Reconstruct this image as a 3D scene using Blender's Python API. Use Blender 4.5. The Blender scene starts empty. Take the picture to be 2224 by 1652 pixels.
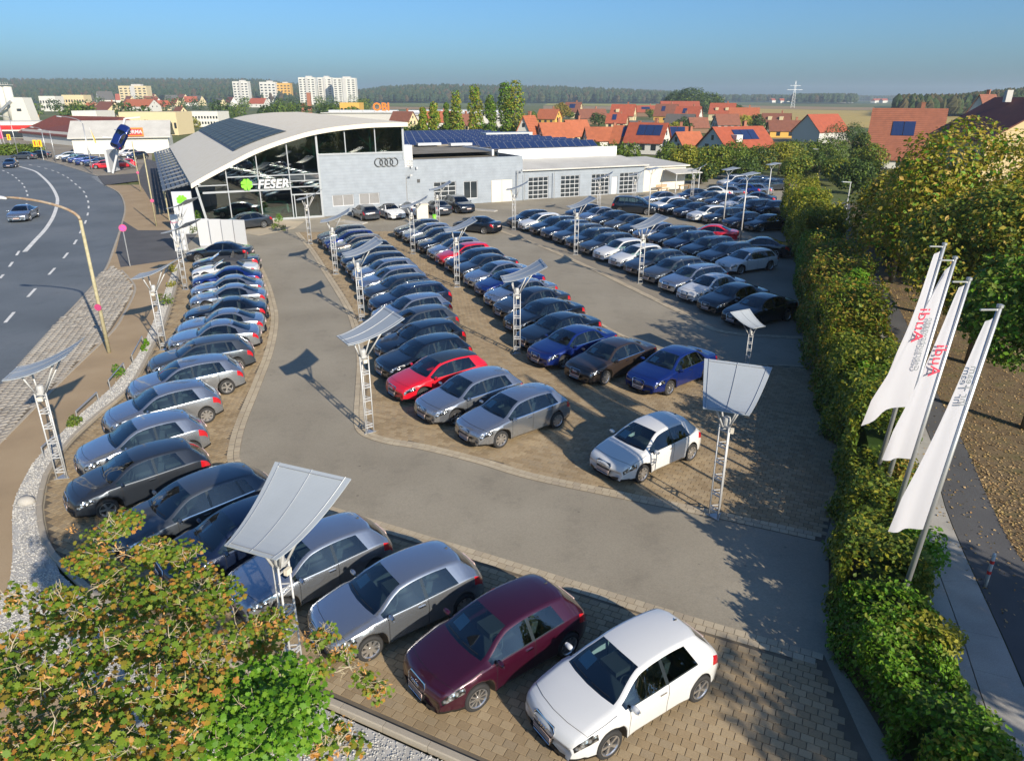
import bpy, math, random
import numpy as np
from mathutils import Vector, Matrix

# ------------------------------------------------------------------ camera, sky, sun, exposure
S = bpy.context.scene
COL = S.collection
FPX, PITCH, ROLL, CAMH = 1552.0, 0.3771, 0.0012, 11.1      # focal length for a 2224 px wide frame, tilt, roll, height
cam_d = bpy.data.cameras.new('camera')
cam_d.sensor_fit = 'HORIZONTAL'; cam_d.sensor_width = 36.0
cam_d.lens = FPX / 2224 * 36.0
cam_d.clip_start = 0.1; cam_d.clip_end = 20000
cam = bpy.data.objects.new('camera', cam_d); COL.objects.link(cam)
cam.location = (0, 0, CAMH)
cam.rotation_euler = (Matrix.Rotation(math.pi / 2 - PITCH, 3, 'X') @ Matrix.Rotation(ROLL, 3, 'Z')).to_euler()
S.camera = cam

SUN_AZ, SUN_EL = math.radians(146.0), math.radians(24.5)   # clockwise from +Y, height
w = bpy.data.worlds.new('World'); S.world = w; w.use_nodes = True
nt = w.node_tree; nt.nodes.clear()
sky = nt.nodes.new('ShaderNodeTexSky'); sky.sky_type = 'NISHITA'; sky.sun_disc = False
sky.sun_elevation = SUN_EL; sky.sun_rotation = SUN_AZ
sky.altitude = 300; sky.air_density = 1.0; sky.dust_density = 1.9; sky.ozone_density = 4.0
bg = nt.nodes.new('ShaderNodeBackground'); bg.inputs['Strength'].default_value = 0.08
wo = nt.nodes.new('ShaderNodeOutputWorld')
tint = nt.nodes.new('ShaderNodeMix'); tint.data_type = 'RGBA'; tint.blend_type = 'MULTIPLY'; tint.inputs['Factor'].default_value = 1.0
tint.inputs['B'].default_value = (0.62, 0.92, 1.18, 1)            # the clear deep blue of the whole sky that day
nt.links.new(sky.outputs[0], tint.inputs['A']); nt.links.new(tint.outputs['Result'], bg.inputs[0]); nt.links.new(bg.outputs[0], wo.inputs[0])
sun_d = bpy.data.lights.new('sun', 'SUN'); sun_d.energy = 5.0; sun_d.angle = math.radians(0.55); sun_d.color = (1.0, 0.88, 0.70)
sun = bpy.data.objects.new('sun', sun_d); COL.objects.link(sun)
TO_SUN = Vector((math.sin(SUN_AZ) * math.cos(SUN_EL), math.cos(SUN_AZ) * math.cos(SUN_EL), math.sin(SUN_EL)))
sun.rotation_euler = (-TO_SUN).to_track_quat('-Z', 'Y').to_euler()
sun.location = (60, -60, 60)
S.view_settings.view_transform = 'Standard'; S.view_settings.look = 'None'
S.view_settings.exposure = 0.66; S.view_settings.gamma = 1.0; S.view_settings.use_curve_mapping = False
S.render.engine = 'CYCLES'
S.cycles.use_denoising = True
S.cycles.max_bounces = 6; S.cycles.transparent_max_bounces = 12
S.cycles.volume_bounces = 0

rng = random.Random(11)
npr = np.random.default_rng(11)

# ------------------------------------------------------------------ survey: photo plan (2224 wide) to ground
_f = np.array([0, math.cos(PITCH), -math.sin(PITCH)]); _u = np.array([0, math.sin(PITCH), math.cos(PITCH)]); _r = np.array([1.0, 0, 0])
_c, _s = math.cos(ROLL), math.sin(ROLL)
_r, _u = _r * _c + _u * _s, -_r * _s + _u * _c
def g(x, y, z=0.0):
    "point at height z that the survey photograph shows at (x, y)"
    d = (x - 1112) / FPX * _r - (y - 826) / FPX * _u + _f
    t = (z - CAMH) / d[2]
    return Vector((d[0] * t, d[1] * t, z))
def gp(pts, z=0.0): return [g(x, y, z) for x, y in pts]

# ------------------------------------------------------------------ scene helpers
def link(o, parent=None):
    COL.objects.link(o)
    if parent is not None: o.parent = parent
    return o
def tag(o, label=None, cat=None, group=None, kind=None):
    if label: o['label'] = label
    if cat: o['category'] = cat
    if group: o['group'] = group
    if kind: o['kind'] = kind
    return o
def thing(name, label, cat, loc=(0, 0, 0), rz=0.0, group=None):
    o = link(bpy.data.objects.new(name, None)); o.empty_display_size = 0.2
    o.location = loc; o.rotation_euler = (0, 0, rz)
    return tag(o, label, cat, group)
def obj(name, me, parent=None, loc=None, rz=None):
    o = link(bpy.data.objects.new(name, me), parent)
    if loc is not None: o.location = loc
    if rz is not None: o.rotation_euler = (0, 0, rz)
    return o
def copy_tree(o, parent=None):
    c = o.copy(); link(c, parent)
    for ch in o.children: copy_tree(ch, c)
    return c

class MB:
    "collects shapes into one mesh"
    def __init__(s): s.v = []; s.f = []; s.m = []; s.M = Matrix.Identity(4)
    def pv(s, p):
        s.v.append(tuple(s.M @ Vector(p))); return len(s.v) - 1
    def face(s, ids, m=0): s.f.append(tuple(ids)); s.m.append(m)
    def quad(s, a, b, c, d, m=0): s.face([s.pv(p) for p in (a, b, c, d)], m)
    def poly(s, pts, m=0): s.face([s.pv(p) for p in pts], m)
    def box(s, c, d, m=0, R=None):
        c = Vector(c); hx, hy, hz = d[0] / 2, d[1] / 2, d[2] / 2
        i = []
        for z in (-hz, hz):
            for x, y in ((-hx, -hy), (hx, -hy), (hx, hy), (-hx, hy)):
                p = Vector((x, y, z))
                if R is not None: p = R @ p
                i.append(s.pv(c + p))
        for q in ((3, 2, 1, 0), (4, 5, 6, 7), (0, 1, 5, 4), (1, 2, 6, 5), (2, 3, 7, 6), (3, 0, 4, 7)):
            s.face([i[k] for k in q], m)
        return s
    def bar(s, a, b, w, h=None, m=0, up=(0, 0, 1)):
        a, b = Vector(a), Vector(b); h = h or w
        x = (b - a); L = x.length; x.normalize()
        u = Vector(up)
        if abs(x.dot(u)) > .95: u = Vector((1, 0, 0))
        y = u.cross(x).normalized(); z = x.cross(y)
        s.box((a + b) / 2, (L, w, h), m, Matrix((x, y, z)).transposed()); return s
    def tube(s, pts, r, n=8, m=0, cap=True):
        pts = [Vector(p) for p in pts]
        rs = r if isinstance(r, (list, tuple)) else [r] * len(pts)
        rings = []; prev = None
        for k, p in enumerate(pts):
            t = (pts[min(k + 1, len(pts) - 1)] - pts[max(k - 1, 0)]).normalized()
            if prev is None:
                a = Vector((0, 0, 1)) if abs(t.z) < .9 else Vector((1, 0, 0))
                x = t.cross(a).normalized()
            else:
                x = (prev - t * prev.dot(t)).normalized()
            prev = x; y = t.cross(x)
            rings.append([s.pv(p + (x * math.cos(2 * math.pi * j / n) + y * math.sin(2 * math.pi * j / n)) * rs[k]) for j in range(n)])
        for k in range(len(rings) - 1):
            A, B = rings[k], rings[k + 1]
            for j in range(n): s.face((A[j], A[(j + 1) % n], B[(j + 1) % n], B[j]), m)
        if cap:
            s.face(rings[0][::-1], m); s.face(rings[-1], m)
        return s
    def prism(s, pts, h, m=0, mside=None):
        "pts: planar ring (counter-clockwise), h: extrusion vector"
        h = Vector(h); mside = m if mside is None else mside
        A = [s.pv(p) for p in pts]; B = [s.pv(Vector(p) + h) for p in pts]
        s.face(A[::-1], m); s.face(B, m)
        n = len(A)
        for k in range(n): s.face((A[k], A[(k + 1) % n], B[(k + 1) % n], B[k]), mside)
        return s
    def lathe(s, prof, n=16, m=0, axis='z'):
        rings = []
        for r, z in prof:
            ring = []
            for j in range(n):
                a = 2 * math.pi * j / n
                p = (r * math.cos(a), r * math.sin(a), z)
                if axis == 'y': p = (p[0], p[2], p[1])
                ring.append(s.pv(p))
            rings.append(ring)
        for A, B in zip(rings, rings[1:]):
            for j in range(n): s.face((A[j], A[(j + 1) % n], B[(j + 1) % n], B[j]), m)
        return s
    def mesh(s, name, mats, smooth=False):
        me = bpy.data.meshes.new(name)
        me.from_pydata(s.v, [], s.f)
        for mt in (mats if isinstance(mats, (list, tuple)) else [mats]): me.materials.append(mt)
        me.polygons.foreach_set('material_index', s.m)
        if smooth: me.polygons.foreach_set('use_smooth', [True] * len(s.f))
        me.update(); return me
    def build(s, name, mats, parent=None, smooth=False, loc=None, rz=None):
        return obj(name, s.mesh(name, mats, smooth), parent, loc, rz)

def np_mesh(name, V, F, mats, midx=None, smooth=False):
    "fast mesh from numpy arrays: V (n,3), F (m,k) all faces alike"
    me = bpy.data.meshes.new(name)
    n, (m, k) = len(V), F.shape
    me.vertices.add(n); me.vertices.foreach_set('co', np.ascontiguousarray(V, np.float32).ravel())
    me.loops.add(m * k); me.loops.foreach_set('vertex_index', np.ascontiguousarray(F, np.int32).ravel())
    me.polygons.add(m)
    me.polygons.foreach_set('loop_start', np.arange(0, m * k, k, dtype=np.int32))
    me.polygons.foreach_set('loop_total', np.full(m, k, np.int32))
    for mt in (mats if isinstance(mats, (list, tuple)) else [mats]): me.materials.append(mt)
    if midx is not None: me.polygons.foreach_set('material_index', np.asarray(midx, np.int32))
    me.polygons.foreach_set('use_smooth', np.full(m, smooth, bool))
    me.update(calc_edges=True); me.validate()
    return me

def inside(p, poly):
    x, y = p; c = False; n = len(poly)
    for i in range(n):
        x1, y1 = poly[i][0], poly[i][1]; x2, y2 = poly[i - 1][0], poly[i - 1][1]
        if (y1 > y) != (y2 > y) and x < (x2 - x1) * (y - y1) / (y2 - y1) + x1: c = not c
    return c
def smooth_line(pts, n=6):
    "Catmull-Rom through points"
    P = [Vector(p) for p in pts]; out = []
    for i in range(len(P) - 1):
        p0 = P[max(i - 1, 0)]; p1 = P[i]; p2 = P[i + 1]; p3 = P[min(i + 2, len(P) - 1)]
        for k in range(n):
            t = k / n
            out.append(0.5 * ((2 * p1) + (p2 - p0) * t + (2 * p0 - 5 * p1 + 4 * p2 - p3) * t * t + (3 * p1 - p0 - 3 * p2 + p3) * t ** 3))
    out.append(P[-1]); return out
def offset_line(pts, d):
    out = []
    for i, p in enumerate(pts):
        t = (pts[min(i + 1, len(pts) - 1)] - pts[max(i - 1, 0)]); t.z = 0; t.normalize()
        out.append(p + Vector((-t.y, t.x, 0)) * d)
    return out
def resample(pts, step):
    out = [pts[0].copy()]; acc = 0.0
    for a, b in zip(pts, pts[1:]):
        L = (b - a).length
        if L == 0: continue
        d = step - acc
        while d <= L:
            out.append(a.lerp(b, d / L)); d += step
        acc = (acc + L) % step
    return out
# ------------------------------------------------------------------ materials
def new_mat(name):
    m = bpy.data.materials.new(name); m.use_nodes = True
    return m, m.node_tree.nodes, m.node_tree.links, m.node_tree.nodes['Principled BSDF']
def mat(name, col, rough=0.6, metal=0.0, spec=0.5, coat=0.0, emit=None):
    m, N, L, P = new_mat(name)
    P.inputs['Base Color'].default_value = (*col, 1); P.inputs['Roughness'].default_value = rough
    P.inputs['Metallic'].default_value = metal; P.inputs['Specular IOR Level'].default_value = spec
    P.inputs['Coat Weight'].default_value = coat; P.inputs['Coat Roughness'].default_value = 0.03
    if emit:
        P.inputs['Emission Color'].default_value = (*col, 1); P.inputs['Emission Strength'].default_value = emit
    return m
def ramp(N, stops):
    r = N.new('ShaderNodeValToRGB'); e = r.color_ramp.elements
    while len(e) > 1: e.remove(e[0])
    e[0].position = stops[0][0]; e[0].color = (*stops[0][1], 1)
    for p, c in stops[1:]:
        x = e.new(p); x.color = (*c, 1)
    return r
def grainy(name, cols, scale=3.0, fine=60.0, rough=0.85, bump=0.15, spec=0.3, fine_amt=0.35, coords='Object', detail=6, spots=0.0):
    "stone, asphalt, plaster, soil: two noises of colour and a little relief"
    m, N, L, P = new_mat(name)
    tc = N.new('ShaderNodeTexCoord')
    n1 = N.new('ShaderNodeTexNoise'); n1.inputs['Scale'].default_value = scale; n1.inputs['Detail'].default_value = detail
    n2 = N.new('ShaderNodeTexNoise'); n2.inputs['Scale'].default_value = fine; n2.inputs['Detail'].default_value = 3
    L.new(tc.outputs[coords], n1.inputs['Vector']); L.new(tc.outputs[coords], n2.inputs['Vector'])
    k = len(cols); r = ramp(N, [(0.3 + 0.4 * i / max(k - 1, 1), c) for i, c in enumerate(cols)])
    L.new(n1.outputs['Fac'], r.inputs['Fac'])
    mx = N.new('ShaderNodeMix'); mx.data_type = 'RGBA'; mx.blend_type = 'OVERLAY'; mx.inputs['Factor'].default_value = fine_amt
    L.new(r.outputs['Color'], mx.inputs['A']); L.new(n2.outputs['Color'], mx.inputs['B'])
    bw = N.new('ShaderNodeRGBToBW'); L.new(n2.outputs['Color'], bw.inputs[0])
    L.new(bw.outputs[0], mx.inputs['B'])
    res = mx.outputs['Result']
    if spots:      # oil drips, old patches and tyre-worn streaks
        n3 = N.new('ShaderNodeTexNoise'); n3.inputs['Scale'].default_value = 0.9; n3.inputs['Detail'].default_value = 7; n3.inputs['Roughness'].default_value = 0.7; L.new(tc.outputs[coords], n3.inputs['Vector'])
        v3 = N.new('ShaderNodeTexVoronoi'); v3.inputs['Scale'].default_value = 1.1; L.new(tc.outputs[coords], v3.inputs['Vector'])
        r3 = ramp(N, [(0.0, (0.45, 0.45, 0.45)), (0.035, (0.6, 0.6, 0.6)), (0.06, (1, 1, 1))]); L.new(v3.outputs['Distance'], r3.inputs['Fac'])
        r4 = ramp(N, [(0.30, (0.80, 0.80, 0.81)), (0.48, (1, 1, 1)), (0.70, (1.0, 1.0, 1.0)), (0.78, (1.10, 1.09, 1.07))]); L.new(n3.outputs['Fac'], r4.inputs['Fac'])
        m3 = N.new('ShaderNodeMix'); m3.data_type = 'RGBA'; m3.blend_type = 'MULTIPLY'; m3.inputs['Factor'].default_value = spots; L.new(res, m3.inputs['A']); L.new(r3.outputs['Color'], m3.inputs['B'])
        m4 = N.new('ShaderNodeMix'); m4.data_type = 'RGBA'; m4.blend_type = 'MULTIPLY'; m4.inputs['Factor'].default_value = spots; L.new(m3.outputs['Result'], m4.inputs['A']); L.new(r4.outputs['Color'], m4.inputs['B']); res = m4.outputs['Result']
    L.new(res, P.inputs['Base Color'])
    P.inputs['Roughness'].default_value = rough; P.inputs['Specular IOR Level'].default_value = spec
    if bump:
        b = N.new('ShaderNodeBump'); b.inputs['Strength'].default_value = bump; b.inputs['Distance'].default_value = 0.02
        L.new(n2.outputs['Fac'], b.inputs['Height']); L.new(b.outputs[0], P.inputs['Normal'])
    return m
def island(name, stops, rough=0.85, spec=0.3, translucent=0.0, grain=0.0, coords_scale=40):
    "colour picked per loose piece (and per object), for pavers, stones and leaves"
    m, N, L, P = new_mat(name)
    ge = N.new('ShaderNodeNewGeometry'); oi = N.new('ShaderNodeObjectInfo')
    ad = N.new('ShaderNodeMath'); ad.operation = 'ADD'; L.new(ge.outputs['Random Per Island'], ad.inputs[0]); L.new(oi.outputs['Random'], ad.inputs[1])
    fr = N.new('ShaderNodeMath'); fr.operation = 'FRACT'; L.new(ad.outputs[0], fr.inputs[0])
    r = ramp(N, stops); L.new(fr.outputs[0], r.inputs['Fac'])
    colour = r.outputs['Color']
    if grain:
        tc = N.new('ShaderNodeTexCoord'); n2 = N.new('ShaderNodeTexNoise'); n2.inputs['Scale'].default_value = coords_scale; n2.inputs['Detail'].default_value = 4
        L.new(ge.outputs['Position'], n2.inputs['Vector'])
        n3 = N.new('ShaderNodeTexNoise'); n3.inputs['Scale'].default_value = 0.45; n3.inputs['Detail'].default_value = 5
        L.new(ge.outputs['Position'], n3.inputs['Vector'])
        mm = N.new('ShaderNodeMath'); mm.operation = 'ADD'; L.new(n2.outputs['Fac'], mm.inputs[0]); L.new(n3.outputs['Fac'], mm.inputs[1])
        hf = N.new('ShaderNodeMath'); hf.operation = 'MULTIPLY'; hf.inputs[1].default_value = 0.5; L.new(mm.outputs[0], hf.inputs[0])
        mx = N.new('ShaderNodeMix'); mx.data_type = 'RGBA'; mx.blend_type = 'OVERLAY'; mx.inputs['Factor'].default_value = grain
        L.new(colour, mx.inputs['A']); L.new(hf.outputs[0], mx.inputs['B']); colour = mx.outputs['Result']
    L.new(colour, P.inputs['Base Color'])
    P.inputs['Roughness'].default_value = rough; P.inputs['Specular IOR Level'].default_value = spec
    if translucent:
        tr = N.new('ShaderNodeBsdfTranslucent'); L.new(colour, tr.inputs['Color'])
        mi = N.new('ShaderNodeMixShader'); mi.inputs[0].default_value = translucent
        L.new(P.outputs[0], mi.inputs[1]); L.new(tr.outputs[0], mi.inputs[2])
        L.new(mi.outputs[0], N['Material Output'].inputs['Surface'])
    return m
def glass(name, tint=(0.10, 0.16, 0.17), refl=0.9, base=0.06):
    "thin tinted pane: part see-through, mirror-like at a slant"
    m, N, L, P = new_mat(name); N.remove(P)
    t = N.new('ShaderNodeBsdfTransparent'); t.inputs['Color'].default_value = (*tint, 1)
    gl = N.new('ShaderNodeBsdfGlossy'); gl.inputs['Roughness'].default_value = 0.02; gl.inputs['Color'].default_value = (refl, refl, refl, 1)
    fr = N.new('ShaderNodeFresnel'); fr.inputs['IOR'].default_value = 1.5
    ad = N.new('ShaderNodeMath'); ad.operation = 'MULTIPLY_ADD'; ad.inputs[1].default_value = 1.25; ad.inputs[2].default_value = base; ad.use_clamp = True
    L.new(fr.outputs[0], ad.inputs[0])
    mi = N.new('ShaderNodeMixShader'); L.new(ad.outputs[0], mi.inputs[0]); L.new(t.outputs[0], mi.inputs[1]); L.new(gl.outputs[0], mi.inputs[2])
    L.new(mi.outputs[0], N['Material Output'].inputs['Surface'])
    return m
def striped(name, c1, c2, scale, axis='X', rough=0.6, bump=0.3, coords='Object', width=0.5, metal=0.0, noise=0.2):
    "ribbed sheet, tile courses, slatted boards seen from afar"
    m, N, L, P = new_mat(name)
    tc = N.new('ShaderNodeTexCoord'); wv = N.new('ShaderNodeTexWave'); wv.wave_type = 'BANDS'; wv.bands_direction = axis
    wv.inputs['Scale'].default_value = scale; wv.inputs['Distortion'].default_value = 0
    L.new(tc.outputs[coords], wv.inputs['Vector'])
    r = ramp(N, [(0.0, c2), (width * 0.5, c1), (1.0, c1)]); L.new(wv.outputs['Fac'], r.inputs['Fac'])
    n = N.new('ShaderNodeTexNoise'); n.inputs['Scale'].default_value = 1.3; n.inputs['Detail'].default_value = 6; L.new(tc.outputs[coords], n.inputs['Vector'])
    mx = N.new('ShaderNodeMix'); mx.data_type = 'RGBA'; mx.blend_type = 'OVERLAY'; mx.inputs['Factor'].default_value = noise
    L.new(r.outputs['Color'], mx.inputs['A']); L.new(n.outputs['Fac'], mx.inputs['B']); L.new(mx.outputs['Result'], P.inputs['Base Color'])
    b = N.new('ShaderNodeBump'); b.inputs['Strength'].default_value = bump; b.inputs['Distance'].default_value = 0.03
    L.new(wv.outputs['Fac'], b.inputs['Height']); L.new(b.outputs[0], P.inputs['Normal'])
    P.inputs['Roughness'].default_value = rough; P.inputs['Metallic'].default_value = metal
    return m
def paint(name, col, metal=0.0, rough=0.35):
    m, N, L, P = new_mat(name)
    P.inputs['Base Color'].default_value = (*col, 1); P.inputs['Metallic'].default_value = metal; P.inputs['Roughness'].default_value = rough
    P.inputs['Coat Weight'].default_value = 1.0; P.inputs['Coat Roughness'].default_value = 0.02; P.inputs['Coat IOR'].default_value = 1.6
    # a film of road dust in the clear coat, heavier in patches
    tc = N.new('ShaderNodeTexCoord'); n = N.new('ShaderNodeTexNoise'); n.inputs['Scale'].default_value = 2.5; n.inputs['Detail'].default_value = 5
    L.new(tc.outputs['Object'], n.inputs['Vector'])
    mr = N.new('ShaderNodeMapRange'); mr.inputs['From Min'].default_value = 0.35; mr.inputs['From Max'].default_value = 0.75; mr.inputs['To Min'].default_value = 0.02; mr.inputs['To Max'].default_value = 0.10
    L.new(n.outputs['Fac'], mr.inputs['Value']); L.new(mr.outputs['Result'], P.inputs['Coat Roughness'])
    return m

M = {}
M['lane'] = grainy('lane_surface', [(0.225, 0.20, 0.157), (0.264, 0.237, 0.187), (0.30, 0.27, 0.215)], 0.22, 22, 0.9, 0.25, fine_amt=0.3, detail=9, spots=0.8)
M['joint'] = grainy('paver_joint_sand', [(0.10, 0.085, 0.065), (0.15, 0.125, 0.095)], 2.0, 80, 0.95, 0.1)
M['paver'] = island('paver_concrete', [(0, (0.24, 0.18, 0.11)), (.35, (0.285, 0.216, 0.133)), (.7, (0.33, 0.258, 0.165)), (1, (0.255, 0.20, 0.132))], 0.9, 0.25, grain=0.5)
M['edge_stone'] = island('edge_stone', [(0, (0.36, 0.30, 0.215)), (.5, (0.42, 0.36, 0.265)), (1, (0.33, 0.28, 0.21))], 0.9, 0.25, grain=0.45)
M['far_paving'] = grainy('far_paving', [(0.20, 0.172, 0.135), (0.245, 0.215, 0.17), (0.275, 0.243, 0.195)], 0.25, 30, 0.9, 0.2)
M['asphalt'] = grainy('road_asphalt', [(0.095, 0.112, 0.13), (0.118, 0.138, 0.16), (0.145, 0.163, 0.183)], 0.15, 14, 0.85, 0.2, fine_amt=0.3, detail=9, spots=0.7)
M['path_asphalt'] = grainy('path_asphalt', [(0.075, 0.075, 0.08), (0.10, 0.10, 0.105)], 0.6, 60, 0.9, 0.2)
M['sidewalk'] = grainy('sidewalk_surface', [(0.285, 0.21, 0.13), (0.327, 0.242, 0.15), (0.355, 0.268, 0.17)], 0.5, 60, 0.92, 0.2)
M['concrete'] = grainy('concrete', [(0.27, 0.26, 0.24), (0.35, 0.335, 0.31), (0.40, 0.385, 0.36)], 0.8, 50, 0.9, 0.15)
M['kerb'] = grainy('kerb_stone', [(0.30, 0.265, 0.215), (0.38, 0.34, 0.28)], 1.5, 50, 0.9, 0.15)
M['cobble'] = island('cobble_stone', [(0, (0.20, 0.185, 0.165)), (.5, (0.28, 0.262, 0.235)), (1, (0.23, 0.205, 0.175))], 0.85, 0.3, grain=0.5)
M['gravel'] = island('white_gravel', [(0, (0.34, 0.335, 0.32)), (.5, (0.44, 0.435, 0.42)), (1, (0.27, 0.262, 0.25))], 0.85, 0.3)
M['gravel_base'] = grainy('gravel_bed', [(0.30, 0.29, 0.27), (0.46, 0.45, 0.43)], 3, 90, 0.95, 0.3)
M['mark'] = grainy('road_paint', [(0.55, 0.55, 0.53), (0.72, 0.71, 0.69)], 2.0, 40, 0.7, 0.05)
M['meadow'] = grainy('meadow', [(0.06, 0.085, 0.022), (0.10, 0.12, 0.035), (0.14, 0.14, 0.05)], 0.02, 0.8, 0.95, 0.0)
M['soil'] = grainy('verge_soil', [(0.10, 0.07, 0.04), (0.16, 0.115, 0.065), (0.12, 0.10, 0.045)], 1.2, 30, 0.95, 0.3)
M['field_gold'] = grainy('stubble_field', [(0.33, 0.245, 0.07), (0.41, 0.305, 0.095), (0.36, 0.28, 0.10)], 0.012, 0.5, 0.95, 0.0)
M['field_tan'] = grainy('ploughed_field', [(0.25, 0.17, 0.09), (0.31, 0.22, 0.12)], 0.01, 0.4, 0.95, 0.0)
M['field_green'] = grainy('green_field', [(0.10, 0.135, 0.03), (0.16, 0.18, 0.05)], 0.01, 0.4, 0.95, 0.0)
M['field_lime'] = grainy('mustard_field', [(0.26, 0.25, 0.05), (0.33, 0.30, 0.07)], 0.01, 0.4, 0.95, 0.0)
M['white_wall'] = None
M['white_metal'] = mat('white_powder_coat', (0.46, 0.475, 0.50), 0.4)
M['frame_grey'] = mat('pale_grey_frame', (0.30, 0.325, 0.35), 0.45)
M['cream'] = grainy('cream_render', [(0.56, 0.52, 0.44), (0.62, 0.575, 0.49)], 0.5, 15, 0.85, 0.05, fine_amt=0.15)
M['mast'] = mat('mast_metal', (0.44, 0.445, 0.45), 0.45, 0.15)
M['sail'] = None
M['galv'] = mat('galvanised_steel', (0.48, 0.49, 0.50), 0.42, 0.7)
M['pole_old'] = grainy('weathered_pole', [(0.30, 0.27, 0.16), (0.42, 0.38, 0.25)], 6, 40, 0.7, 0.05)
M['rust'] = grainy('rusty_arm', [(0.22, 0.12, 0.06), (0.34, 0.30, 0.24)], 5, 30, 0.8, 0.05)
M['grey_dark'] = mat('dark_grey', (0.05, 0.052, 0.055), 0.5)
M['black'] = mat('black_plastic', (0.012, 0.012, 0.013), 0.45)
M['rubber'] = mat('tyre_rubber', (0.018, 0.018, 0.019), 0.8)
M['rim'] = mat('alloy_rim', (0.62, 0.62, 0.63), 0.28, 0.9)
M['chrome'] = mat('chrome', (0.80, 0.80, 0.80), 0.12, 1.0)
M['plate'] = mat('number_plate', (0.55, 0.42, 0.40), 0.5)
M['paper'] = mat('price_sheet', (0.62, 0.80, 0.86), 0.6)
M['inside'] = mat('cabin_fabric', (0.045, 0.045, 0.048), 0.8)
M['carglass'] = glass('car_glass', (0.50, 0.66, 0.68), 0.95, 0.07)
def lamp_mat():
    m, N, L, P = new_mat('headlight_lens')
    tc = N.new('ShaderNodeTexCoord'); v = N.new('ShaderNodeTexVoronoi'); v.inputs['Scale'].default_value = 11; L.new(tc.outputs['Object'], v.inputs['Vector'])
    r = ramp(N, [(0.0, (0.75, 0.77, 0.80)), (0.35, (0.55, 0.57, 0.60)), (0.62, (0.05, 0.055, 0.06)), (1.0, (0.02, 0.02, 0.022))]); L.new(v.outputs['Distance'], r.inputs['Fac']); L.new(r.outputs['Color'], P.inputs['Base Color'])
    b = N.new('ShaderNodeBump'); b.inputs['Strength'].default_value = 0.8; b.inputs['Distance'].default_value = 0.05; L.new(v.outputs['Distance'], b.inputs['Height']); L.new(b.outputs[0], P.inputs['Normal'])
    P.inputs['Metallic'].default_value = 0.8; P.inputs['Roughness'].default_value = 0.12; P.inputs['Coat Weight'].default_value = 1.0
    return m
M['lamp_clear'] = lamp_mat()
M['lamp_red'] = mat('taillight_lens', (0.42, 0.008, 0.015), 0.12, 0.0, 0.6, 1.0)
M['facade_glass'] = glass('facade_glass', (0.26, 0.46, 0.40), 0.80, 0.13)
M['dark_glass'] = mat('window_glass', (0.025, 0.032, 0.038), 0.06, 0.0, 0.7)
M['green_logo'] = mat('clover_green', (0.17, 0.55, 0.02), 0.4)
M['red_sign'] = mat('sign_red', (0.62, 0.025, 0.02), 0.45)
M['orange_sign'] = mat('sign_orange', (0.80, 0.20, 0.02), 0.45)
M['yellow'] = mat('flag_yellow', (0.80, 0.50, 0.01), 0.6)
M['pink_sign'] = mat('sign_faded_pink', (0.42, 0.05, 0.15), 0.5)
M['violet_sign'] = mat('sign_faded_violet', (0.30, 0.05, 0.32), 0.5)
M['solar'] = mat('solar_cell', (0.02, 0.04, 0.12), 0.25, 0.2, 0.6)
M['solar_grey'] = mat('solar_cell_grey', (0.055, 0.075, 0.085), 0.55, 0.0, 0.2)
M['alu'] = mat('aluminium', (0.60, 0.61, 0.62), 0.35, 0.8)
M['roof_beige'] = None
M['flat_roof'] = grainy('flat_roof_felt', [(0.16, 0.145, 0.12), (0.22, 0.20, 0.17)], 0.5, 20, 0.9, 0.1)
M['bark'] = grainy('bark', [(0.12, 0.10, 0.075), (0.20, 0.17, 0.13)], 4, 30, 0.95, 0.4)
M['twig'] = grainy('lichened_twig', [(0.30, 0.25, 0.16), (0.42, 0.37, 0.27)], 8, 60, 0.9, 0.2)
M['wood'] = grainy('weathered_wood', [(0.30, 0.19, 0.10), (0.38, 0.26, 0.15)], 3, 40, 0.8, 0.1)
M['cloth'] = None
def cloth_mat(name, col, tr=0.35):
    m, N, L, P = new_mat(name)
    P.inputs['Base Color'].default_value = (*col, 1); P.inputs['Roughness'].default_value = 0.8
    t = N.new('ShaderNodeBsdfTranslucent'); t.inputs['Color'].default_value = (*col, 1)
    mi = N.new('ShaderNodeMixShader'); mi.inputs[0].default_value = tr
    L.new(P.outputs[0], mi.inputs[1]); L.new(t.outputs[0], mi.inputs[2]); L.new(mi.outputs[0], N['Material Output'].inputs['Surface'])
    return m
M['cloth'] = cloth_mat('flag_cloth', (0.56, 0.56, 0.60))
M['sail'] = striped('perforated_sail_sheet', (0.31, 0.345, 0.385), (0.275, 0.31, 0.345), 12, 'X', 0.5, 0.05, noise=0.1)
M['roof_beige'] = striped('standing_seam_roof', (0.76, 0.67, 0.505), (0.64, 0.565, 0.43), 0.8, 'Y', 0.5, 0.25, width=0.25, noise=0.25)
M['corrugated'] = striped('corrugated_sheet', (0.70, 0.71, 0.72), (0.55, 0.56, 0.57), 1.6, 'X', 0.5, 0.3, noise=0.15)
M['white_wall'] = striped('panel_cladding', (0.235, 0.268, 0.312), (0.212, 0.243, 0.285), 1.05, 'Z', 0.5, 0.08, width=0.18, noise=0.25)
M['grey_roof'] = grainy('pale_sheet_roof', [(0.42, 0.41, 0.385), (0.50, 0.49, 0.46)], 0.5, 10, 0.7, 0.05)
def leafmat(name, cols, tr=0.35, rough=0.55):
    k = len(cols); return island(name, [(i / (k - 1), c) for i, c in enumerate(cols)], rough, 0.35, tr)
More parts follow.
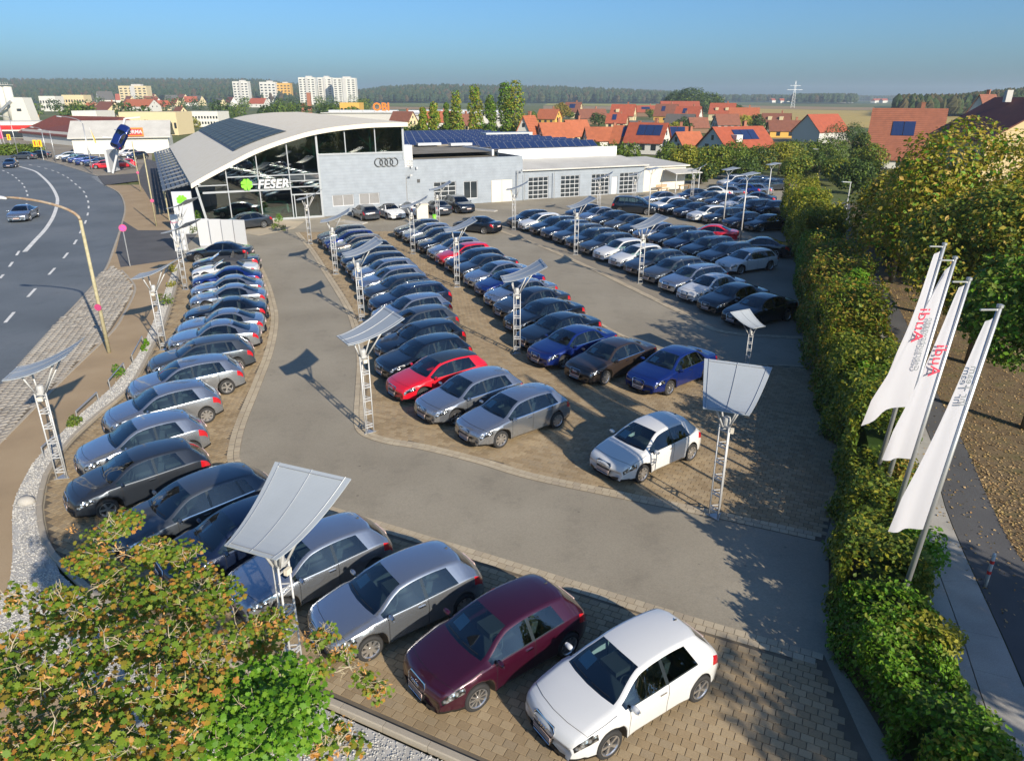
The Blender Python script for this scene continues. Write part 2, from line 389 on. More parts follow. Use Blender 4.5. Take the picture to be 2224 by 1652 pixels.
M['leaf_maple'] = leafmat('maple_leaf', [(0.07, 0.15, 0.012), (0.12, 0.21, 0.016), (0.18, 0.25, 0.02), (0.22, 0.22, 0.025), (0.34, 0.20, 0.03), (0.46, 0.19, 0.04), (0.16, 0.22, 0.02), (0.09, 0.17, 0.014), (0.13, 0.22, 0.018), (0.20, 0.24, 0.022), (0.08, 0.15, 0.012)])
M['leaf_seed'] = leafmat('maple_seed', [(0.55, 0.28, 0.08), (0.62, 0.36, 0.13), (0.48, 0.20, 0.06)], 0.3)
M['leaf_bright'] = leafmat('fresh_leaf', [(0.06, 0.17, 0.008), (0.11, 0.26, 0.012), (0.18, 0.32, 0.02), (0.07, 0.19, 0.01)])
M['leaf_autumn'] = leafmat('turning_leaf', [(0.18, 0.21, 0.012), (0.30, 0.27, 0.02), (0.40, 0.29, 0.035), (0.25, 0.26, 0.018), (0.52, 0.34, 0.08), (0.17, 0.21, 0.012), (0.29, 0.28, 0.018)])
M['leaf_hedge'] = leafmat('hedge_leaf', [(0.07, 0.13, 0.010), (0.13, 0.19, 0.014), (0.20, 0.24, 0.02), (0.09, 0.15, 0.012)])
M['leaf_olive'] = leafmat('olive_leaf', [(0.20, 0.22, 0.02), (0.30, 0.29, 0.03), (0.25, 0.26, 0.022), (0.34, 0.30, 0.04)])  # yellowish olive foliage tones, one picked per leaf
M['leaf_brown'] = leafmat('bronzed_leaf', [(0.28, 0.18, 0.03), (0.35, 0.23, 0.035), (0.20, 0.20, 0.02), (0.40, 0.25, 0.05)])
M['leaf_dark'] = leafmat('dark_leaf', [(0.03, 0.065, 0.012), (0.05, 0.09, 0.018), (0.07, 0.115, 0.02)], 0.25)
M['leaf_mid'] = leafmat('mid_leaf', [(0.065, 0.125, 0.013), (0.11, 0.17, 0.018), (0.16, 0.20, 0.025)], 0.3)
M['litter'] = leafmat('fallen_leaf', [(0.30, 0.20, 0.09), (0.42, 0.30, 0.15), (0.25, 0.14, 0.06), (0.36, 0.27, 0.10)], 0.1, 0.8)
def roofmat(name, c): return striped(name, c, tuple(v * 0.55 for v in c), 1.6, 'Y', 0.8, 0.35, width=0.4, noise=0.35)
M['tile_red'] = roofmat('red_roof_tile', (0.33, 0.075, 0.035))
M['tile_orange'] = roofmat('orange_roof_tile', (0.36, 0.105, 0.045))
M['tile_terra'] = roofmat('terracotta_roof_tile', (0.27, 0.092, 0.05))
M['tile_brown'] = roofmat('brown_roof_tile', (0.20, 0.075, 0.045))
M['tile_maroon'] = roofmat('maroon_roof_tile', (0.155, 0.042, 0.032))
M['tile_grey'] = roofmat('slate_roof', (0.10, 0.095, 0.09))
M['wall_white'] = mat('house_white', (0.56, 0.55, 0.51), 0.85)
M['wall_cream'] = mat('house_cream', (0.55, 0.46, 0.28), 0.85)
M['wall_yellow'] = mat('house_yellow', (0.56, 0.33, 0.07), 0.85)
M['wall_wood'] = mat('barn_wood', (0.16, 0.10, 0.06), 0.85)
M['wall_grey'] = mat('grey_render', (0.46, 0.45, 0.43), 0.85)
M['wall_brick'] = mat('brick_red', (0.30, 0.12, 0.07), 0.85)
# ------------------------------------------------------------------ ground, roads and paving
def sheet(name, pts, z, m, kind='structure', label=None, cat=None):
    mb = MB(); mb.poly([(p[0], p[1], z) for p in pts])
    me = mb.mesh(name, m)
    if me.polygons and me.polygons[0].normal.z < 0: me.flip_normals()
    o = obj(name, me); o['kind'] = kind
    return o
def ribbon(name, A, B, z, m, parent=None, kind='structure', thick=0.0):
    "flat strip between two lines of equal length; thick > 0 gives it sides"
    mb = MB(); n = len(A)
    a = [mb.pv((p.x, p.y, z)) for p in A]; b = [mb.pv((p.x, p.y, z)) for p in B]
    for i in range(n - 1): mb.face((a[i], b[i], b[i + 1], a[i + 1]))
    if thick:
        a2 = [mb.pv((p.x, p.y, z - thick)) for p in A]; b2 = [mb.pv((p.x, p.y, z - thick)) for p in B]
        for i in range(n - 1):
            mb.face((a2[i], a[i], a[i + 1], a2[i + 1])); mb.face((b[i], b2[i], b2[i + 1], b[i + 1]))
        mb.face((a[0], a2[0], b2[0], b[0])); mb.face((a[-1], b[-1], b2[-1], a2[-1]))
    o = mb.build(name, m, parent)
    if parent is None: o['kind'] = kind
    return o

# the land itself, one sheet to the horizon
mb = MB(); R = 9000
mb.poly([(-R, -R, 0), (R, -R, 0), (R, R, 0), (-R, R, 0)])
ground = mb.build('ground', M['meadow']); ground['kind'] = 'structure'; ground.location.z = -0.16

# fields around the village
def field(pts, m, z): return sheet('field', gp(pts), z, M[m])
field([(1640, 236), (1850, 240), (2400, 243), (2600, 290), (2224, 300), (1850, 275), (1660, 262)], 'field_gold', -0.10)
field([(1600, 229), (1840, 233), (2400, 236), (2400, 242), (1850, 239), (1640, 236)], 'field_tan', -0.08)
field([(1655, 308), (1750, 312), (1900, 318), (1960, 345), (1850, 352), (1640, 335)], 'field_green', -0.09)
field([(1650, 296), (1850, 305), (1900, 312), (1750, 309), (1655, 306)], 'field_tan', -0.08)
field([(1190, 225), (1440, 227), (1440, 231), (1180, 229)], 'field_lime', -0.07)
field([(1180, 230), (1440, 232), (1420, 238), (1180, 240)], 'field_tan', -0.08)
field([(800, 222), (1000, 225), (1130, 226), (1120, 233), (820, 230)], 'field_green', -0.09)
field([(780, 231), (960, 233), (940, 238), (760, 237)], 'field_tan', -0.10)
field([(940, 219), (1180, 221), (1180, 224), (940, 223)], 'field_green', -0.06)

# main road on the left, with its kerb and markings
road_edge_near = smooth_line(gp([(-260, 1250), (-120, 985), (0, 836), (92, 732), (180, 640), (225, 585), (244, 539), (262, 486), (269, 449), (257, 419), (227, 402)]), 6)
road_edge_far = smooth_line(gp([(212, 382), (150, 362), (99, 348), (40, 338), (0, 333), (-150, 319), (-420, 303)]), 6)
road_out = gp([(-420, 290), (-150, 308), (0, 322)])
pts = road_edge_near + gp([(300, 391), (318, 380), (300, 376)]) + road_edge_far + [g(-900, 303), g(-2400, 420), g(-2600, 1250)]
road = sheet('road', pts, -0.10, M['asphalt'])
def kerb(line, width, z0, z1, stone=1.0, name='kerb', m='kerb', first=40):
    "kerb made of single stones along a line"
    root = link(bpy.data.objects.new(name, None)); root['kind'] = 'structure'
    P = resample(line, stone); far = MB(); k = 0
    cen = [(a + b) / 2 for a, b in zip(P, P[1:])]
    order = sorted(range(len(cen)), key=lambda i: cen[i].length)[:first]
    near = set(order)
    for i, (a, b) in enumerate(zip(P, P[1:])):
        d = (b - a); L = d.length; ang = math.atan2(d.y, d.x)
        mbx = MB() if i in near else far
        h = z1 - z0; c = 0.02
        M4 = Matrix.Translation(((a.x + b.x) / 2, (a.y + b.y) / 2, z0)) @ Matrix.Rotation(ang, 4, 'Z')
        if i in near: mbx.M = Matrix.Identity(4)
        else: mbx.M = M4
        hl, hw = L / 2 - 0.006, width / 2
        ring = [(-hw, 0), (hw, 0), (hw, h - c), (hw - c, h), (-hw + c, h), (-hw, h - c)]
        mbx.prism([(-hl, y, zz) for y, zz in ring], (2 * hl, 0, 0))
        if i in near:
            o = mbx.build('kerb_stone', M[m], root); o.matrix_local = M4
    far.M = Matrix.Identity(4)
    if far.f:
        o = far.build('kerb_run', M[m], root); o['kind'] = 'stuff'
    return root
kerb(offset_line(road_edge_near, -0.10), 0.16, -0.16, 0.0, name='road_kerb')
kerb(offset_line(road_edge_far, -0.12), 0.18, -0.16, 0.0, name='road_kerb', first=1)

marks = thing('lane_markings', 'white dashed and solid lane lines painted along the curving road', 'road marking')
def stripe(pts, wid, name='line'):
    L = smooth_line(pts, 5) if len(pts) > 2 else pts
    ribbon(name, offset_line(L, wid / 2), offset_line(L, -wid / 2), -0.096, M['mark'], marks)
stripe(gp([(53, 544), (75, 520), (99, 494), (116, 466), (124, 439), (122, 422), (109, 400), (91, 382), (74, 370), (40, 360)]), 0.34)
for dashes in (
    [(-30, 745), (20, 685), (68, 632), (112, 586), (142, 552), (163, 523), (175, 500), (185, 480), (190, 463), (192, 448), (191, 436), (187, 425), (182, 415), (173, 406), (164, 398.5), (155, 391), (147, 384.5), (137, 379), (126, 373.5), (114, 369), (99, 364.7), (84, 360.8), (66, 357)],
    [(-40, 640), (-18, 618), (3, 597), (23, 571), (38, 547), (57, 441.8), (59, 432), (59.3, 422), (57, 413.3), (52.6, 404.7), (48, 397.3), (41, 391), (34.6, 385), (27, 379), (17, 374), (7, 369.6), (-6, 365)]):
    W = gp(dashes)
    for i in range(len(W)):
        t = (W[min(i + 1, len(W) - 1)] - W[max(i - 1, 0)]).normalized()
        gap = min((W[i] - W[j]).length for j in (i - 1, i + 1) if 0 <= j < len(W))
        if dashes[0][0] == -40 and i == 4: t = (W[4] - W[3]).normalized()
        L = min(2.2, max(0.8, gap * 0.42))
        stripe([W[i] - t * L / 2, W[i] + t * L / 2], 0.17, 'dash')
# give-way blocks across the side road
for k in range(9):
    p = g(199 + 3.6 * k, 383.5 + 2.4 * k)
    stripe([p, p + Vector((0.6, 0.75, 0))], 0.35, 'give_way_block')

# pavement, cobbled verge and side drive between the road and the lot
strip_left = gp([(-60, 1400), (10, 1290), (26.6, 1219), (26.6, 1131), (32, 1086), (59, 1027), (91.6, 983), (168, 906), (236, 847), (275, 803), (310.5, 750), (350, 655), (372, 597), (387, 572)])
strip_right = gp([(140, 1400), (135, 1260), (97.5, 1175), (86, 1116), (88.6, 1086), (97, 1042), (118, 1004), (154, 956), (219, 897), (284, 841), (334, 750), (360, 695), (384, 614), (391, 575)])
SLs, SRs = smooth_line(strip_left, 4), smooth_line(strip_right, 4)
walk = sheet('pavement', offset_line(road_edge_near, -0.18)[6:] + gp([(306, 401), (360, 420), (420, 470), (404, 560)]) + SLs[::-1] + gp([(-300, 1500), (-420, 1330)]), -0.012, M['sidewalk'])
sheet('side_drive', gp([(227, 402), (212, 382), (300, 376), (318, 345), (390, 365), (428, 402), (452, 490), (420, 505), (330, 440), (300, 393)]), -0.006, M['path_asphalt'])
sheet('driveway', gp([(252, 545), (268, 480), (300, 500), (440, 500), (470, 530), (405, 560), (262, 580)]), -0.004, M['path_asphalt'])
kerb(smooth_line(gp([(-200, 1160), (0, 960), (150, 810), (244, 720), (270, 680), (292, 636), (289, 614), (261, 584)]), 5), 0.14, -0.1, 0.03, name='verge_kerb', first=40)
verge = [p.copy() for p in gp([(-160, 1000), (0, 842), (92, 738), (180, 646), (222, 592), (246, 578), (259, 588), (284, 616), (287, 636), (266, 678), (240, 718), (146, 808), (0, 955), (-180, 1140)])]
sheet('verge_bed', verge, -0.006, M['joint'])
def stones(name, poly, m, su, sv, ang, h, jitter, bevel=0.25, bond=0.5, gap=0.01, near=0, parent=None, z0=0.0, part='paver', skew=None, dists=None):
    "lay stones over a polygon: the nearest ones as single objects, the rest as one mesh"
    P = [(p[0], p[1]) for p in poly]; ca, sa = math.cos(ang), math.sin(ang)
    uv = [(x * ca + y * sa, -x * sa + y * ca) for x, y in P]
    u0, u1 = min(a for a, b in uv), max(a for a, b in uv); v0, v1 = min(b for a, b in uv), max(b for a, b in uv)
    cs = []
    for j in range(int((v1 - v0) / sv) + 1):
        for i in range(int((u1 - u0) / su) + 2):
            u = u0 + (i + (bond * (j % 2))) * su; v = v0 + (j + .5) * sv
            x, y = u * ca - v * sa, u * sa + v * ca
            if inside((x, y), P): cs.append((x, y))
    cs.sort(key=lambda c: c[0] ** 2 + c[1] ** 2)
    hu, hv = su / 2 - gap / 2, sv / 2 - gap / 2; b = bevel * min(hu, hv)
    T = np.array([(-hu, -hv, 0), (hu, -hv, 0), (hu, hv, 0), (-hu, hv, 0), (-hu + b, -hv + b, h), (hu - b, -hv + b, h), (hu - b, hv - b, h), (-hu + b, hv - b, h)])
    F = np.array([(4, 5, 6, 7), (0, 1, 5, 4), (1, 2, 6, 5), (2, 3, 7, 6), (3, 0, 4, 7)])
    if near:
        vis = [c for c in cs if 0.5 < c[1]][:]
        # stones in view first: keep those in front of the lens
        def seen(c):
            d = np.array([c[0], c[1], -CAMH]); zc = d @ _f
            return zc > 0 and abs(d @ _r / zc * FPX) < 1112 and abs(d @ _u / zc * FPX) < 826
        vis = [c for c in vis if seen(c)][:near]; vs = set(vis); rest = [c for c in cs if c not in vs]
        me = np_mesh(part, T, F, M[m])
        for x, y in vis:
            o = obj(part, me, parent); o.location = (x, y, z0); o.rotation_euler = (rng.uniform(-.008, .008), rng.uniform(-.008, .008), ang + rng.uniform(-.012, .012))
    else: rest = cs
    n = len(rest)
    if n:
        C = np.array(rest); a = ang + npr.uniform(-jitter, jitter, n)
        sc = 1 + npr.uniform(-jitter, jitter, (n, 1, 1)) * 1.2
        V = T[None] * sc
        V = V * np.array([1, 1, 1.0]); V[:, 4:, 2] *= (1 + npr.uniform(-.12, .12, (n, 1)))
        if jitter > 0.05:
            V[:, :, :2] += np.concatenate([d := npr.uniform(-.03, .03, (n, 4, 2)), d * .8], 1)
        X = V[:, :, 0] * np.cos(a)[:, None] - V[:, :, 1] * np.sin(a)[:, None] + C[:, 0:1]
        Y = V[:, :, 0] * np.sin(a)[:, None] + V[:, :, 1] * np.cos(a)[:, None] + C[:, 1:2]
        VV = np.stack([X, Y, V[:, :, 2] + z0], -1).reshape(-1, 3)
        FF = (F[None] + (np.arange(n) * 8)[:, None, None]).reshape(-1, 4)
        o = obj(name, np_mesh(name, VV, FF, M[m]), parent); o['kind'] = 'stuff'
    return n
vb = bpy.data.objects['verge_bed']
stones('cobbles', verge, 'cobble', 0.34, 0.26, 0.9, 0.05, 0.2, 0.45, near=300, parent=vb, part='cobble')

# the car lot: fine asphalt lanes with paved bays let in
lane_left = gp([(520, 500), (545, 535), (580, 600), (600, 660), (605, 700), (595, 760), (570, 830), (535, 920), (522, 975), (524, 1002), (545, 1030), (610, 1062), (705, 1095), (870, 1146), (1037, 1196), (1300, 1277), (1500, 1338), (1709, 1398), (1790, 1422)])
LL = smooth_line(lane_left, 5)
kerb_out = gp([(391, 575), (384, 614), (360, 695), (334, 750), (284, 841), (219, 897), (154, 956), (118, 1004), (97, 1042), (88.6, 1086), (86, 1116), (97.5, 1175), (124, 1216), (230, 1310), (400, 1400), (667, 1506), (1000, 1652), (1300, 1784), (1750, 1985)])
KO = smooth_line(kerb_out, 5)
lot = sheet('car_park', KO + gp([(2000, 1900), (1950, 1652), (1910, 1580), (1800, 1400), (1800, 1200), (1850, 1150), (1820, 1000), (1790, 800), (1750, 620), (1740, 470), (1730, 392), (1620, 372), (1380, 410), (1128, 432), (1025, 438), (700, 462), (452, 482), (400, 540)]), 0.0, M['lane'])
bay_a = LL + gp([(1860, 1590), (1910, 1690)]) + KO[::-1][0:0] + [p for p in KO[::-1] if p.y > 6.0 or p.x < 6]
paved = sheet('parking_bays', LL + gp([(1870, 1600), (1950, 1760)]) + offset_line(KO, 0.12)[::-1][1:], 0.004, M['joint'])
edge_dir = math.atan2((lane_left[17] - lane_left[14]).y, (lane_left[17] - lane_left[14]).x)
inner = [p for p in offset_line(LL, -0.42)]
stones('bay_pavers', inner + gp([(1840, 1600), (1920, 1760)]) + offset_line(KO, 0.2)[::-1][1:], 'paver', 0.245, 0.185, edge_dir, 0.014, 0.01, 0.035, gap=0.012, near=300, parent=paved, z0=0.005)
# middle island: rows B and C with the walk between them
isl_left = gp([(640, 505), (672, 545), (700, 590), (740, 655), (760, 700), (774, 770), (771, 850), (768, 905), (777, 940), (830, 962), (913, 976), (1034, 1006), (1155, 1042), (1403, 1094), (1548, 1124), (1790, 1178)])
IL = smooth_line(isl_left, 5)
isl_right = [Vector((15.5, 28.5, 0)), Vector((13.0, 29.8, 0)), Vector((9.6, 30.3, 0)), Vector((7.4, 31.6, 0)), Vector((5.4, 34.6, 0)), Vector((3.6, 39.5, 0)), Vector((1.2, 46.5, 0)), Vector((-1.6, 53.5, 0)), Vector((-5.0, 60.5, 0)), Vector((-8.2, 64.2, 0))]
IR = smooth_line(isl_right, 5)
island_poly = IL + [g(1815, 1100)] + IR
isl = sheet('parking_bays', island_poly, 0.004, M['joint'])
stones('bay_pavers', offset_line(IL, 0.42) + [g(1812, 1100)] + offset_line(IR, 0.25), 'paver', 0.25, 0.19, edge_dir, 0.014, 0.01, 0.035, gap=0.012, near=0, parent=isl, z0=0.005)
def edging(line, side, parent, m='edge_stone', wid=0.2, n=2):
    mb = MB()
    for r in range(n):
        P = resample(offset_line(line, side * (0.10 + 0.205 * r)), 0.23)
        for a, b in zip(P, P[1:]):
            d = b - a; L = d.length
            mb.M = Matrix.Translation(((a.x + b.x) / 2, (a.y + b.y) / 2, 0.018)) @ Matrix.Rotation(math.atan2(d.y, d.x), 4, 'Z')
            mb.box((0, 0, 0), (L - 0.012, wid - 0.010, 0.006))
    mb.M = Matrix.Identity(4)
    o = mb.build('edge_stones', M[m], parent); o['kind'] = 'stuff'
edging(LL, -1, paved); edging(IL, 1, isl); edging(IR, 1, isl, n=1)
# long rows of stones that follow the walk between the two rows of cars
# right-hand bays beyond the second lane
bay_d_front = [Vector(p) for p in ((14.5, 33.6, 0), (10.6, 34.6, 0), (9.2, 38.2, 0), (7.6, 42.8, 0), (5.2, 49.5, 0), (2.2, 57.0, 0), (-1.4, 64.5, 0))]
BD = smooth_line(bay_d_front, 5)
bay_d = sheet('parking_bays', BD + [Vector((3.6, 72, 0)), Vector((8.6, 66, 0)), Vector((13.5, 57.5, 0)), Vector((17.2, 50, 0)), Vector((20.6, 50, 0)), Vector((17.5, 42, 0)), Vector((14.6, 34, 0))], 0.004, M['far_paving'])
edging(BD, -1, bay_d, n=2)
kerb(KO, 0.16, -0.05, 0.10, name='bay_kerb', first=80)

# gravel strip with stones between pavement and bays, and along the bottom edge
gr = sheet('gravel_bed', SLs + SRs[::-1], 0.01, M['gravel_base'])
low = offset_line([p for p in KO if p.x > -11.6 and p.y < 15.3], -0.16); low2 = offset_line(low, -1.9)
gr2 = sheet('gravel_bed', low + low2[::-1], 0.008, M['gravel_base'])
sheet('pavement', offset_line(low, -1.95) + offset_line(low, -6.0)[::-1], -0.008, M['sidewalk'])
def pebbles(polys, n, parent, name='pebbles', m='gravel', size=(0.02, 0.05), z=0.012):
    pts = []
    for poly in polys:
        xs = [p[0] for p in poly]; ys = [p[1] for p in poly]; c = 0
        for _ in range(n * 12):
            x, y = rng.uniform(min(xs), max(xs)), rng.uniform(min(ys), max(ys))
            if inside((x, y), poly): pts.append((x, y)); c += 1
            if c >= n: break
    T = np.array([(1, 0, 0), (-.5, .87, 0), (-.5, -.87, 0), (0, 0, .9), (-.9, .1, .35), (.6, .7, .3)]) ; F = np.array([(0, 5, 3), (5, 1, 3), (1, 4, 3), (4, 2, 3), (2, 0, 3)])
    k = len(pts); s = npr.uniform(*size, (k, 1, 1)); a = npr.uniform(0, 6.28, k)
    V = T[None] * s * npr.uniform(.7, 1.3, (k, 1, 3))
    X = V[:, :, 0] * np.cos(a)[:, None] - V[:, :, 1] * np.sin(a)[:, None]; Y = V[:, :, 0] * np.sin(a)[:, None] + V[:, :, 1] * np.cos(a)[:, None]
    C = np.array(pts)
    VV = np.stack([X + C[:, :1], Y + C[:, 1:], V[:, :, 2] + z], -1).reshape(-1, 3); FF = (F[None] + (np.arange(k) * 6)[:, None, None]).reshape(-1, 3)
    o = obj(name, np_mesh(name, VV, FF, M[m]), parent); o['kind'] = 'stuff'
pebbles([[(p.x, p.y) for p in SLs + SRs[::-1]]], 16000, gr, size=(0.015, 0.034))
pebbles([[(p.x, p.y) for p in low + low2[::-1]]], 12000, gr2, size=(0.014, 0.032))

# footpath to the right of the hedge: concrete slabs beside asphalt, leaf-strewn verge
path_l = smooth_line([Vector(p) for p in ((7.2, 6.0, 0), (8.2, 10.4, 0), (9.2, 13.2, 0), (10.6, 17.0, 0), (13.0, 22.5, 0), (15.8, 29.5, 0), (19.2, 38.5, 0), (23.0, 49.0, 0), (28.2, 64.5, 0), (36.0, 84.0, 0))], 5)
joint_l = smooth_line([Vector(p) for p in ((8.9, 5.4, 0), (10.0, 9.8, 0), (10.9, 12.6, 0), (12.7, 18.1, 0), (14.6, 22.3, 0), (16.9, 29.0, 0), (20.2, 38.1, 0), (23.9, 48.7, 0), (29.1, 64.2, 0), (37.0, 83.6, 0))], 5)
path_r = smooth_line([Vector(p) for p in ((11.2, 4.6, 0), (12.2, 9.2, 0), (13.1, 15.0, 0), (14.1, 18.2, 0), (15.5, 21.8, 0), (17.9, 28.6, 0), (21.4, 37.6, 0), (25.0, 48.3, 0), (30.3, 63.8, 0), (38.4, 83.0, 0))], 5)
footpath = link(bpy.data.objects.new('footpath', None)); footpath['kind'] = 'structure'
slabs = [0] + list(range(2, len(path_l), 2)) + [len(path_l) - 1]
for a, b in zip(slabs, slabs[1:]):
    if b > a:
        n = 0.008
        A, B = path_l[a:b + 1], joint_l[a:b + 1]
        A = [p.lerp(q, 0.0) for p, q in zip(A, B)]
        A[0] = A[0].lerp(A[1], n); B = list(B); B[0] = B[0].lerp(B[1], n)
        Bm = [p.lerp(q, 0.52) for p, q in zip(A, B)]
        ribbon('concrete_slab', A, [p.lerp(q, 0.985) for p, q in zip(A, Bm)], -0.02, M['concrete'], footpath, thick=0.08)
        ribbon('concrete_slab', [p.lerp(q, 0.012) for p, q in zip(Bm, B)], [p.lerp(q, 0.985) for p, q in zip(A, B)], -0.022, M['concrete'], footpath, thick=0.08)
ribbon('asphalt_lane', joint_l, path_r, -0.026, M['path_asphalt'], footpath)
vr = offset_line(path_r, -9.0)
ribbon('leaf_verge', path_r, vr, -0.03, M['soil'])
ribbon('hedge_bed', offset_line(path_l, 3.6), path_l, -0.024, M['soil'])
# ------------------------------------------------------------------ cars
def pchip(xs, ys, q):
    xs, ys, q = np.array(xs, float), np.array(ys, float), np.array(q, float)
    h = np.diff(xs); d = np.diff(ys) / h; m = np.zeros(len(xs)); m[0], m[-1] = d[0], d[-1]
    for i in range(1, len(xs) - 1):
        if d[i - 1] * d[i] > 0:
            w1, w2 = 2 * h[i] + h[i - 1], h[i] + 2 * h[i - 1]; m[i] = (w1 + w2) / (w1 / d[i - 1] + w2 / d[i])
    i = np.clip(np.searchsorted(xs, q) - 1, 0, len(xs) - 2); t = np.clip((q - xs[i]) / h[i], 0, 1)
    return (1 + 2 * t) * (1 - t) ** 2 * ys[i] + t * (1 - t) ** 2 * h[i] * m[i] + t * t * (3 - 2 * t) * ys[i + 1] + t * t * (t - 1) * h[i] * m[i + 1]

CAR = {}
def ctype(key, **k): CAR[key] = k
# d = distance behind the nose; top = centre line; wb = wheelbase, fo = front overhang
ctype('small hatchback', L=3.95, W=1.74, wb=2.47, fo=0.80, R=0.305, cowl=1.02, atop=1.80, rtop=3.38, rbase=3.74, c0=3.10, bp=[2.28], doors=[(1.18, 2.30)], roofw=.635,
      top=[(0, .50), (.03, .61), (.09, .70), (.25, .775), (.6, .87), (1.02, .965), (1.42, 1.18), (1.80, 1.345), (2.1, 1.395), (2.5, 1.415), (3.0, 1.395), (3.38, 1.335), (3.55, 1.17), (3.74, .99), (3.84, .90), (3.91, .78), (3.95, .62)],
      belt=[(0, .49), (.1, .63), (.35, .735), (.7, .80), (1.02, .87), (2.0, .905), (3.0, .955), (3.5, .97), (3.8, .87), (3.95, .60)])
ctype('hatchback', L=4.31, W=1.785, wb=2.63, fo=0.85, R=0.315, cowl=1.12, atop=1.93, rtop=3.72, rbase=4.08, c0=3.55, bp=[2.32, 3.22], doors=[(1.26, 2.33), (2.335, 3.22)], roofw=.64,
      top=[(0, .50), (.03, .61), (.09, .70), (.25, .775), (.65, .87), (1.12, .965), (1.52, 1.18), (1.93, 1.355), (2.3, 1.41), (2.7, 1.43), (3.3, 1.405), (3.72, 1.34), (3.9, 1.17), (4.08, 1.0), (4.2, .92), (4.27, .80), (4.31, .63)],
      belt=[(0, .49), (.1, .63), (.35, .735), (.75, .80), (1.12, .87), (2.2, .905), (3.3, .955), (3.8, .975), (4.15, .87), (4.31, .60)])
ctype('three-door hatchback', **{**CAR['hatchback'], 'L': 4.24, 'bp': [2.45], 'doors': [(1.26, 2.47)], 'c0': 3.42})
CAR['three-door hatchback']['top'] = [(min(a, 4.24) if a < 4.2 else a - .07, b) for a, b in CAR['hatchback']['top']]
CAR['three-door hatchback']['belt'] = [(a if a < 4.1 else a - .07, b) for a, b in CAR['hatchback']['belt']]
ctype('saloon', L=4.46, W=1.80, wb=2.64, fo=0.86, R=0.315, cowl=1.14, atop=1.95, rtop=3.20, rbase=3.85, c0=3.45, bp=[2.35, 3.15], doors=[(1.28, 2.36), (2.365, 3.22)], roofw=.62,
      top=[(0, .50), (.03, .61), (.09, .70), (.25, .775), (.65, .87), (1.14, .965), (1.54, 1.18), (1.95, 1.345), (2.3, 1.395), (2.7, 1.41), (3.2, 1.34), (3.5, 1.20), (3.85, 1.035), (4.2, 1.01), (4.36, .97), (4.43, .82), (4.46, .62)],
      belt=[(0, .49), (.1, .63), (.35, .735), (.75, .80), (1.14, .87), (2.2, .905), (3.3, .945), (3.9, .965), (4.3, .90), (4.46, .60)])
ctype('estate', L=4.70, W=1.84, wb=2.81, fo=0.88, R=0.33, cowl=1.22, atop=2.02, rtop=4.15, rbase=4.50, c0=4.20, bp=[2.45, 3.38], doors=[(1.35, 2.46), (2.465, 3.42)], roofw=.64, rails=True,
      top=[(0, .51), (.03, .62), (.09, .71), (.25, .785), (.7, .88), (1.22, .975), (1.62, 1.19), (2.02, 1.365), (2.4, 1.42), (2.9, 1.44), (3.6, 1.415), (4.15, 1.35), (4.33, 1.17), (4.50, 1.0), (4.60, .93), (4.67, .82), (4.70, .64)],
      belt=[(0, .50), (.1, .64), (.35, .745), (.8, .81), (1.22, .88), (2.4, .915), (3.6, .955), (4.2, .97), (4.55, .87), (4.70, .61)])
ctype('sports coupe', L=4.18, W=1.83, wb=2.50, fo=0.87, R=0.335, cowl=1.30, atop=2.02, rtop=2.95, rbase=3.72, c0=3.25, bp=[2.78], doors=[(1.40, 2.70)], roofw=.60,
      top=[(0, .48), (.03, .59), (.09, .67), (.25, .75), (.7, .845), (1.30, .93), (1.66, 1.14), (2.02, 1.30), (2.3, 1.345), (2.6, 1.345), (2.95, 1.28), (3.3, 1.13), (3.72, .955), (3.98, .90), (4.09, .86), (4.15, .74), (4.18, .58)],
      belt=[(0, .47), (.1, .61), (.35, .72), (.75, .79), (1.30, .85), (2.2, .88), (3.0, .91), (3.5, .92), (4.0, .84), (4.18, .56)])
ctype('roadster', **{**CAR['sports coupe'], 'soft': True, 'rtop': 2.86, 'rbase': 3.28, 'c0': 2.95})
CAR['roadster']['top'] = [(0, .48), (.03, .59), (.09, .67), (.25, .75), (.7, .845), (1.30, .93), (1.66, 1.14), (2.02, 1.30), (2.3, 1.34), (2.6, 1.32), (2.86, 1.22), (3.1, 1.05), (3.28, .96), (3.7, .935), (3.98, .90), (4.09, .86), (4.15, .74), (4.18, .58)]
ctype('open convertible', **{**CAR['saloon'], 'open': True, 'L': 4.42})
CAR['open convertible']['top'] = [(0, .50), (.03, .61), (.09, .70), (.25, .775), (.65, .87), (1.14, .955), (1.5, .945), (2.0, .93), (2.7, .94), (3.3, .965), (3.6, .985), (4.1, .975), (4.32, .93), (4.39, .80), (4.42, .62)]
CAR['open convertible']['belt'] = [(0, .49), (.1, .63), (.35, .735), (.75, .80), (1.14, .87), (2.2, .90), (3.3, .93), (3.9, .94), (4.26, .88), (4.42, .60)]
ctype('coupe', L=4.65, W=1.855, wb=2.75, fo=0.90, R=0.335, cowl=1.28, atop=2.12, rtop=3.20, rbase=4.02, c0=3.55, bp=[2.75], doors=[(1.45, 2.80)], roofw=.60,
      top=[(0, .50), (.03, .61), (.09, .69), (.25, .765), (.7, .86), (1.28, .955), (1.70, 1.17), (2.12, 1.325), (2.45, 1.37), (2.8, 1.375), (3.2, 1.30), (3.6, 1.15), (4.02, 1.0), (4.35, .97), (4.54, .93), (4.61, .80), (4.65, .62)],
      belt=[(0, .49), (.1, .63), (.35, .735), (.8, .80), (1.28, .87), (2.4, .90), (3.4, .935), (4.0, .945), (4.45, .87), (4.65, .60)])
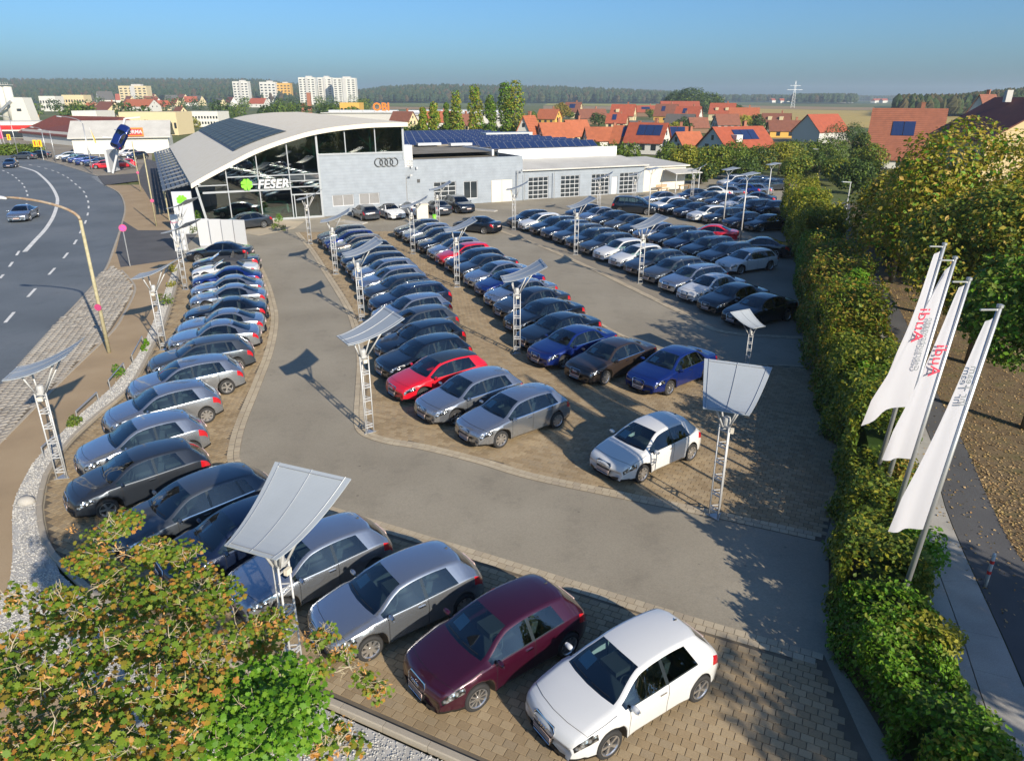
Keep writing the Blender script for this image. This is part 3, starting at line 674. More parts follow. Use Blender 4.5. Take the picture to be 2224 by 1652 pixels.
ctype('off-roader', L=4.63, W=1.90, wb=2.81, fo=0.89, R=0.365, cowl=1.22, atop=1.98, rtop=4.05, rbase=4.42, c0=4.10, bp=[2.45, 3.35], doors=[(1.35, 2.46), (2.465, 3.40)], roofw=.66, rails=True,
      top=[(0, .58), (.03, .72), (.09, .84), (.25, .93), (.7, 1.02), (1.22, 1.11), (1.6, 1.33), (1.98, 1.53), (2.4, 1.60), (2.9, 1.62), (3.6, 1.59), (4.05, 1.52), (4.25, 1.32), (4.42, 1.13), (4.53, 1.05), (4.60, .92), (4.63, .70)],
      belt=[(0, .57), (.1, .75), (.35, .87), (.8, .94), (1.22, 1.0), (2.4, 1.04), (3.6, 1.08), (4.1, 1.10), (4.48, .98), (4.63, .68)])
ctype('people carrier', L=4.85, W=1.90, wb=2.92, fo=0.92, R=0.335, cowl=1.02, atop=2.00, rtop=4.45, rbase=4.74, c0=4.45, bp=[2.25, 3.35], doors=[(1.25, 2.26), (2.265, 3.36)], roofw=.70, rails=True,
      top=[(0, .55), (.03, .70), (.09, .82), (.25, .92), (.6, 1.0), (1.02, 1.09), (1.5, 1.38), (2.0, 1.62), (2.5, 1.70), (3.2, 1.72), (4.0, 1.69), (4.45, 1.63), (4.62, 1.38), (4.74, 1.10), (4.79, 1.0), (4.83, .85), (4.85, .66)],
      belt=[(0, .54), (.1, .72), (.35, .85), (.7, .91), (1.02, .97), (2.4, .99), (3.6, 1.01), (4.4, 1.02), (4.72, .93), (4.85, .64)])

ROWS = 15
def car_surface(T):
    "vertices, quads and a tag for each quad; nose at +x"
    L, W = T['L'], T['W']; hw = W / 2
    fx, rx = T['fo'], T['fo'] + T['wb']; Ra = T['R'] + 0.055; zc = T['R']
    D = set(np.round(np.concatenate([np.arange(0, L, 0.13), [0, .015, .03, .06, .09, .14, .2, .45, L, L - .02, L - .05, L - .1, L - .16, L - .26]]), 3))
    for a, b in T['doors']: D |= {a, a + .014, b, b + .014}
    for b in T['bp']: D |= {b - .035, b + .045}
    D |= {.035, .36, .46, T['cowl'], T['atop'], T['rtop'], T['rbase'], T['c0'], T['cowl'] + .06, T['rtop'] + .05, T['rbase'] - .04, T['atop'] - .05}
    for c in (fx, rx):
        for k in range(-6, 7): D.add(round(c + Ra * math.sin(k / 6 * math.pi / 2), 3))
    D = sorted(d for d in D if 0 <= d <= L)
    keep = [D[0]]
    for d in D[1:]:
        if d - keep[-1] > 0.010: keep.append(d)
    D = np.array(keep)
    tx, ty = zip(*T['top']); bx, by = zip(*T['belt'])
    top = pchip(tx, ty, D); belt = np.minimum(pchip(bx, by, D), top - 0.015)
    plan = pchip([0, .08, .2, .45, .9, L * .5, L - .6, L - .25, L - .08, L], [.80, .88, .935, .975, 1.0, 1.0, .99, .965, .90, .84], D) * hw
    nose = pchip([0, .3, .7, 1.0, T['cowl'], T['atop'], T['atop'] + .5, T['rtop'] - .3, T['rtop'], T['rbase'], L], [.20, .19, .10, .08, .16, .10, 0, 0, -.08, -.12, -.16], D)
    roofk = pchip([0, .3, T['cowl'] - .05, T['atop'], T['rtop'], T['rbase'], L], [.80, .80, .82, T['roofw'], T['roofw'] - .02, .78, .80], D)
    V = np.zeros((len(D), ROWS, 3)); ht = np.zeros(len(D))
    for i, d in enumerate(D):
        b, t, pw = belt[i], top[i], plan[i]
        sill = 0.20 + 0.03 * (d < .25) + 0.06 * max(0, (d - L + .5) / .5)
        zb = sill; fl = 0
        for c in (fx, rx):
            if abs(d - c) < Ra: zb = max(zb, zc + math.sqrt(max(Ra * Ra - (d - c) ** 2, 0)) - .0)
            fl = max(fl, 1 - max(0, abs(d - c) - Ra * .8) / .3) if abs(d - c) < Ra * .8 + .3 else fl
        b4 = sill + (b - sill) * .72
        def up(z, k): return max(z, zb + 0.022 * k)
        cabin = max(0.0, min(1.0, (t - b - .03) / .25))
        zr = b + (t - b) * (.55 + .33 * cabin); yr = roofk[i] * hw if cabin > 0 else roofk[i] * pw
        yr = min(yr, pw * .93)
        pts = [(0, .19), (pw * .62, .19), (pw * .62, max(.19, zb - .01)), (pw * (.93 + .05 * fl), zb), (pw * (.965 + .035 * fl), up(sill + .07, 1)), (pw * (.972 + .032 * fl), up(sill + (b - sill) * .40, 2)),
               (pw * (1.003 + .004 * fl), min(up(b4, 3), b - .05)), (pw * .980, b - .03), (pw * .955, b), (pw * .94, b + .016 * cabin + .003), (yr + .028, zr - .03 * cabin), (yr - .012, zr + .022 * cabin), (yr - .065, zr + (t - zr) * .45), (yr * .52, zr + (t - zr) * .90), (0, t)]
        for r, (y, z) in enumerate(pts):
            lean = (.17 if r in (10, 11) else (.08 if r == 12 else 0)) * math.exp(-((d - T['c0']) / .42) ** 2) * cabin
            V[i, r] = (d - lean + nose[i] * (abs(y) / hw) ** 2.2, y, min(z, t))
        ht[i] = zr - b
    quads = []; tags = []
    half = len(D) * ROWS
    A = V.reshape(-1, 3); Bm = A.copy(); Bm[:, 1] *= -1
    VV = np.concatenate([A, Bm])
    soft, opn = T.get('soft'), T.get('open')
    for i in range(len(D) - 1):
        dm = (D[i] + D[i + 1]) / 2
        seam = any(abs(dm - e - .007) < .0071 for ab in T['doors'] for e in ab)
        for r in range(ROWS - 1):
            if r < 3: tg = 'underbody'
            elif r == 3: tg = 'sill' if T['fo'] < dm < rx else 'lip'
            elif r in (4, 5, 6): tg = 'body'
            elif r == 7: tg = 'body'
            elif r == 8: tg = 'trim' if T['cowl'] + .2 < dm < T['c0'] else 'body'
            elif r == 9: tg = 'body'
            else: tg = 'body'
            if 4 <= r <= 7:
                for k, (a, b) in enumerate(T['doors']):
                    if a + .014 < dm < b: tg = ('door', k)
                if seam: tg = 'seam'
            if opn and T['cowl'] + .05 < dm < 3.35 and r >= 9: tg = 'cabin'
            elif not opn:
                if r == 9 and T['cowl'] + .10 < dm < T['c0'] and ht[i] > .07:
                    tg = ('pillar', [b - .036 < dm < b + .046 for b in T['bp']].index(True)) if any(b - .036 < dm < b + .046 for b in T['bp']) else ('side_window', sum(dm > b for b in T['bp']))
                if r >= 12 and T['cowl'] < dm < T['atop']: tg = 'windscreen'
                elif r >= 12 and T['rtop'] + .04 < dm < T['rbase'] - .02: tg = 'rear_window'
                elif r >= 10 and T['atop'] <= dm <= T['rtop'] + .05: tg = 'roof' if r > 10 or soft else 'body'
                if soft and r in (9, 10, 11) and T['atop'] + .55 < dm < T['rbase']: tg = 'roof'
            if (r == 6 and .035 < dm < .46) or (r == 7 and .035 < dm < .36): tg = 'headlight'
            if r in (6, 7) and L - .34 < dm < L - .035: tg = 'taillight'
            if r >= 8 and .25 < dm < T['cowl'] - .02 and tg == 'body': tg = 'bonnet'
            for s in (0, 1):
                a, b, c, e = [s * half + x for x in (i * ROWS + r, (i + 1) * ROWS + r, (i + 1) * ROWS + r + 1, i * ROWS + r + 1)]
                quads.append((a, b, c, e) if s == 0 else (e, c, b, a))
                tags.append((tg, s) if (isinstance(tg, tuple) or tg in ('headlight', 'taillight', 'pillar', 'trim')) else (tg, -1))
    # nose and tail faces
    for i0, tg in ((0, 'body'), (len(D) - 1, 'body')):
        for r in range(3, ROWS - 1):
            a, b = i0 * ROWS + r, i0 * ROWS + r + 1
            q = (a, b, half + b, half + a)
            quads.append(q if i0 == 0 else q[::-1]); tags.append((tg, -1))
    VV = VV.copy(); VV[:, 0] = L / 2 - VV[:, 0]
    # merge centre line
    return VV, quads, tags, D, top, belt, plan, roofk

def smooth_normals(V, Q):
    N = np.zeros_like(V); Q = np.array(Q)
    n = np.cross(V[Q[:, 2]] - V[Q[:, 0]], V[Q[:, 3]] - V[Q[:, 1]])
    for k in range(4): np.add.at(N, Q[:, k], n)
    key = {}
    R = np.round(V, 4)
    _, inv = np.unique(R, axis=0, return_inverse=True); inv = inv.ravel()
    S_ = np.zeros((inv.max() + 1, 3)); np.add.at(S_, inv, N); N = S_[inv]
    return N / np.maximum(np.linalg.norm(N, axis=1, keepdims=True), 1e-9)

PAINTS = {
    'white': ((0.57, 0.58, 0.59), 0.0, .4), 'silver': ((0.40, 0.43, 0.48), 0.85, .26), 'grey': ((0.062, 0.074, 0.092), 0.5, .32), 'dark grey': ((0.03, 0.037, 0.05), 0.5, .32),
    'black': ((0.005, 0.009, 0.018), 0.3, .28), 'dark blue': ((0.008, 0.016, 0.045), 0.4, .3), 'blue': ((0.005, 0.020, 0.15), 0.4, .3), 'red': ((0.56, 0.006, 0.02), 0.1, .35),
    'purple': ((0.045, 0.004, 0.018), 0.4, .3), 'brown': ((0.05, 0.036, 0.03), 0.5, .35), 'beige grey': ((0.24, 0.215, 0.19), 0.6, .35)}
PM = {k: paint('paint_' + k.replace(' ', '_'), *v) for k, v in PAINTS.items()}
CACHE = {}
_surf = {}
def sub_mesh(name, V, N, quads, mats, midx):
    Q = np.array(quads); used, inv = np.unique(Q, return_inverse=True); inv = inv.reshape(Q.shape)
    me = bpy.data.meshes.new(name); me.from_pydata(V[used].tolist(), [], inv.tolist())
    for m in mats: me.materials.append(m)
    me.polygons.foreach_set('material_index', midx); me.polygons.foreach_set('use_smooth', [True] * len(midx))
    me.update()
    me.normals_split_custom_set_from_vertices(N[used].tolist())
    return me
def wheel_meshes():
    t = MB(); prof = [(.62, -.5), (.90, -.52), (.985, -.40), (1.0, -.2), (1.0, .2), (.985, .40), (.90, .52), (.70, .50), (.68, .40)]
    t.lathe([(r, z * .68) for r, z in prof], 28, 0, 'y')
    tyre = t.mesh('tyre', M['rubber'], True)
    out = {'tyre': tyre}
    for nsp, nm in ((5, 'five'), (10, 'ten'), (8, 'disc')):
        m = MB()
        m.lathe([(.68, .27), (.70, .345), (.66, .35), (.62, .29), (.60, .1), (.60, -.3)], 28, 0, 'y')
        m.lathe([(0.001, .02), (.6, .02)], 28, 1, 'y')
        m.lathe([(.001, .31), (.13, .31), (.15, .24), (.15, .05)], 12, 0, 'y')
        for k in range(nsp):
            a = 2 * math.pi * k / nsp; wd = .20 if nsp == 5 else (.10 if nsp == 10 else .22)
            ca, sa = math.cos(a), math.sin(a)
            def P(r, s, y): return (r * ca - s * sa, y, r * sa + s * ca)
            w0, w1 = wd * .8, wd * (1.0 if nsp != 8 else 1.25)
            m.poly([P(.10, -w0 / 2, .29), P(.63, -w1 / 2, .30), P(.63, w1 / 2, .30), P(.10, w0 / 2, .29)], 0)
            m.poly([P(.10, w0 / 2, .29), P(.63, w1 / 2, .30), P(.63, w1 / 2, .18), P(.10, w0 / 2, .18)], 0)
            m.poly([P(.10, -w0 / 2, .18), P(.63, -w1 / 2, .18), P(.63, -w1 / 2, .30), P(.10, -w0 / 2, .29)], 0)
        out[nm] = m.mesh('rim', [M['rim'], M['black']])
    for nm in ('five', 'ten', 'disc'):          # tyre and rim in one, for cars too far off to show both
        me = bpy.data.meshes.new('wheel'); a, b = tyre, out[nm]
        va = [v.co[:] for v in a.vertices]; vb = [v.co[:] for v in b.vertices]
        me.from_pydata(va + vb, [], [p.vertices[:] for p in a.polygons] + [tuple(i + len(va) for i in p.vertices) for p in b.polygons])
        for mm in (M['rubber'], M['rim'], M['black']): me.materials.append(mm)
        me.polygons.foreach_set('material_index', [0] * len(a.polygons) + [1 + p.material_index for p in b.polygons])
        me.polygons.foreach_set('use_smooth', [True] * len(a.polygons) + [False] * len(b.polygons)); me.update()
        out['whole_' + nm] = me
    return out
WH = wheel_meshes()
def ring_mb(mb, c, R, r, n=14, k=6, m=0):
    "small torus lying in the y-z plane"
    for i in range(n):
        pass
    rings = []
    for i in range(n):
        a = 2 * math.pi * i / n; row = []
        for j in range(k):
            b = 2 * math.pi * j / k
            row.append(mb.pv((c[0] + r * math.sin(b), c[1] + (R + r * math.cos(b)) * math.cos(a), c[2] + (R + r * math.cos(b)) * math.sin(a))))
        rings.append(row)
    for i in range(n):
        A, B = rings[i], rings[(i + 1) % n]
        for j in range(k): mb.face((A[j], A[(j + 1) % k], B[(j + 1) % k], B[j]), m)

def car_extras(T, key):
    "meshes that do not depend on paint"
    if ('x', key) in CACHE: return CACHE['x', key]
    V, Q, tags, D, top, belt, plan, roofk = _surf[key]; L, W = T['L'], T['W']; hw = W / 2; X = lambda d: L / 2 - d
    e = {}
    z1 = top[np.searchsorted(D, .09)] - .02; z0 = z1 - .37
    gy = .30
    def gx(z, y=0): return X(np.interp(z, [.25, .50, z1 + .03], [-.012, -.012, .075])) - .19 * (abs(y) / hw) ** 2.2
    hexa = [(-gy, z1 - .06), (-gy + .05, z1), (gy - .05, z1), (gy, z1 - .06), (gy - .06, z0), (-gy + .06, z0)]
    m = MB(); A = [m.pv((gx(z, y) + .006, y, z)) for y, z in hexa]; Bk = [m.pv((gx(z, y) - .06, y, z)) for y, z in hexa]
    m.face(A, 0)
    for i in range(6): m.face((A[i], A[i - 1], Bk[i - 1], Bk[i]), 0)
    for k in range(5):
        z = z0 + .05 + k * .055; hy = np.interp(z, [z0, z1 - .06], [gy - .07, gy - .02])
        m.box((gx(z) + .008, 0, z), (.008, 2 * hy, .010), 1)
    e['grille'] = m.mesh('grille', [M['black'], M['grey_dark']])
    m = MB(); loop = [(gx(z, y) + .012, y, z) for y, z in hexa] ; m.tube(loop + loop[:1], .011, 5)
    e['grille_frame'] = m.mesh('grille_frame', M['chrome'])
    m = MB()
    for k in (-1.5, -.5, .5, 1.5): ring_mb(m, (gx(z1 - .10) + .028, k * .062, z1 - .10), .042, .0085, 12, 5)
    e['badge'] = m.mesh('badge', M['chrome'])
    e['air_intake'] = []
    for s in (-1, 1):
        m = MB(); pts = [(.36, .26), (.60, .27), (.60, .36), (.38, .33)]
        q = [(gx(.3, y) + .004, s * y, z + (.05 if key in ('off-roader', 'people carrier') else 0)) for y, z in pts]
        m.poly(q if s < 0 else q[::-1], 0); e['air_intake'].append(m.mesh('air_intake', M['black']))
    m = MB(); m.box((X(-.006), 0, z0 + .10), (.014, .50, .105)); e['plate_front'] = m.mesh('number_plate', M['plate'])
    zr = .80 if key in ('small hatchback', 'hatchback', 'three-door hatchback', 'estate', 'off-roader', 'people carrier') else .66
    rr_ = [(b, a) for a, b in T['top'] if a > L - .5][::-1]; dz = np.interp(zr, [b for b, a in rr_], [a for b, a in rr_])
    m = MB(); m.box((X(dz), 0, zr), (.02, .50, .105), 0, Matrix.Rotation(.32, 3, 'Y')); e['plate_rear'] = m.mesh('number_plate', M['plate'])
    # mirror
    m = MB(); ym = hw + .085; zm = belt[np.searchsorted(D, T['cowl'] + .4)] + .055; xm = X(T['cowl'] + .36)
    rings = []
    for s, kx in ((-.11, .3), (-.09, .75), (-.03, 1.0), (.05, .95), (.10, .55)):
        rings.append([m.pv((xm + .055 * kx * math.cos(a) + .02, ym + s, zm + .065 * kx * math.sin(a))) for a in [2 * math.pi * j / 10 for j in range(10)]])
    for A_, B_ in zip(rings, rings[1:]):
        for j in range(10): m.face((A_[j], B_[j], B_[(j + 1) % 10], A_[(j + 1) % 10]), 0)
    m.face(rings[-1], 0); m.face(rings[0][::-1], 0); m.bar((xm, hw * .93, zm - .05), (xm, ym - .05, zm - .03), .04, .03, 1)
    e['mirror_l'] = (m.v, m.f, m.m)
    e['mirror_r'] = ([(x, -y, z) for x, y, z in m.v], [f[::-1] for f in m.f], m.m)
    # door handles
    e['handles'] = []
    for a, b in T['doors']:
        for s in (-1, 1):
            m = MB(); d = b - .16; zz = belt[np.searchsorted(D, d)] - .10
            m.box((X(d), s * (hw + .004), zz), (.17, .03, .03)); e['handles'].append((T['doors'].index((a, b)), 0 if s > 0 else 1, m.mesh('door_handle', M['chrome'])))
    # cabin: dash, seats, wheel
    m = MB(); c0 = T['cowl']; zb = belt[np.searchsorted(D, 2.0)]
    m.box((X(c0 + .38), 0, zb - .14), (.42, W * .76, .24)); m.box((X((c0 + T['rbase']) / 2 + .2), 0, .34), (T['rbase'] - c0 - .2, W * .80, .10))
    for s in (-1, 1):
        for dd, h in ((c0 + 1.10, .62), (c0 + 1.95, .55)):
            if dd > T['rtop'] - .1 and not T.get('open'): continue
            m.box((X(dd), s * .36, .56), (.5, .48, .18))
            m.box((X(dd + .32), s * .36, .62 + h / 2 - .1), (.16, .46, h), 0, Matrix.Rotation(-.22, 3, 'Y'))
            m.box((X(dd + .40), s * .36, .62 + h - .03), (.10, .24, .16), 0, Matrix.Rotation(-.15, 3, 'Y'))
    m.M = Matrix.Translation((X(c0 + .68), .36, zb - .05)) @ Matrix.Rotation(-.45, 4, 'Y'); ring_mb(m, (0, 0, 0), .17, .014, 14, 5); m.M = Matrix.Identity(4)
    e['cabin'] = m.mesh('cabin', M['inside'])
    # price sheet behind the windscreen, on the kerb side
    m = MB()
    Vg = V[:len(D) * ROWS].reshape(len(D), ROWS, 3)
    def surf(d, y_):
        i = int(np.argmin(abs(D - d))); P_ = Vg[i, 9:][::-1]; return (float(np.interp(y_, P_[:, 1], P_[:, 0])), float(np.interp(y_, P_[:, 1], P_[:, 2])))
    q4 = []
    for d_, y_ in ((c0 + .16, .56), (c0 + .16, .24), (c0 + .46, .22), (c0 + .46, .52)):
        x_, z_ = surf(d_, y_); q4.append((x_ - .02, -y_, z_ - .035))
    m.quad(*q4); e['sheet'] = m.mesh('price_sheet', M['paper'])
    # bonnet shut line and wipers
    m = MB(); ii = [i for i in range(len(D)) if .26 <= D[i] <= c0 - .03]
    side = [Vg[i, 9] + np.array([0, 0, .004]) for i in ii]
    fr_ = [Vg[ii[0], r] + np.array([.004, 0, .003]) for r in range(10, ROWS)]
    line = [tuple(v) for v in side[::-1]] + [tuple(v) for v in fr_]; line += [(x_, -y_, z_) for x_, y_, z_ in line[::-1][1:]]
    m.tube(line, .005, 4); e['shut_line'] = m.mesh('bonnet_gap', M['black'])
    e['wipers'] = []
    for ya, yb in ((.05, .50), (-.55, -.08)):
        m = MB(); pts_ = []
        for y_ in np.linspace(ya, yb, 4):
            x_, z_ = surf(c0 + .07, abs(y_)); pts_.append((x_, y_, z_ + .018))
        m.tube(pts_, .009, 4); e['wipers'].append(m.mesh('wiper', M['black']))
    # aerial fin
    m = MB(); dd = T['rtop'] - .12; zt = np.interp(dd, D, top) - .01
    m.prism([(X(dd) + .08, -.008, zt), (X(dd) - .06, -.008, zt - .01), (X(dd) - .055, -.008, zt + .03), (X(dd) - .03, -.008, zt + .03)][::-1], (0, .016, 0)); e['aerial'] = m.mesh('aerial', M['grey_dark'])
    if T.get('rails'):
        for s in (-1, 1):
            m = MB(); P = []
            for dd in np.linspace(T['atop'] + .15, T['rtop'] - .05, 7):
                i = np.searchsorted(D, dd); yr = roofk[i] * hw
                P.append((X(dd), s * (yr - .03), np.interp(dd, D, top) + .02))
            P[0] = (P[0][0], P[0][1], P[0][2] - .05); P[-1] = (P[-1][0], P[-1][1], P[-1][2] - .05); m.tube(P, .017, 6); e['rail', s] = m.mesh('roof_rail', M['chrome'], True)
    if T.get('open'):
        m = MB(); a0 = [(X(c0 + .03 + .12 * (y / .6) ** 2), y, .95) for y in (-.66, -.33, 0, .33, .66)]; a1 = [(X(c0 + .62 + .08 * (y / .6) ** 2), y * .86, 1.30) for y in (-.66, -.33, 0, .33, .66)]
        for k in range(4): m.quad(a0[k + 1], a0[k], a1[k], a1[k + 1])
        e['screen'] = m.mesh('windscreen', M['carglass']); m = MB(); m.tube([a0[0], a1[0], a1[1], a1[2], a1[3], a1[4], a0[4]], .022, 6); e['screen_frame'] = m.mesh('windscreen_frame', M['chrome'])
    CACHE['x', key] = e; return e

def car_parts(key, colour, lod, rim='five', sheet=True, roof_black=False, rail_bright=True):
    "list of (name, mesh, location, scale, children) shared by all cars of this look"
    ck = (key, colour, lod, rim, sheet, roof_black)
    if ck in CACHE: return CACHE[ck]
    T = CAR[key]
    if key not in _surf: _surf[key] = car_surface(T)
    V, Q, tags, D, top, belt, plan, roofk = _surf[key]
    nk = ('n', key)
    if nk not in CACHE: CACHE[nk] = smooth_normals(V, Q)
    N = CACHE[nk]; P = PM[colour]; e = car_extras(T, key); L, W = T['L'], T['W']
    soft = T.get('soft')
    dark = M['black']; fab = M['inside']
    matof = {'body': P, 'bonnet': P, 'roof': (fab if soft else (M['dark_glass'] if roof_black else P)), 'door': P, 'sill': dark if key in ('off-roader',) else P, 'underbody': dark, 'seam': dark, 'lip': dark, 'trim': M['chrome'] if T.get('rails') or key in ('saloon', 'coupe', 'hatchback') else M['dark_glass'],
             'pillar': M['dark_glass'], 'windscreen': M['carglass'], 'rear_window': M['carglass'], 'side_window': M['carglass'], 'headlight': M['lamp_clear'], 'taillight': M['lamp_red'], 'cabin': fab}
    groups = {}
    for q, (t, s) in zip(Q, tags):
        base = t[0] if isinstance(t, tuple) else t
        if lod == 'near':
            k = {'seam': ('body', -1), 'underbody': ('body', -1), 'sill': ('body', -1), 'lip': ('body', -1), 'trim': ('window_trim', s)}.get(base, (t, s))
        else:
            k = ('windows', -1) if base in ('windscreen', 'rear_window', 'side_window') else ((base, s) if base in ('headlight', 'taillight') else ('body', -1))
        groups.setdefault(k, ([], []))
        groups[k][0].append(q); groups[k][1].append(matof[base])
    out = []
    for (t, s), (qs, ms) in groups.items():
        nm = t[0] if isinstance(t, tuple) else t
        mats = list(dict.fromkeys(ms)); idx = [mats.index(m) for m in ms]
        me = sub_mesh(nm, V, N, qs, mats, idx)
        ch = []
        if nm == 'door':
            for di, ds, hm in e['handles']:
                if di == t[1] and ds == s: ch.append(('door_handle', hm, None, None, []))
        out.append((nm, me, None, None, ch))
    nk_ = lambda d: float(pchip([0, .3, .7, 1.0, T['cowl'], T['atop'], T['atop'] + .5, T['rtop'] - .3, T['rtop'], T['rbase'], L], [.20, .19, .10, .08, .16, .10, 0, 0, -.08, -.12, -.16], [d])[0])
    fx, rx = L / 2 - T['fo'] - .93 * nk_(T['fo']), L / 2 - T['fo'] - T['wb'] - .93 * nk_(T['fo'] + T['wb']); R = T['R']; y = W / 2 - .105
    for x in (fx, rx):
        for s in (1, -1):
            sc = (R * (1 if s > 0 else -1), R * s, R)
            if lod == 'near': out.append(('wheel', None, (x, s * y, R), sc, [('tyre', WH['tyre'], None, None, []), ('rim', WH[rim], None, None, [])]))
            else: out.append(('wheel', WH['whole_' + rim], (x, s * y, R), sc, []))
    if lod == 'near':
        out.append(('grille', e['grille'], None, None, [('grille_frame', e['grille_frame'], None, None, []), ('badge', e['badge'], None, None, []), ('number_plate', e['plate_front'], None, None, [])]))
        out.extend(('air_intake', mm, None, None, []) for mm in e['air_intake'])
        out.append(('bonnet_gap', e['shut_line'], None, None, [])); out.extend(('wiper', mm, None, None, []) for mm in e['wipers'])
        out.append(('number_plate', e['plate_rear'], None, None, []))
        out.append(('aerial', e['aerial'], None, None, []))
        if not T.get('open'): out.append(('cabin', e['cabin'], None, None, []))
    else:
        out.append(('grille', e['grille'], None, None, [])); out.append(('grille_frame', e['grille_frame'], None, None, [])); out.append(('number_plate', e['plate_front'], None, None, [])); out.append(('number_plate', e['plate_rear'], None, None, []))
    if T.get('open'):
        out.append(('windscreen', e['screen'], None, None, [('windscreen_frame', e['screen_frame'], None, None, [])])); out.append(('cabin', e['cabin'], None, None, []))
    for side in ('l', 'r'):
        v, f, mi = e['mirror_' + side]; me = bpy.data.meshes.new('mirror'); me.from_pydata(v, [], f); me.materials.append(P); me.materials.append(dark); me.polygons.foreach_set('material_index', mi); me.update()
        me.polygons.foreach_set('use_smooth', [True] * len(f)); out.append(('mirror', me, None, None, []))
    if sheet and not T.get('open'): out.append(('price_sheet', e['sheet'], None, None, []))
    if T.get('rails') and lod == 'near' or T.get('rails') and rail_bright:
        for s in (-1, 1): out.append(('roof_rail', e['rail', s], None, None, []))
    CACHE[ck] = out; return out
def place_parts(parts, parent, depth=0):
    for nm, me, loc, sc, ch in parts:
        o = link(bpy.data.objects.new(nm, me), parent)
        if loc: o.location = loc
        if sc: o.scale = sc
        if ch: place_parts(ch, o, depth + 1)
NCARS = 0
def car(key, colour, x, y, heading, label, group, lod='far', rim=None, sheet=True, front=True, roof_black=False, z=0.0, tilt=None):
    "front=True: (x, y) is the middle of the nose, else the car's centre; heading in degrees"
    global NCARS
    T = CAR[key]; h = math.radians(heading)
    if front: x, y = x - math.cos(h) * T['L'] / 2, y - math.sin(h) * T['L'] / 2
    nm = {'estate': 'estate_car', 'saloon': 'saloon_car', 'roadster': 'roadster_car', 'coupe': 'coupe_car'}.get(key, key.replace(' ', '_').replace('-', '_') + ('' if 'car' in key else '_car'))
    r = thing(nm, label, 'car', (x, y, z), h, group)
    if tilt is not None: r.rotation_euler = tilt
    rim = rim or ('five', 'ten', 'disc')[NCARS % 3]; NCARS += 1
    place_parts(car_parts(key, colour, lod, rim, sheet, roof_black), r)
    return r
# ------------------------------------------------------------------ the parked rows
ORD = ['first', 'second', 'third', 'fourth', 'fifth', 'sixth', 'seventh', 'eighth', 'ninth', 'tenth', 'eleventh', 'twelfth', 'thirteenth', 'fourteenth', 'fifteenth', 'sixteenth', 'seventeenth', 'eighteenth', 'nineteenth']
PV = 0.022
LK = 'metallic'
def row(cars, text, group):
    for i, (key, colour, x, y, hd, lod) in enumerate(cars):
        fin = {'silver': 'silver', 'white': 'white'}.get(colour, colour)
        car(key, fin, x, y, hd, f'{fin} {key}, {ORD[i]} car {text}', group, lod, z=PV)
SH, HB, HB3, SA, ES, TT, RO, CV, CO, OR, PC = 'small hatchback', 'hatchback', 'three-door hatchback', 'saloon', 'estate', 'sports coupe', 'roadster', 'open convertible', 'coupe', 'off-roader', 'people carrier'
# front row at the bottom of the lot
row([(SH, 'white', .55, 9.70, 214, 'near'), (SH, 'purple', -1.87, 10.70, 217.5, 'near'), (SH, 'silver', -4.18, 12.05, 216, 'near'), (SH, 'silver', -6.39, 13.19, 219, 'near'), (SH, 'dark blue', -8.45, 14.15, 221, 'near')],
    'from the right in the front row nearest the viewer', 'cars in the front row')
# left row along the gravel strip, nearest first
row([(HB, 'grey', -10.25, 15.45, 223, 'near'), (SH, 'dark grey', -12.58, 17.44, 219, 'near'), (SH, 'silver', -13.57, 19.68, 217, 'near'), (SH, 'silver', -14.23, 22.55, 215, 'near'), (HB, 'silver', -14.79, 25.37, 211, 'near'), (HB, 'grey', -15.34, 28.19, 206, 'near'),
     (TT, 'silver', -15.94, 31.31, 199, 'near'), (TT, 'silver', -16.36, 33.28, 198, 'near'), (TT, 'black', -16.99, 35.62, 197, 'near'), (TT, 'silver', -17.91, 38.43, 197, 'far'), (TT, 'silver', -18.75, 40.59, 197, 'far'), (TT, 'blue', -19.66, 42.98, 196, 'far'),
     (RO, 'white', -20.67, 45.42, 193, 'far'), (CV, 'dark grey', -21.54, 47.6, 195, 'far')],
    'from the near end of the left row', 'cars in the left row')
car(CO, 'black', -23.5, 51.5, 184.5, 'black coupe side-on, last car of the left row below the white panels', 'cars in the left row', 'far', z=PV)
# row B, nearest first
def inter(pts, n):
    P = [Vector((*p, 0)) for p in pts]; L = [0]
    for a, b in zip(P, P[1:]): L.append(L[-1] + (b - a).length)
    out = []
    for k in range(n):
        s = L[-1] * k / (n - 1); j = max(i for i in range(len(L)) if L[i] <= s + 1e-6); j = min(j, len(P) - 2)
        out.append(P[j].lerp(P[j + 1], (s - L[j]) / (L[j + 1] - L[j])))
    return out
Bp = [(-1.64, 21.86), (-3.29, 23.63), (-4.7, 25.73), (-5.58, 28.02), (-6.04, 30.3), (-6.55, 32.8), (-7.1, 35.2), (-7.71, 37.62), (-8.51, 39.88), (-9.3, 42.2), (-10.08, 44.45), (-10.92, 46.55), (-11.76, 48.65), (-12.65, 50.9), (-13.65, 53.2), (-14.65, 55.4), (-15.66, 57.66)]
Bt = [(HB, 'silver'), (HB, 'silver'), (HB3, 'red'), (HB, 'black'), (HB, 'black'), (HB, 'grey'), (HB, 'silver'), (ES, 'dark blue'), (HB, 'dark grey'), (HB, 'silver'), (HB, 'silver'), (HB, 'black'), (HB, 'black'), (HB, 'black'), (HB, 'beige grey'), (HB, 'blue'), (HB, 'grey')]
Bh = [218, 217.5, 216.5, 215.5, 214.5, 213.5, 212.5, 211.5, 210.5, 209.5, 208.5, 207.5, 207, 206, 206, 205, 205]
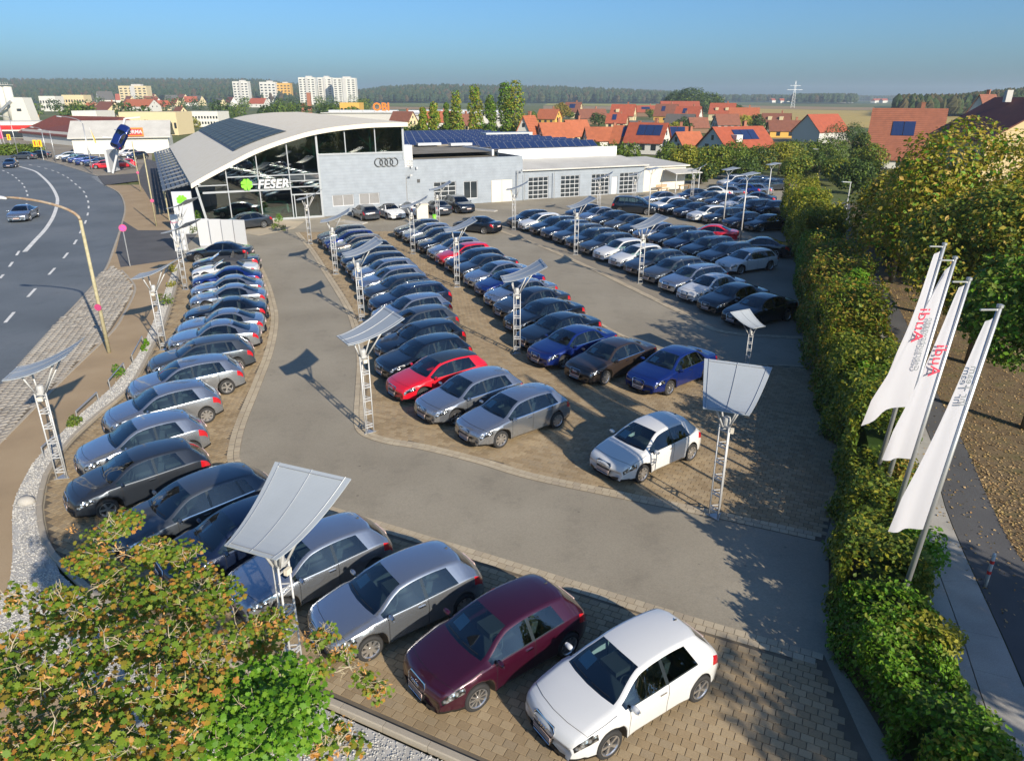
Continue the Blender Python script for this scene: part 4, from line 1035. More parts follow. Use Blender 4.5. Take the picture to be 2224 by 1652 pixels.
for i, ((k, c), (x, y), h) in enumerate(zip(Bt, Bp, Bh)):
    car(k, c, x, y, h, f'{c} {k}{" with black roof" if i == 2 else ""}, {ORD[i]} car from the near end of row two', 'cars in the second row', 'near' if i < 9 else 'far', roof_black=(i == 2), z=PV)
Cp = [(5.0, 26.42), (2.57, 27.56), (.99, 29.5), (.44, 31.69), (-.16, 34.31), (-.76, 36.76), (-1.37, 38.93), (-2.02, 41.34), (-2.83, 43.58), (-3.67, 45.9), (-4.4, 47.8), (-5.27, 49.85), (-6.08, 51.8), (-7.1, 54.2), (-8.0, 56.4), (-8.9, 58.5), (-9.92, 60.6)]
Ct = [(SA, 'blue'), (SA, 'brown'), (SA, 'blue'), (SA, 'black'), (SA, 'black'), (SA, 'dark grey'), (SA, 'silver'), (SA, 'blue'), (SA, 'silver'), (SA, 'dark grey'), (HB, 'black'), (HB, 'red'), (HB3, 'silver'), (HB, 'black'), (HB, 'black'), (HB, 'silver'), (HB, 'dark grey')]
Ch = [221, 219.5, 217, 215.5, 214.5, 213.5, 212.5, 212, 211, 210, 209, 208.5, 208, 207, 206, 206, 205]
for i, ((k, c), (x, y), h) in enumerate(zip(Ct, Cp, Ch)):
    car(k, c, x, y, h, f'{c} {k}, {ORD[i]} car from the near end of the third row', 'cars in the third row', 'near' if i < 8 else 'far', z=PV)
car(SH, 'white', 2.80, 19.52, 218, 'white small hatchback parked alone between the rows near the right sail mast', 'cars in the second row', 'near', 'disc', z=PV)
Dp = [(11.29, 35.59), (10.56, 37.93), (9.92, 40.25), (9.27, 42.47), (8.51, 44.73), (7.78, 47.1), (7.02, 49.25), (6.15, 51.46), (5.3, 53.7), (4.39, 55.95), (3.5, 58.0), (2.6, 60.0), (1.69, 62.08), (.7, 64.1), (-.3, 66.2)]
Dt = [(SA, 'black'), (SA, 'black'), (SA, 'white'), (ES, 'silver'), (ES, 'grey'), (ES, 'dark grey'), (HB, 'white'), (HB, 'white'), (ES, 'dark grey'), (ES, 'black'), (ES, 'dark grey'), (ES, 'dark blue'), (ES, 'black'), (HB, 'white'), (HB, 'black')]
for i, ((k, c), (x, y)) in enumerate(zip(Dt, Dp)):
    car(k, c, x, y, 211.5 - .3 * i, f'{c} {k}, {ORD[i]} car from the near end of the fourth row', 'cars in the fourth row', 'near' if i < 3 else 'far', z=0.006)
Ep = inter([(14.08, 47.69), (12.5, 52.8), (9.95, 60.0), (7.84, 64.9), (5.3, 70.3)], 11)
Et = [(ES, 'white'), (ES, 'grey'), (ES, 'black'), (ES, 'dark blue'), (ES, 'black'), (SA, 'silver'), (SA, 'black'), (SA, 'grey'), (SA, 'black'), (SA, 'silver'), (SA, 'dark blue')]
for i, ((k, c), p) in enumerate(zip(Et, Ep)):
    car(k, c, p.x, p.y, 208, f'{c} {k}, {ORD[i]} car from the near end of the fifth row', 'cars in the fifth row', 'far', z=0.006)
zr = lambda x, y, z=.45: g((2150 + x / 3.177) * .61032, (600 + y / 3.177) * .61032, z)
def at_plate(x, y): return zr(x, y, .45)
for i, (k, c, x, y) in enumerate([(SA, 'black', 1610, 655), (SA, 'dark blue', 1365, 625), (ES, 'black', 1145, 578), (HB, 'white', 965, 548), (SA, 'dark blue', 805, 505), (SA, 'black', 650, 470), (HB, 'white', 535, 440)]):
    p = at_plate(x, y); car(k, c, p.x, p.y, 202, f'{c} {k}, {ORD[i]} car from the hedge in the sixth row', 'cars in the sixth row', 'far')
for i, (k, c, x, y) in enumerate([(SA, 'dark blue', 1700, 480), (ES, 'dark blue', 1480, 470), (ES, 'white', 1330, 430), (SA, 'dark blue', 1150, 395), (SA, 'grey', 975, 365), (SA, 'dark blue', 810, 330), (SA, 'silver', 440, 368)]):
    p = at_plate(x, y); car(k, c, p.x, p.y, 200, f'{c} {k}, {ORD[i]} car from the hedge in the seventh row', 'cars in the seventh row', 'far')
for i, (k, c, x, y, h) in enumerate([(CO, 'white', 1225, 330, 160), (SA, 'silver', 1390, 330, 160), (SA, 'blue', 1560, 300, 158), (SA, 'silver', 1690, 300, 158), (CO, 'dark blue', 1700, 405, 160)]):
    p = zr(x, y, 0); car(k, c, p.x, p.y, h, f'{c} {k} from behind, {ORD[i]} from left in the turned-round row', 'cars turned round by the hedge', 'far', front=False)
for i, (k, c, x, y, h) in enumerate([(OR, 'white', 1300, 185, 205), (ES, 'silver', 1370, 205, 203), (ES, 'dark grey', 1470, 215, 203), (ES, 'dark blue', 1560, 180, 203), (ES, 'silver', 1650, 205, 203), (ES, 'dark grey', 1730, 215, 203)]):
    p = at_plate(x, y); car(k, c, p.x, p.y, h, f'{c} {k}, {ORD[i]} from the left in the farthest row under the trees', 'cars in the farthest row', 'far')
p = zr(345, 505, 0); car(PC, 'black', p.x, p.y, 338, 'black people carrier standing in the lane beside the white hatchback', 'cars in the lanes', 'far', front=False, sheet=False)
p = zr(1190, 815, 0); car(CO, 'red', p.x, p.y, 160, 'red coupe seen from behind in the lane by the fifth row', 'cars in the lanes', 'far', front=False, sheet=False)
p = zr(1740, 975, 0); car(CO, 'black', p.x, p.y, 160, 'black coupe seen from behind next to the hedge shadow', 'cars in the lanes', 'far', front=False, sheet=False)
zg = lambda x, y, z=0: g((1100 + x / 3.177) * .61032, (650 + y / 3.177) * .61032, z)
for k, c, x, y, h, lab in [(SA, 'black', 1900, 555, 152, 'black saloon with red tail lamps driving in the lane past the third row'), (HB, 'dark grey', 640, 405, 120, 'dark grey hatchback nosed up to the white showroom wall'), (RO, 'white', 920, 395, 303, 'white roadster with black soft top in front of the showroom wall'),
                          (HB, 'white', 1170, 360, 120, 'white hatchback nosed up to the wall behind a sail mast'), (SA, 'dark grey', 1450, 350, 118, 'dark grey saloon nosed up to the workshop wall'), (OR, 'black', 1690, 325, 302, 'black off-roader with headlights on beside the workshop window')]:
    p = zg(x, y); car(k, c, p.x, p.y, h, lab, 'cars by the building', 'far', front=False, sheet=False)
p = g((500 + 850 / 2.224) * .61032, (350 + 1030 / 2.224) * .61032); car(SA, 'dark grey', p.x, p.y, 222, 'dark grey saloon shown on the tan pad before the showroom glass', 'cars by the building', 'far', front=False, sheet=False, z=.03)
p = g(53, 474); car(CO, 'silver', p.x, p.y, 287, 'silver car driving towards the viewer on the main road', 'cars on the road', 'near', front=False, sheet=False, z=-.096)
p = g(25, 362); car(SA, 'dark blue', p.x, p.y, 292, 'dark blue car driving far back on the main road', 'cars on the road', 'far', front=False, sheet=False, z=-.096)
# ------------------------------------------------------------------ showroom and workshop
BA = math.radians(25.8); BO = Vector((-28.47, 67.42, 0))
def bpt(u, v, z=0): return BO + Vector((u * math.cos(BA) - v * math.sin(BA), u * math.sin(BA) + v * math.cos(BA), z))
show = thing('showroom', 'white car showroom with curved beige roof and glazed front', 'building', BO, BA)
ARCH = [(-.9, 3.38), (-.5, 3.6), (2.23, 4.92), (5.0, 6.17), (7.9, 7.11), (10.74, 7.79), (13.5, 8.14), (16.5, 8.33), (19.8, 8.36)]
ax_, az_ = zip(*ARCH)
def arch(u): return float(pchip(ax_, az_, [u])[0])
DEPTH = 58.0
us = list(np.linspace(-.9, 19.8, 33))
mb = MB(); th = .40
for (v, rev) in ((-.55, 0), (DEPTH, 1)):
    for a, b in zip(us, us[1:]):
        q = [(a, v, arch(a)), (b, v, arch(b)), (b, v, arch(b) + th), (a, v, arch(a) + th)]
        mb.poly(q[::-1] if rev else q, 1)
for a, b in zip(us, us[1:]):
    mb.poly([(a, -.55, arch(a) + th), (b, -.55, arch(b) + th), (b, DEPTH, arch(b) + th), (a, DEPTH, arch(a) + th)], 0)
    mb.poly([(a, DEPTH, arch(a)), (b, DEPTH, arch(b)), (b, -.55, arch(b)), (a, -.55, arch(a))], 1)
for a in (us[0], us[-1]): mb.poly([(a, -.55, arch(a)), (a, -.55, arch(a) + th), (a, DEPTH, arch(a) + th), (a, DEPTH, arch(a))][::(1 if a > 0 else -1)], 1)
roof = mb.build('roof', [M['roof_beige'], M['cream']], show)
# dark glazing bars let into the roof
fr = MB()
for k in range(13):
    v = 6.6 + k * 4.1
    for a, b in zip(np.linspace(3.9, 8.9, 6), np.linspace(3.9, 8.9, 6)[1:]):
        m = MB(); z = lambda u: arch(u) + th + .05
        m.prism([(a + .03, v, z(a)), (b - .03, v, z(b)), (b - .03, v + 3.6, z(b)), (a + .03, v + 3.6, z(a))], (0, 0, .05)); m.build('roof_panel', M['solar_grey'], roof)
fr = MB()
for a, b in zip(np.linspace(3.7, 9.1, 7), np.linspace(3.7, 9.1, 7)[1:]):
    fr.poly([(a, 6.3, arch(a) + th + .03), (b, 6.3, arch(b) + th + .03), (b, 59.5 - 1.8, arch(b) + th + .03), (a, 57.7, arch(a) + th + .03)])
fr.build('roof_panel_frame', M['grey_dark'], roof)
# facade
frame = MB()
W_ = .085
def vert(u, z0, z1, w=W_): frame.box((u, .02, (z0 + z1) / 2), (w, .16, z1 - z0))
def horiz(u0, u1, z, h=.08, d=.14): frame.box(((u0 + u1) / 2, .0, z), (u1 - u0, d, h))
for u in (2.23, 5.03, 7.9): vert(u, 0, arch(u))
vert(10.74, 0, arch(10.74), .18)
for u in (13.5, 16.5): vert(u, 5.95, arch(u))
vert(19.38, 5.2, arch(19.38), .2)
horiz(0, 7.9, 2.88, .16, .25); horiz(-.3, 2.23, 3.5); horiz(2.23, 7.9, 4.17); horiz(7.9, 10.74, 2.30, .12); horiz(7.9, 10.74, 3.02); horiz(7.9, 10.74, 3.58); horiz(7.9, 10.74, 4.17)
horiz(10.74, 19.4, 5.92, .16); horiz(0, 10.74, .08, .16)
vert(9.3, 3.58, 4.17); vert(8.15, 0, 2.3); vert(9.35, 0, 2.3, .1)
frame.bar((-.5, .0, 3.6), (.05, .0, 0), .22, .2)
frame.build('facade_frame', M['frame_grey'], show)
def pane(pts, m='facade_glass', name='pane', v=.05):
    q = MB(); q.prism([(u, v, z) for u, z in pts], (0, .03, 0)); return q.build(name, M[m], show)
def archpane(u0, u1, z0):
    n = 5; uu = np.linspace(u0, u1, n)
    pane([(u0, z0), (u1, z0)] + [(u, arch(u) - .02) for u in uu[::-1]])
pane([(0.0, .16), (2.17, .16), (2.17, 2.77), (-.30, 2.77)]); pane([(2.29, .16), (4.97, .16), (4.97, 2.77), (2.29, 2.77)]); pane([(5.09, .16), (7.84, .16), (7.84, 2.77), (5.09, 2.77)])
pane([(-.4, 2.99), (2.17, 2.99), (2.17, 3.44), (-.45, 3.44)]); archpane(-.4, 2.17, 3.56)
for a, b in ((2.29, 4.97), (5.09, 7.84)):
    pane([(a, 2.99), (b, 2.99), (b, 4.11), (a, 4.11)]); archpane(a, b, 4.23)
archpane(7.96, 10.65, 4.23)
for a, b in ((7.96, 9.24), (9.36, 10.65)): pane([(a, 3.64), (b, 3.64), (b, 4.11), (a, 4.11)], 'dark_glass')
pane([(7.96, 2.38), (10.65, 2.38), (10.65, 2.96), (7.96, 2.96)]); pane([(7.96, 3.08), (10.65, 3.08), (10.65, 3.52), (7.96, 3.52)])
d = pane([(8.21, .16), (9.30, .16), (9.30, 2.22), (8.21, 2.22)], 'facade_glass', 'door'); pane([(9.40, .16), (10.65, .16), (10.65, 2.22), (9.40, 2.22)], 'facade_glass', 'door')
for a, b in ((10.83, 13.44), (13.56, 16.44), (16.56, 19.28)): archpane(a, b, 6.0)
wl = MB()
# wall with two window openings (windows stand 2 cm back)
def wall_holes(mb, u0, u1, z0, z1, v, holes, thick=.3, m=0):
    xs = sorted({u0, u1} | {h[0] for h in holes} | {h[1] for h in holes}); zs = sorted({z0, z1} | {h[2] for h in holes} | {h[3] for h in holes})
    for a, b in zip(xs, xs[1:]):
        for c, e in zip(zs, zs[1:]):
            if any(h[0] <= a and b <= h[1] and h[2] <= c and e <= h[3] for h in holes): continue
            mb.poly([(a, v, c), (b, v, c), (b, v, e), (a, v, e)], m)
    for h in holes:
        a, b, c, e = h
        mb.poly([(a, v, c), (a, v + thick, c), (b, v + thick, c), (b, v, c)][::-1], m); mb.poly([(a, v, e), (b, v, e), (b, v + thick, e), (a, v + thick, e)][::-1], m)
        mb.poly([(a, v, c), (a, v, e), (a, v + thick, e), (a, v + thick, c)][::-1], m); mb.poly([(b, v, c), (b, v + thick, c), (b, v + thick, e), (b, v, e)][::-1], m)
wins = [(11.8, 13.95, .93, 2.05), (14.5, 16.6, .95, 2.07)]
wall_holes(wl, 10.83, 19.45, 0, 5.84, .0, wins)
wl.poly([(19.45, 0, 0), (19.45, DEPTH, 0), (19.45, DEPTH, 8.3), (19.45, 0, 8.3)]); wl.poly([(19.45, DEPTH, 0), (-.3, DEPTH, 0)] + [(u, DEPTH, arch(u)) for u in np.linspace(-.3, 19.45, 12)])
wl.poly([(-.25, DEPTH, 0), (-.05, .2, 0), (-.45, .2, 3.55), (-.45, DEPTH, 3.55)], 1)
wl.build('wall', [M['white_wall'], M['facade_glass']], show)
def window(parent, u0, u1, z0, z1, v, m='dark_glass', bars=1, fm='white_metal', name='window', rows=0):
    f = MB(); t = .07; c = ((u0 + u1) / 2, v, (z0 + z1) / 2)
    f.box((c[0], v, z0 + t / 2), (u1 - u0, .08, t)); f.box((c[0], v, z1 - t / 2), (u1 - u0, .08, t)); f.box((u0 + t / 2, v, c[2]), (t, .08, z1 - z0 - 2 * t)); f.box((u1 - t / 2, v, c[2]), (t, .08, z1 - z0 - 2 * t))
    for k in range(bars):
        u = u0 + (u1 - u0) * (k + 1) / (bars + 1); f.box((u, v, c[2]), (.06, .075, z1 - z0 - 2 * t))
    for k in range(rows):
        z = z0 + (z1 - z0) * (k + 1) / (rows + 1); f.box((c[0], v, z), (u1 - u0 - 2 * t, .07, .07))
    o = f.build(name, M[fm], parent)
    us_ = [u0 + (u1 - u0) * k / (bars + 1) for k in range(bars + 2)]; zs_ = [z0 + (z1 - z0) * k / (rows + 1) for k in range(rows + 2)]
    for a, b in zip(us_, us_[1:]):
        for c_, e in zip(zs_, zs_[1:]):
            p = MB(); p.box(((a + b) / 2, v + .02, (c_ + e) / 2), (b - a - .06, .02, e - c_ - .06)); p.build('pane', M[m] if isinstance(m, str) else m, o)
    return o
M['blind'] = striped('window_blind', (0.20, 0.20, 0.205), (0.12, 0.12, 0.125), 6, 'Z', 0.5, 0.2)
for a, b, c, e in wins: window(show, a, b, c, e, .12, 'blind')
# four rings on the wall
rg = MB()
for k in range(4): 
    c = (16.72 + .335 + k * .53 - .335, -.06, 5.0)
    n = 26; R, r = .40, .055; rings = []
    for i in range(n):
        a = 2 * math.pi * i / n
        rings.append([rg.pv((c[0] + (R + r * math.cos(b)) * math.cos(a), c[1] + r * math.sin(b), c[2] + (R + r * math.cos(b)) * math.sin(a))) for b in [2 * math.pi * j / 7 for j in range(7)]])
    for i in range(n):
        A, B = rings[i], rings[(i + 1) % n]
        for j in range(7): rg.face((A[j], A[(j + 1) % 7], B[(j + 1) % 7], B[j]))
rg.build('ring_emblem', mat('ring_steel', (0.10, 0.105, 0.11), 0.3, 0.6), show, True)
def lettering(text, size, m, parent, loc, rot, bold=.02, shear=0.0, depth=.04, name='lettering', align='CENTER', mirror=False, spacing=1.0):
    cu = bpy.data.curves.new(name, 'FONT'); cu.body = text; cu.size = size; cu.extrude = depth / 2; cu.offset = bold; cu.shear = shear; cu.align_x = align; cu.align_y = 'CENTER'; cu.space_character = spacing; cu.resolution_u = 3
    t = bpy.data.objects.new('tmp', cu); COL.objects.link(t)
    me = bpy.data.meshes.new_from_object(t); bpy.data.objects.remove(t); bpy.data.curves.remove(cu)
    me.name = name; me.materials.clear(); me.materials.append(m)
    if mirror:
        for v in me.vertices: v.co.x *= -1
        me.flip_normals()
    o = obj(name, me, parent); o.location = loc; o.rotation_euler = rot
    return o
lettering('FESER', 1.12, M['white_metal'], show, (6.25, -.32, 3.40), (math.pi / 2, 0, 0), .035, .22, .10, spacing=1.02)
def clover(parent, c, R, m='green_logo'):
    q = MB()
    for k in range(4):
        a = math.pi / 4 + k * math.pi / 2
        n = 14; pts = []
        for i in range(n + 1):
            t = -1 + 2 * i / n; an = a + t * .72; r = R * (1.0 - .16 * (1 - min(1, abs(t) * 3)) - .10 * max(0, abs(t) - .8) * 5)
            pts.append((c[0] + r * math.cos(an), c[1], c[2] + r * math.sin(an)))
        q.prism([(c[0], c[1], c[2])] + pts, (0, -.06, 0))
    q.bar((c[0] + .05 * R, c[1] - .03, c[2] - .1 * R), (c[0] + .18 * R, c[1] - .03, c[2] - 1.05 * R), .10 * R, .05)
    return q.build('clover_emblem', M[m], parent)
clover(show, (3.9, -.28, 3.48), .53)
sg = MB(); sg.bar((4.0, -.14, 3.45), (8.0, -.14, 3.45), .06, .06); sg.build('sign_rail', M['white_metal'], show)
# floor, columns and roof struts seen through the glass
inn = MB(); inn.box((9.5, 15, .03), (19, 30, .06), 0); inn.box((13.4, 30, 3.2), (11.6, .2, 6.2), 1)
inn.build('showroom_floor', [M['concrete'], M['wall_grey']], show)
for u in (5.0, 10.7, 16.4):
    q = MB(); q.tube([(u, 1.6, 0), (u, 1.6, arch(u) - .1)], .11, 10); q.build('column', M['white_metal'], show)
    q = MB(); q.bar((u, 1.6, arch(u) - 1.9), (u + 1.9, 1.6, arch(u + 1.9) - .1), .09); q.bar((u, 1.6, arch(u) - 1.9), (u - 1.9, 1.6, arch(u - 1.9) - .1), .09); q.build('roof_strut', M['white_metal'], show)
q = MB(); q.box((15, 4, 5.85), (8.4, 7, .12)); q.build('gallery_floor', M['white_metal'], show)
M['louvre'] = mat('louvre_grey', (0.11, 0.12, 0.135), 0.5, 0.2)
# sun louvres along the left eaves
for k in range(6):
    q = MB(); u = -1.0 - k * .42; z = 3.42 - k * .085
    q.box((u, 30.2, z), (.34, 55.5, .05), 0, Matrix.Rotation(-.30, 3, 'Y')); q.build('louvre', M['louvre'], show)
for k in range(14):
    q = MB(); v = 3.0 + k * 4.15; q.bar((-.7, v, 3.62), (-3.3, v, 2.92), .06, .12); q.build('louvre_bracket', M['louvre'], show)
for k in range(8):
    q = MB(); v = 4.5 + k * 7.4; q.tube([(-3.1, v, 0), (-3.1, v, 2.96)], .06, 8); q.build('louvre_post', M['pole_old'], show)

# workshop wing
wing = thing('workshop_wing', 'low white workshop with roller doors and solar roof beside the showroom', 'building', BO, BA)
V0 = 2.6
mb = MB()
wall_holes(mb, 19.45, 34.2, 0, 4.9, V0, [(23.4, 26.0, 0.0, 2.5), (26.9, 28.6, .55, 2.45)], .25)
mb.poly([(34.2, V0, 0), (34.2, 9, 0), (34.2, 9, 4.9), (34.2, V0, 4.9)]); mb.poly([(19.45, V0, 4.9), (34.2, V0, 4.9), (34.2, V0 + .35, 4.9), (19.45, V0 + .35, 4.9)]); mb.poly([(19.45, V0 + .35, 4.9), (34.2, V0 + .35, 4.9), (34.2, V0 + .35, 4.5), (19.45, V0 + .35, 4.5)][::-1])
mb.poly([(33.9, V0, 4.905), (34.2, V0, 4.905), (34.2, 22, 4.905), (33.9, 22, 4.905)])
gdoors = [(35.1, 37.75), (39.4, 42.0), (43.65, 46.2), (47.7, 50.4)]
wall_holes(mb, 34.2, 51.3, 0, 3.22, V0 + .3, [(a, b, 0, 2.5) for a, b in gdoors] + [(46.55, 47.4, 0, 2.1)], .25)
mb.poly([(51.3, V0 + .3, 0), (51.3, 60, 0), (51.3, 60, 3.2), (51.3, V0 + .3, 3.2)])
mb.build('wall', M['white_wall'], wing)
q = MB(); q.poly([(19.5, V0 + .36, 4.5), (33.9, V0 + .36, 4.5), (33.9, 22, 4.5), (19.5, 22, 4.5)]); q.build('flat_roof', M['flat_roof'], wing)
q = MB(); q.prism([(34.22, V0 - .1, 3.24), (51.7, V0 - .1, 3.24), (51.7, 9.0, 3.92), (34.22, 9.0, 3.92)], (0, 0, .14)); q.build('garage_roof', M['grey_roof'], wing)
q = MB(); q.box((42.6, 9.1, 4.55), (17.0, .2, 1.3)); q.box((33.4, 15, 4.9), (.25, 12, .7)); q.build('parapet', M['corrugated'], wing)
q = MB(); q.poly([(21, 9.2, 5.0), (51, 9.2, 5.0), (51, 60, 5.0), (21, 60, 5.0)]); q.poly([(20.5, 22, 4.4), (33.5, 22, 4.4), (33.5, 22, 5.2), (20.5, 22, 5.2)]); q.build('hall_roof', M['flat_roof'], wing)
q = MB(); q.box((20.35, 3.4, 5.3), (1.6, 1.6, 2.2)); q.build('corner_block', M['corrugated'], wing)
for a, b in gdoors: window(wing, a, b, .0, 2.5, V0 + .42, 'dark_glass', 3, 'white_metal', 'sectional_door', 4)
window(wing, 23.4, 26.0, 0.0, 2.5, V0 + .14, 'dark_glass', 2, 'white_metal', 'sectional_door', 4); window(wing, 26.9, 28.6, .55, 2.45, V0 + .12)
q = MB(); q.box((46.97, V0 + .4, 1.05), (.84, .06, 2.1)); q.build('door', M['white_metal'], wing)
for u in (30.9, 32.2):
    q = MB(); q.box((u, V0 - .02, 1.2), (1.26, .06, 2.4)); q.build('door', M['cream'], wing)
for u in (20.3, 34.4, 38.3):
    q = MB(); q.tube([(u, V0 - .1, 0), (u, V0 - .1, 3.0)], .05, 8); q.build('downpipe', M['galv'], wing)
for u, v in ((20.2, V0 - .3), (33.4, V0 - .3)):
    q = MB(); q.tube([(u, v, .4), (u, v, 3.4)], .06, 8); q.bar((u, v, 3.1), (u + .5, v - .3, 3.4), .05); q.box((u + .5, v - .3, 3.42), (.25, .2, .16)); q.build('wall_lamp', M['galv'], wing)
q = MB(); q.box((21.7, V0 - .04, 2.75), (.3, .06, .35)); q.build('vent_grille', M['grey_dark'], wing)
for u, z in ((20.9, 4.25), (21.5, 4.1)):
    q = MB(); q.box((u, V0 - .15, z), (.16, .3, .2)); q.build('camera_box', M['white_metal'], wing)
pm = MB(); tl = math.radians(28); hh = 1.5
pm.box((0, 0, 0), (1.0, hh, .04), 0); pm.box((0, 0, .0), (1.06, hh + .06, .03), 1)
pmesh = pm.mesh('solar_panel', [M['solar'], M['alu']])
for r in range(11):
    v = 12.2 + r * 3.6
    u0 = 34.4 if v < 22 else 23.0 + 0.0 * r
    n = int((50.3 - u0) / 1.1)
    for k in range(n):
        o = obj('solar_panel', pmesh, wing); o.location = (u0 + .55 + k * 1.1, v, 5.0 + .12 + hh / 2 * math.sin(tl)); o.rotation_euler = (tl, 0, 0)
for u, v, l in ((29.5, 21.0, 3.2), (33.2, 19.0, 3.0), (24.5, 23.5, 3.0)):
    q = MB(); q.box((u, v, 5.35), (l, 1.0, .3)); q.build('roof_light', M['white_metal'], wing)
q = MB(); q.box((47.0, 34, 5.5), (8, 2.5, 1.0)); q.build('roof_plant', M['galv'], wing)
annex = thing('annex', 'small cream annex with pale sheet roof past the last roller door', 'building', bpt(51.4, 3.2), BA)
q = MB(); q.box((3.3, 4.5, 1.45), (6.6, 9, 2.9)); q.build('wall', M['cream'], annex)
q = MB(); q.prism([(-.1, -.3, 2.92), (7.0, -.3, 2.92), (7.0, 9.4, 3.3), (-.1, 9.4, 3.3)], (0, 0, .16)); q.build('roof', M['grey_roof'], annex)
q = MB(); q.prism([(3.0, -2.6, 2.25), (7.2, -2.6, 2.25), (7.2, -.32, 2.6), (3.0, -.32, 2.6)], (0, 0, .08)); q.build('canopy', M['grey_roof'], annex)
for x in (3.3, 6.9):
    q = MB(); q.tube([(x, -2.4, 0), (x, -2.4, 2.26)], .06, 8); q.build('canopy_post', M['white_metal'], annex)
benches = [(2.2, -1.3, 0.1), (5.2, -1.7, 0.0)]
for i, (x, y, r) in enumerate(benches):
    p = annex.matrix_basis @ Vector((x, y, 0)); p = Matrix.Rotation(BA, 3, 'Z') @ Vector((x, y, 0)) + bpt(51.4, 3.2)
    b = thing('park_bench' if i == 0 else 'picnic_table', ['wooden bench standing against the annex wall', 'wooden picnic table under the annex canopy'][i], ['bench', 'table'][i], p, BA + r)
    for k in range(3):
        q = MB(); q.box((0, -.25 + k * .2, .45 + .3 * i), (1.8, .16, .05)); q.build('plank', M['wood'], b)
    for s in (-.7, .7):
        q = MB(); q.bar((s, -.3, 0), (s, .1, .44 + .3 * i), .07); q.bar((s, .3, 0), (s, -.1, .44 + .3 * i), .07); q.build('leg', M['wood'], b)
    if i == 0:
        for k in range(2):
            q = MB(); q.box((0, .32, .65 + k * .18), (1.8, .04, .14)); q.build('backrest_plank', M['wood'], b)
# cars inside the showroom
for (u, v, hd, key, c) in ((2.2, 3.2, 205, SA, 'black'), (6.2, 3.0, 200, HB, 'white'), (4.4, 8, 190, CO, 'red')):
    p = bpt(u, v, .06); car(key, c, p.x, p.y, hd, f'{c} {key} standing inside the showroom behind the glass', 'cars inside the showroom', 'far', front=False, sheet=False, z=.06)
# tan pad and planted corner by the entrance
q = MB()
pad = thing('display_pad', 'tan paved pad under the saloon before the showroom', 'paving', (0, 0, 0)); pp = gp([(520, 505), (590, 478), (660, 482), (640, 496), (560, 512)])
q.prism([(p.x, p.y, .005) for p in pp], (0, 0, .022)); q.build('pad_slab', M['edge_stone'], pad)
# ------------------------------------------------------------------ sail floodlights
def make_mast():
    parts = []
    m = MB()
    cor = [(.17 * math.cos(a), .17 * math.sin(a)) for a in (math.pi / 2, math.pi * 7 / 6, math.pi * 11 / 6)]
    for x, y in cor:
        q = MB(); q.tube([(x, y, .0), (x, y, 2.86)], .024, 6); parts.append(('leg', q.mesh('leg', M['mast'], True), []))
    for k in range(6):
        z = .22 + k * .50; q = MB()
        for i in range(3):
            a, b = cor[i], cor[(i + 1) % 3]
            q.bar((a[0], a[1], z), (b[0], b[1], z), .028, .028); q.bar((a[0], a[1], z + .10), (b[0], b[1], z + .10), .022, .022)
        parts.append(('rung', q.mesh('rung', M['mast']), []))
    q = MB(); q.prism([(x * 1.5, y * 1.5, 0) for x, y in cor], (0, 0, .02)); parts.append(('base_plate', q.mesh('base_plate', M['galv']), []))
    q = MB(); q.prism([(x * 1.15, y * 1.15, 2.84) for x, y in cor], (0, 0, .05)); q.lathe([(.001, 2.89), (.10, 2.89), (.105, 3.02), (.09, 3.10), (.001, 3.12)], 14); parts.append(('floodlight', q.mesh('floodlight', M['mast']), []))
    q = MB(); q.box((.0, -.17, 2.72), (.14, .08, .12)); parts.append(('control_box', q.mesh('control_box', M['cream']), []))
    def sz(t): return 3.53 + .70 * (t ** 1.7)
    def sx(t): return -.68 + 1.90 * t
    def sw(t): return .58 + .33 * t
    for t, s in ((.22, 1), (.22, -1), (.72, 1), (.72, -1)):
        y = s * sw(t) * .55; c = (.10 if t > .5 else -.10, s * .08, 2.84)
        q = MB(); q.tube([c, (sx(t), y, sz(t) - .02)], .028, 6); parts.append(('arm', q.mesh('arm', M['mast'], True), []))
    n = 12; A = []; q = MB()
    top = [[q.pv((sx(i / n), sw(i / n) * s, sz(i / n) + .012)) for s in (-1, -.33, .33, 1)] for i in range(n + 1)]
    bot = [[q.pv((sx(i / n), sw(i / n) * s, sz(i / n) - .012)) for s in (-1, -.33, .33, 1)] for i in range(n + 1)]
    for i in range(n):
        for j in range(3):
            q.face((top[i][j], top[i + 1][j], top[i + 1][j + 1], top[i][j + 1])); q.face((bot[i][j], bot[i][j + 1], bot[i + 1][j + 1], bot[i + 1][j]))
        q.face((top[i][0], bot[i][0], bot[i + 1][0], top[i + 1][0])); q.face((top[i][3], top[i + 1][3], bot[i + 1][3], bot[i][3]))
    for i in (0, n):
        for j in range(3): q.face((top[i][j], top[i][j + 1], bot[i][j + 1], bot[i][j])[::(1 if i else -1)])
    sail = q.mesh('sail', M['sail'])
    ch = []
    for s in (-.86, 0, .86):
        q = MB(); q.tube([(sx(i / 10), sw(i / 10) * s, sz(i / 10) + .022) for i in range(11)][(0 if s else 0):], .008, 5); ch.append(('batten', q.mesh('batten', M['galv'])))
    for t in (.04, .96):
        q = MB(); q.tube([(sx(t), -sw(t) * .86, sz(t) + .024), (sx(t), sw(t) * .86, sz(t) + .024)], .010, 5); ch.append(('end_bar', q.mesh('end_bar', M['galv'])))
    parts.append(('sail', sail, ch)); return parts
MAST = make_mast()
def mast(x, y, yaw, label):
    r = thing('sail_floodlight', label, 'light mast', (x, y, .02), math.radians(yaw), 'sail floodlight masts')
    for nm, me, ch in MAST:
        o = obj(nm, me, r)
        for cn, cm in ch: obj(cn, cm, o)
    return r
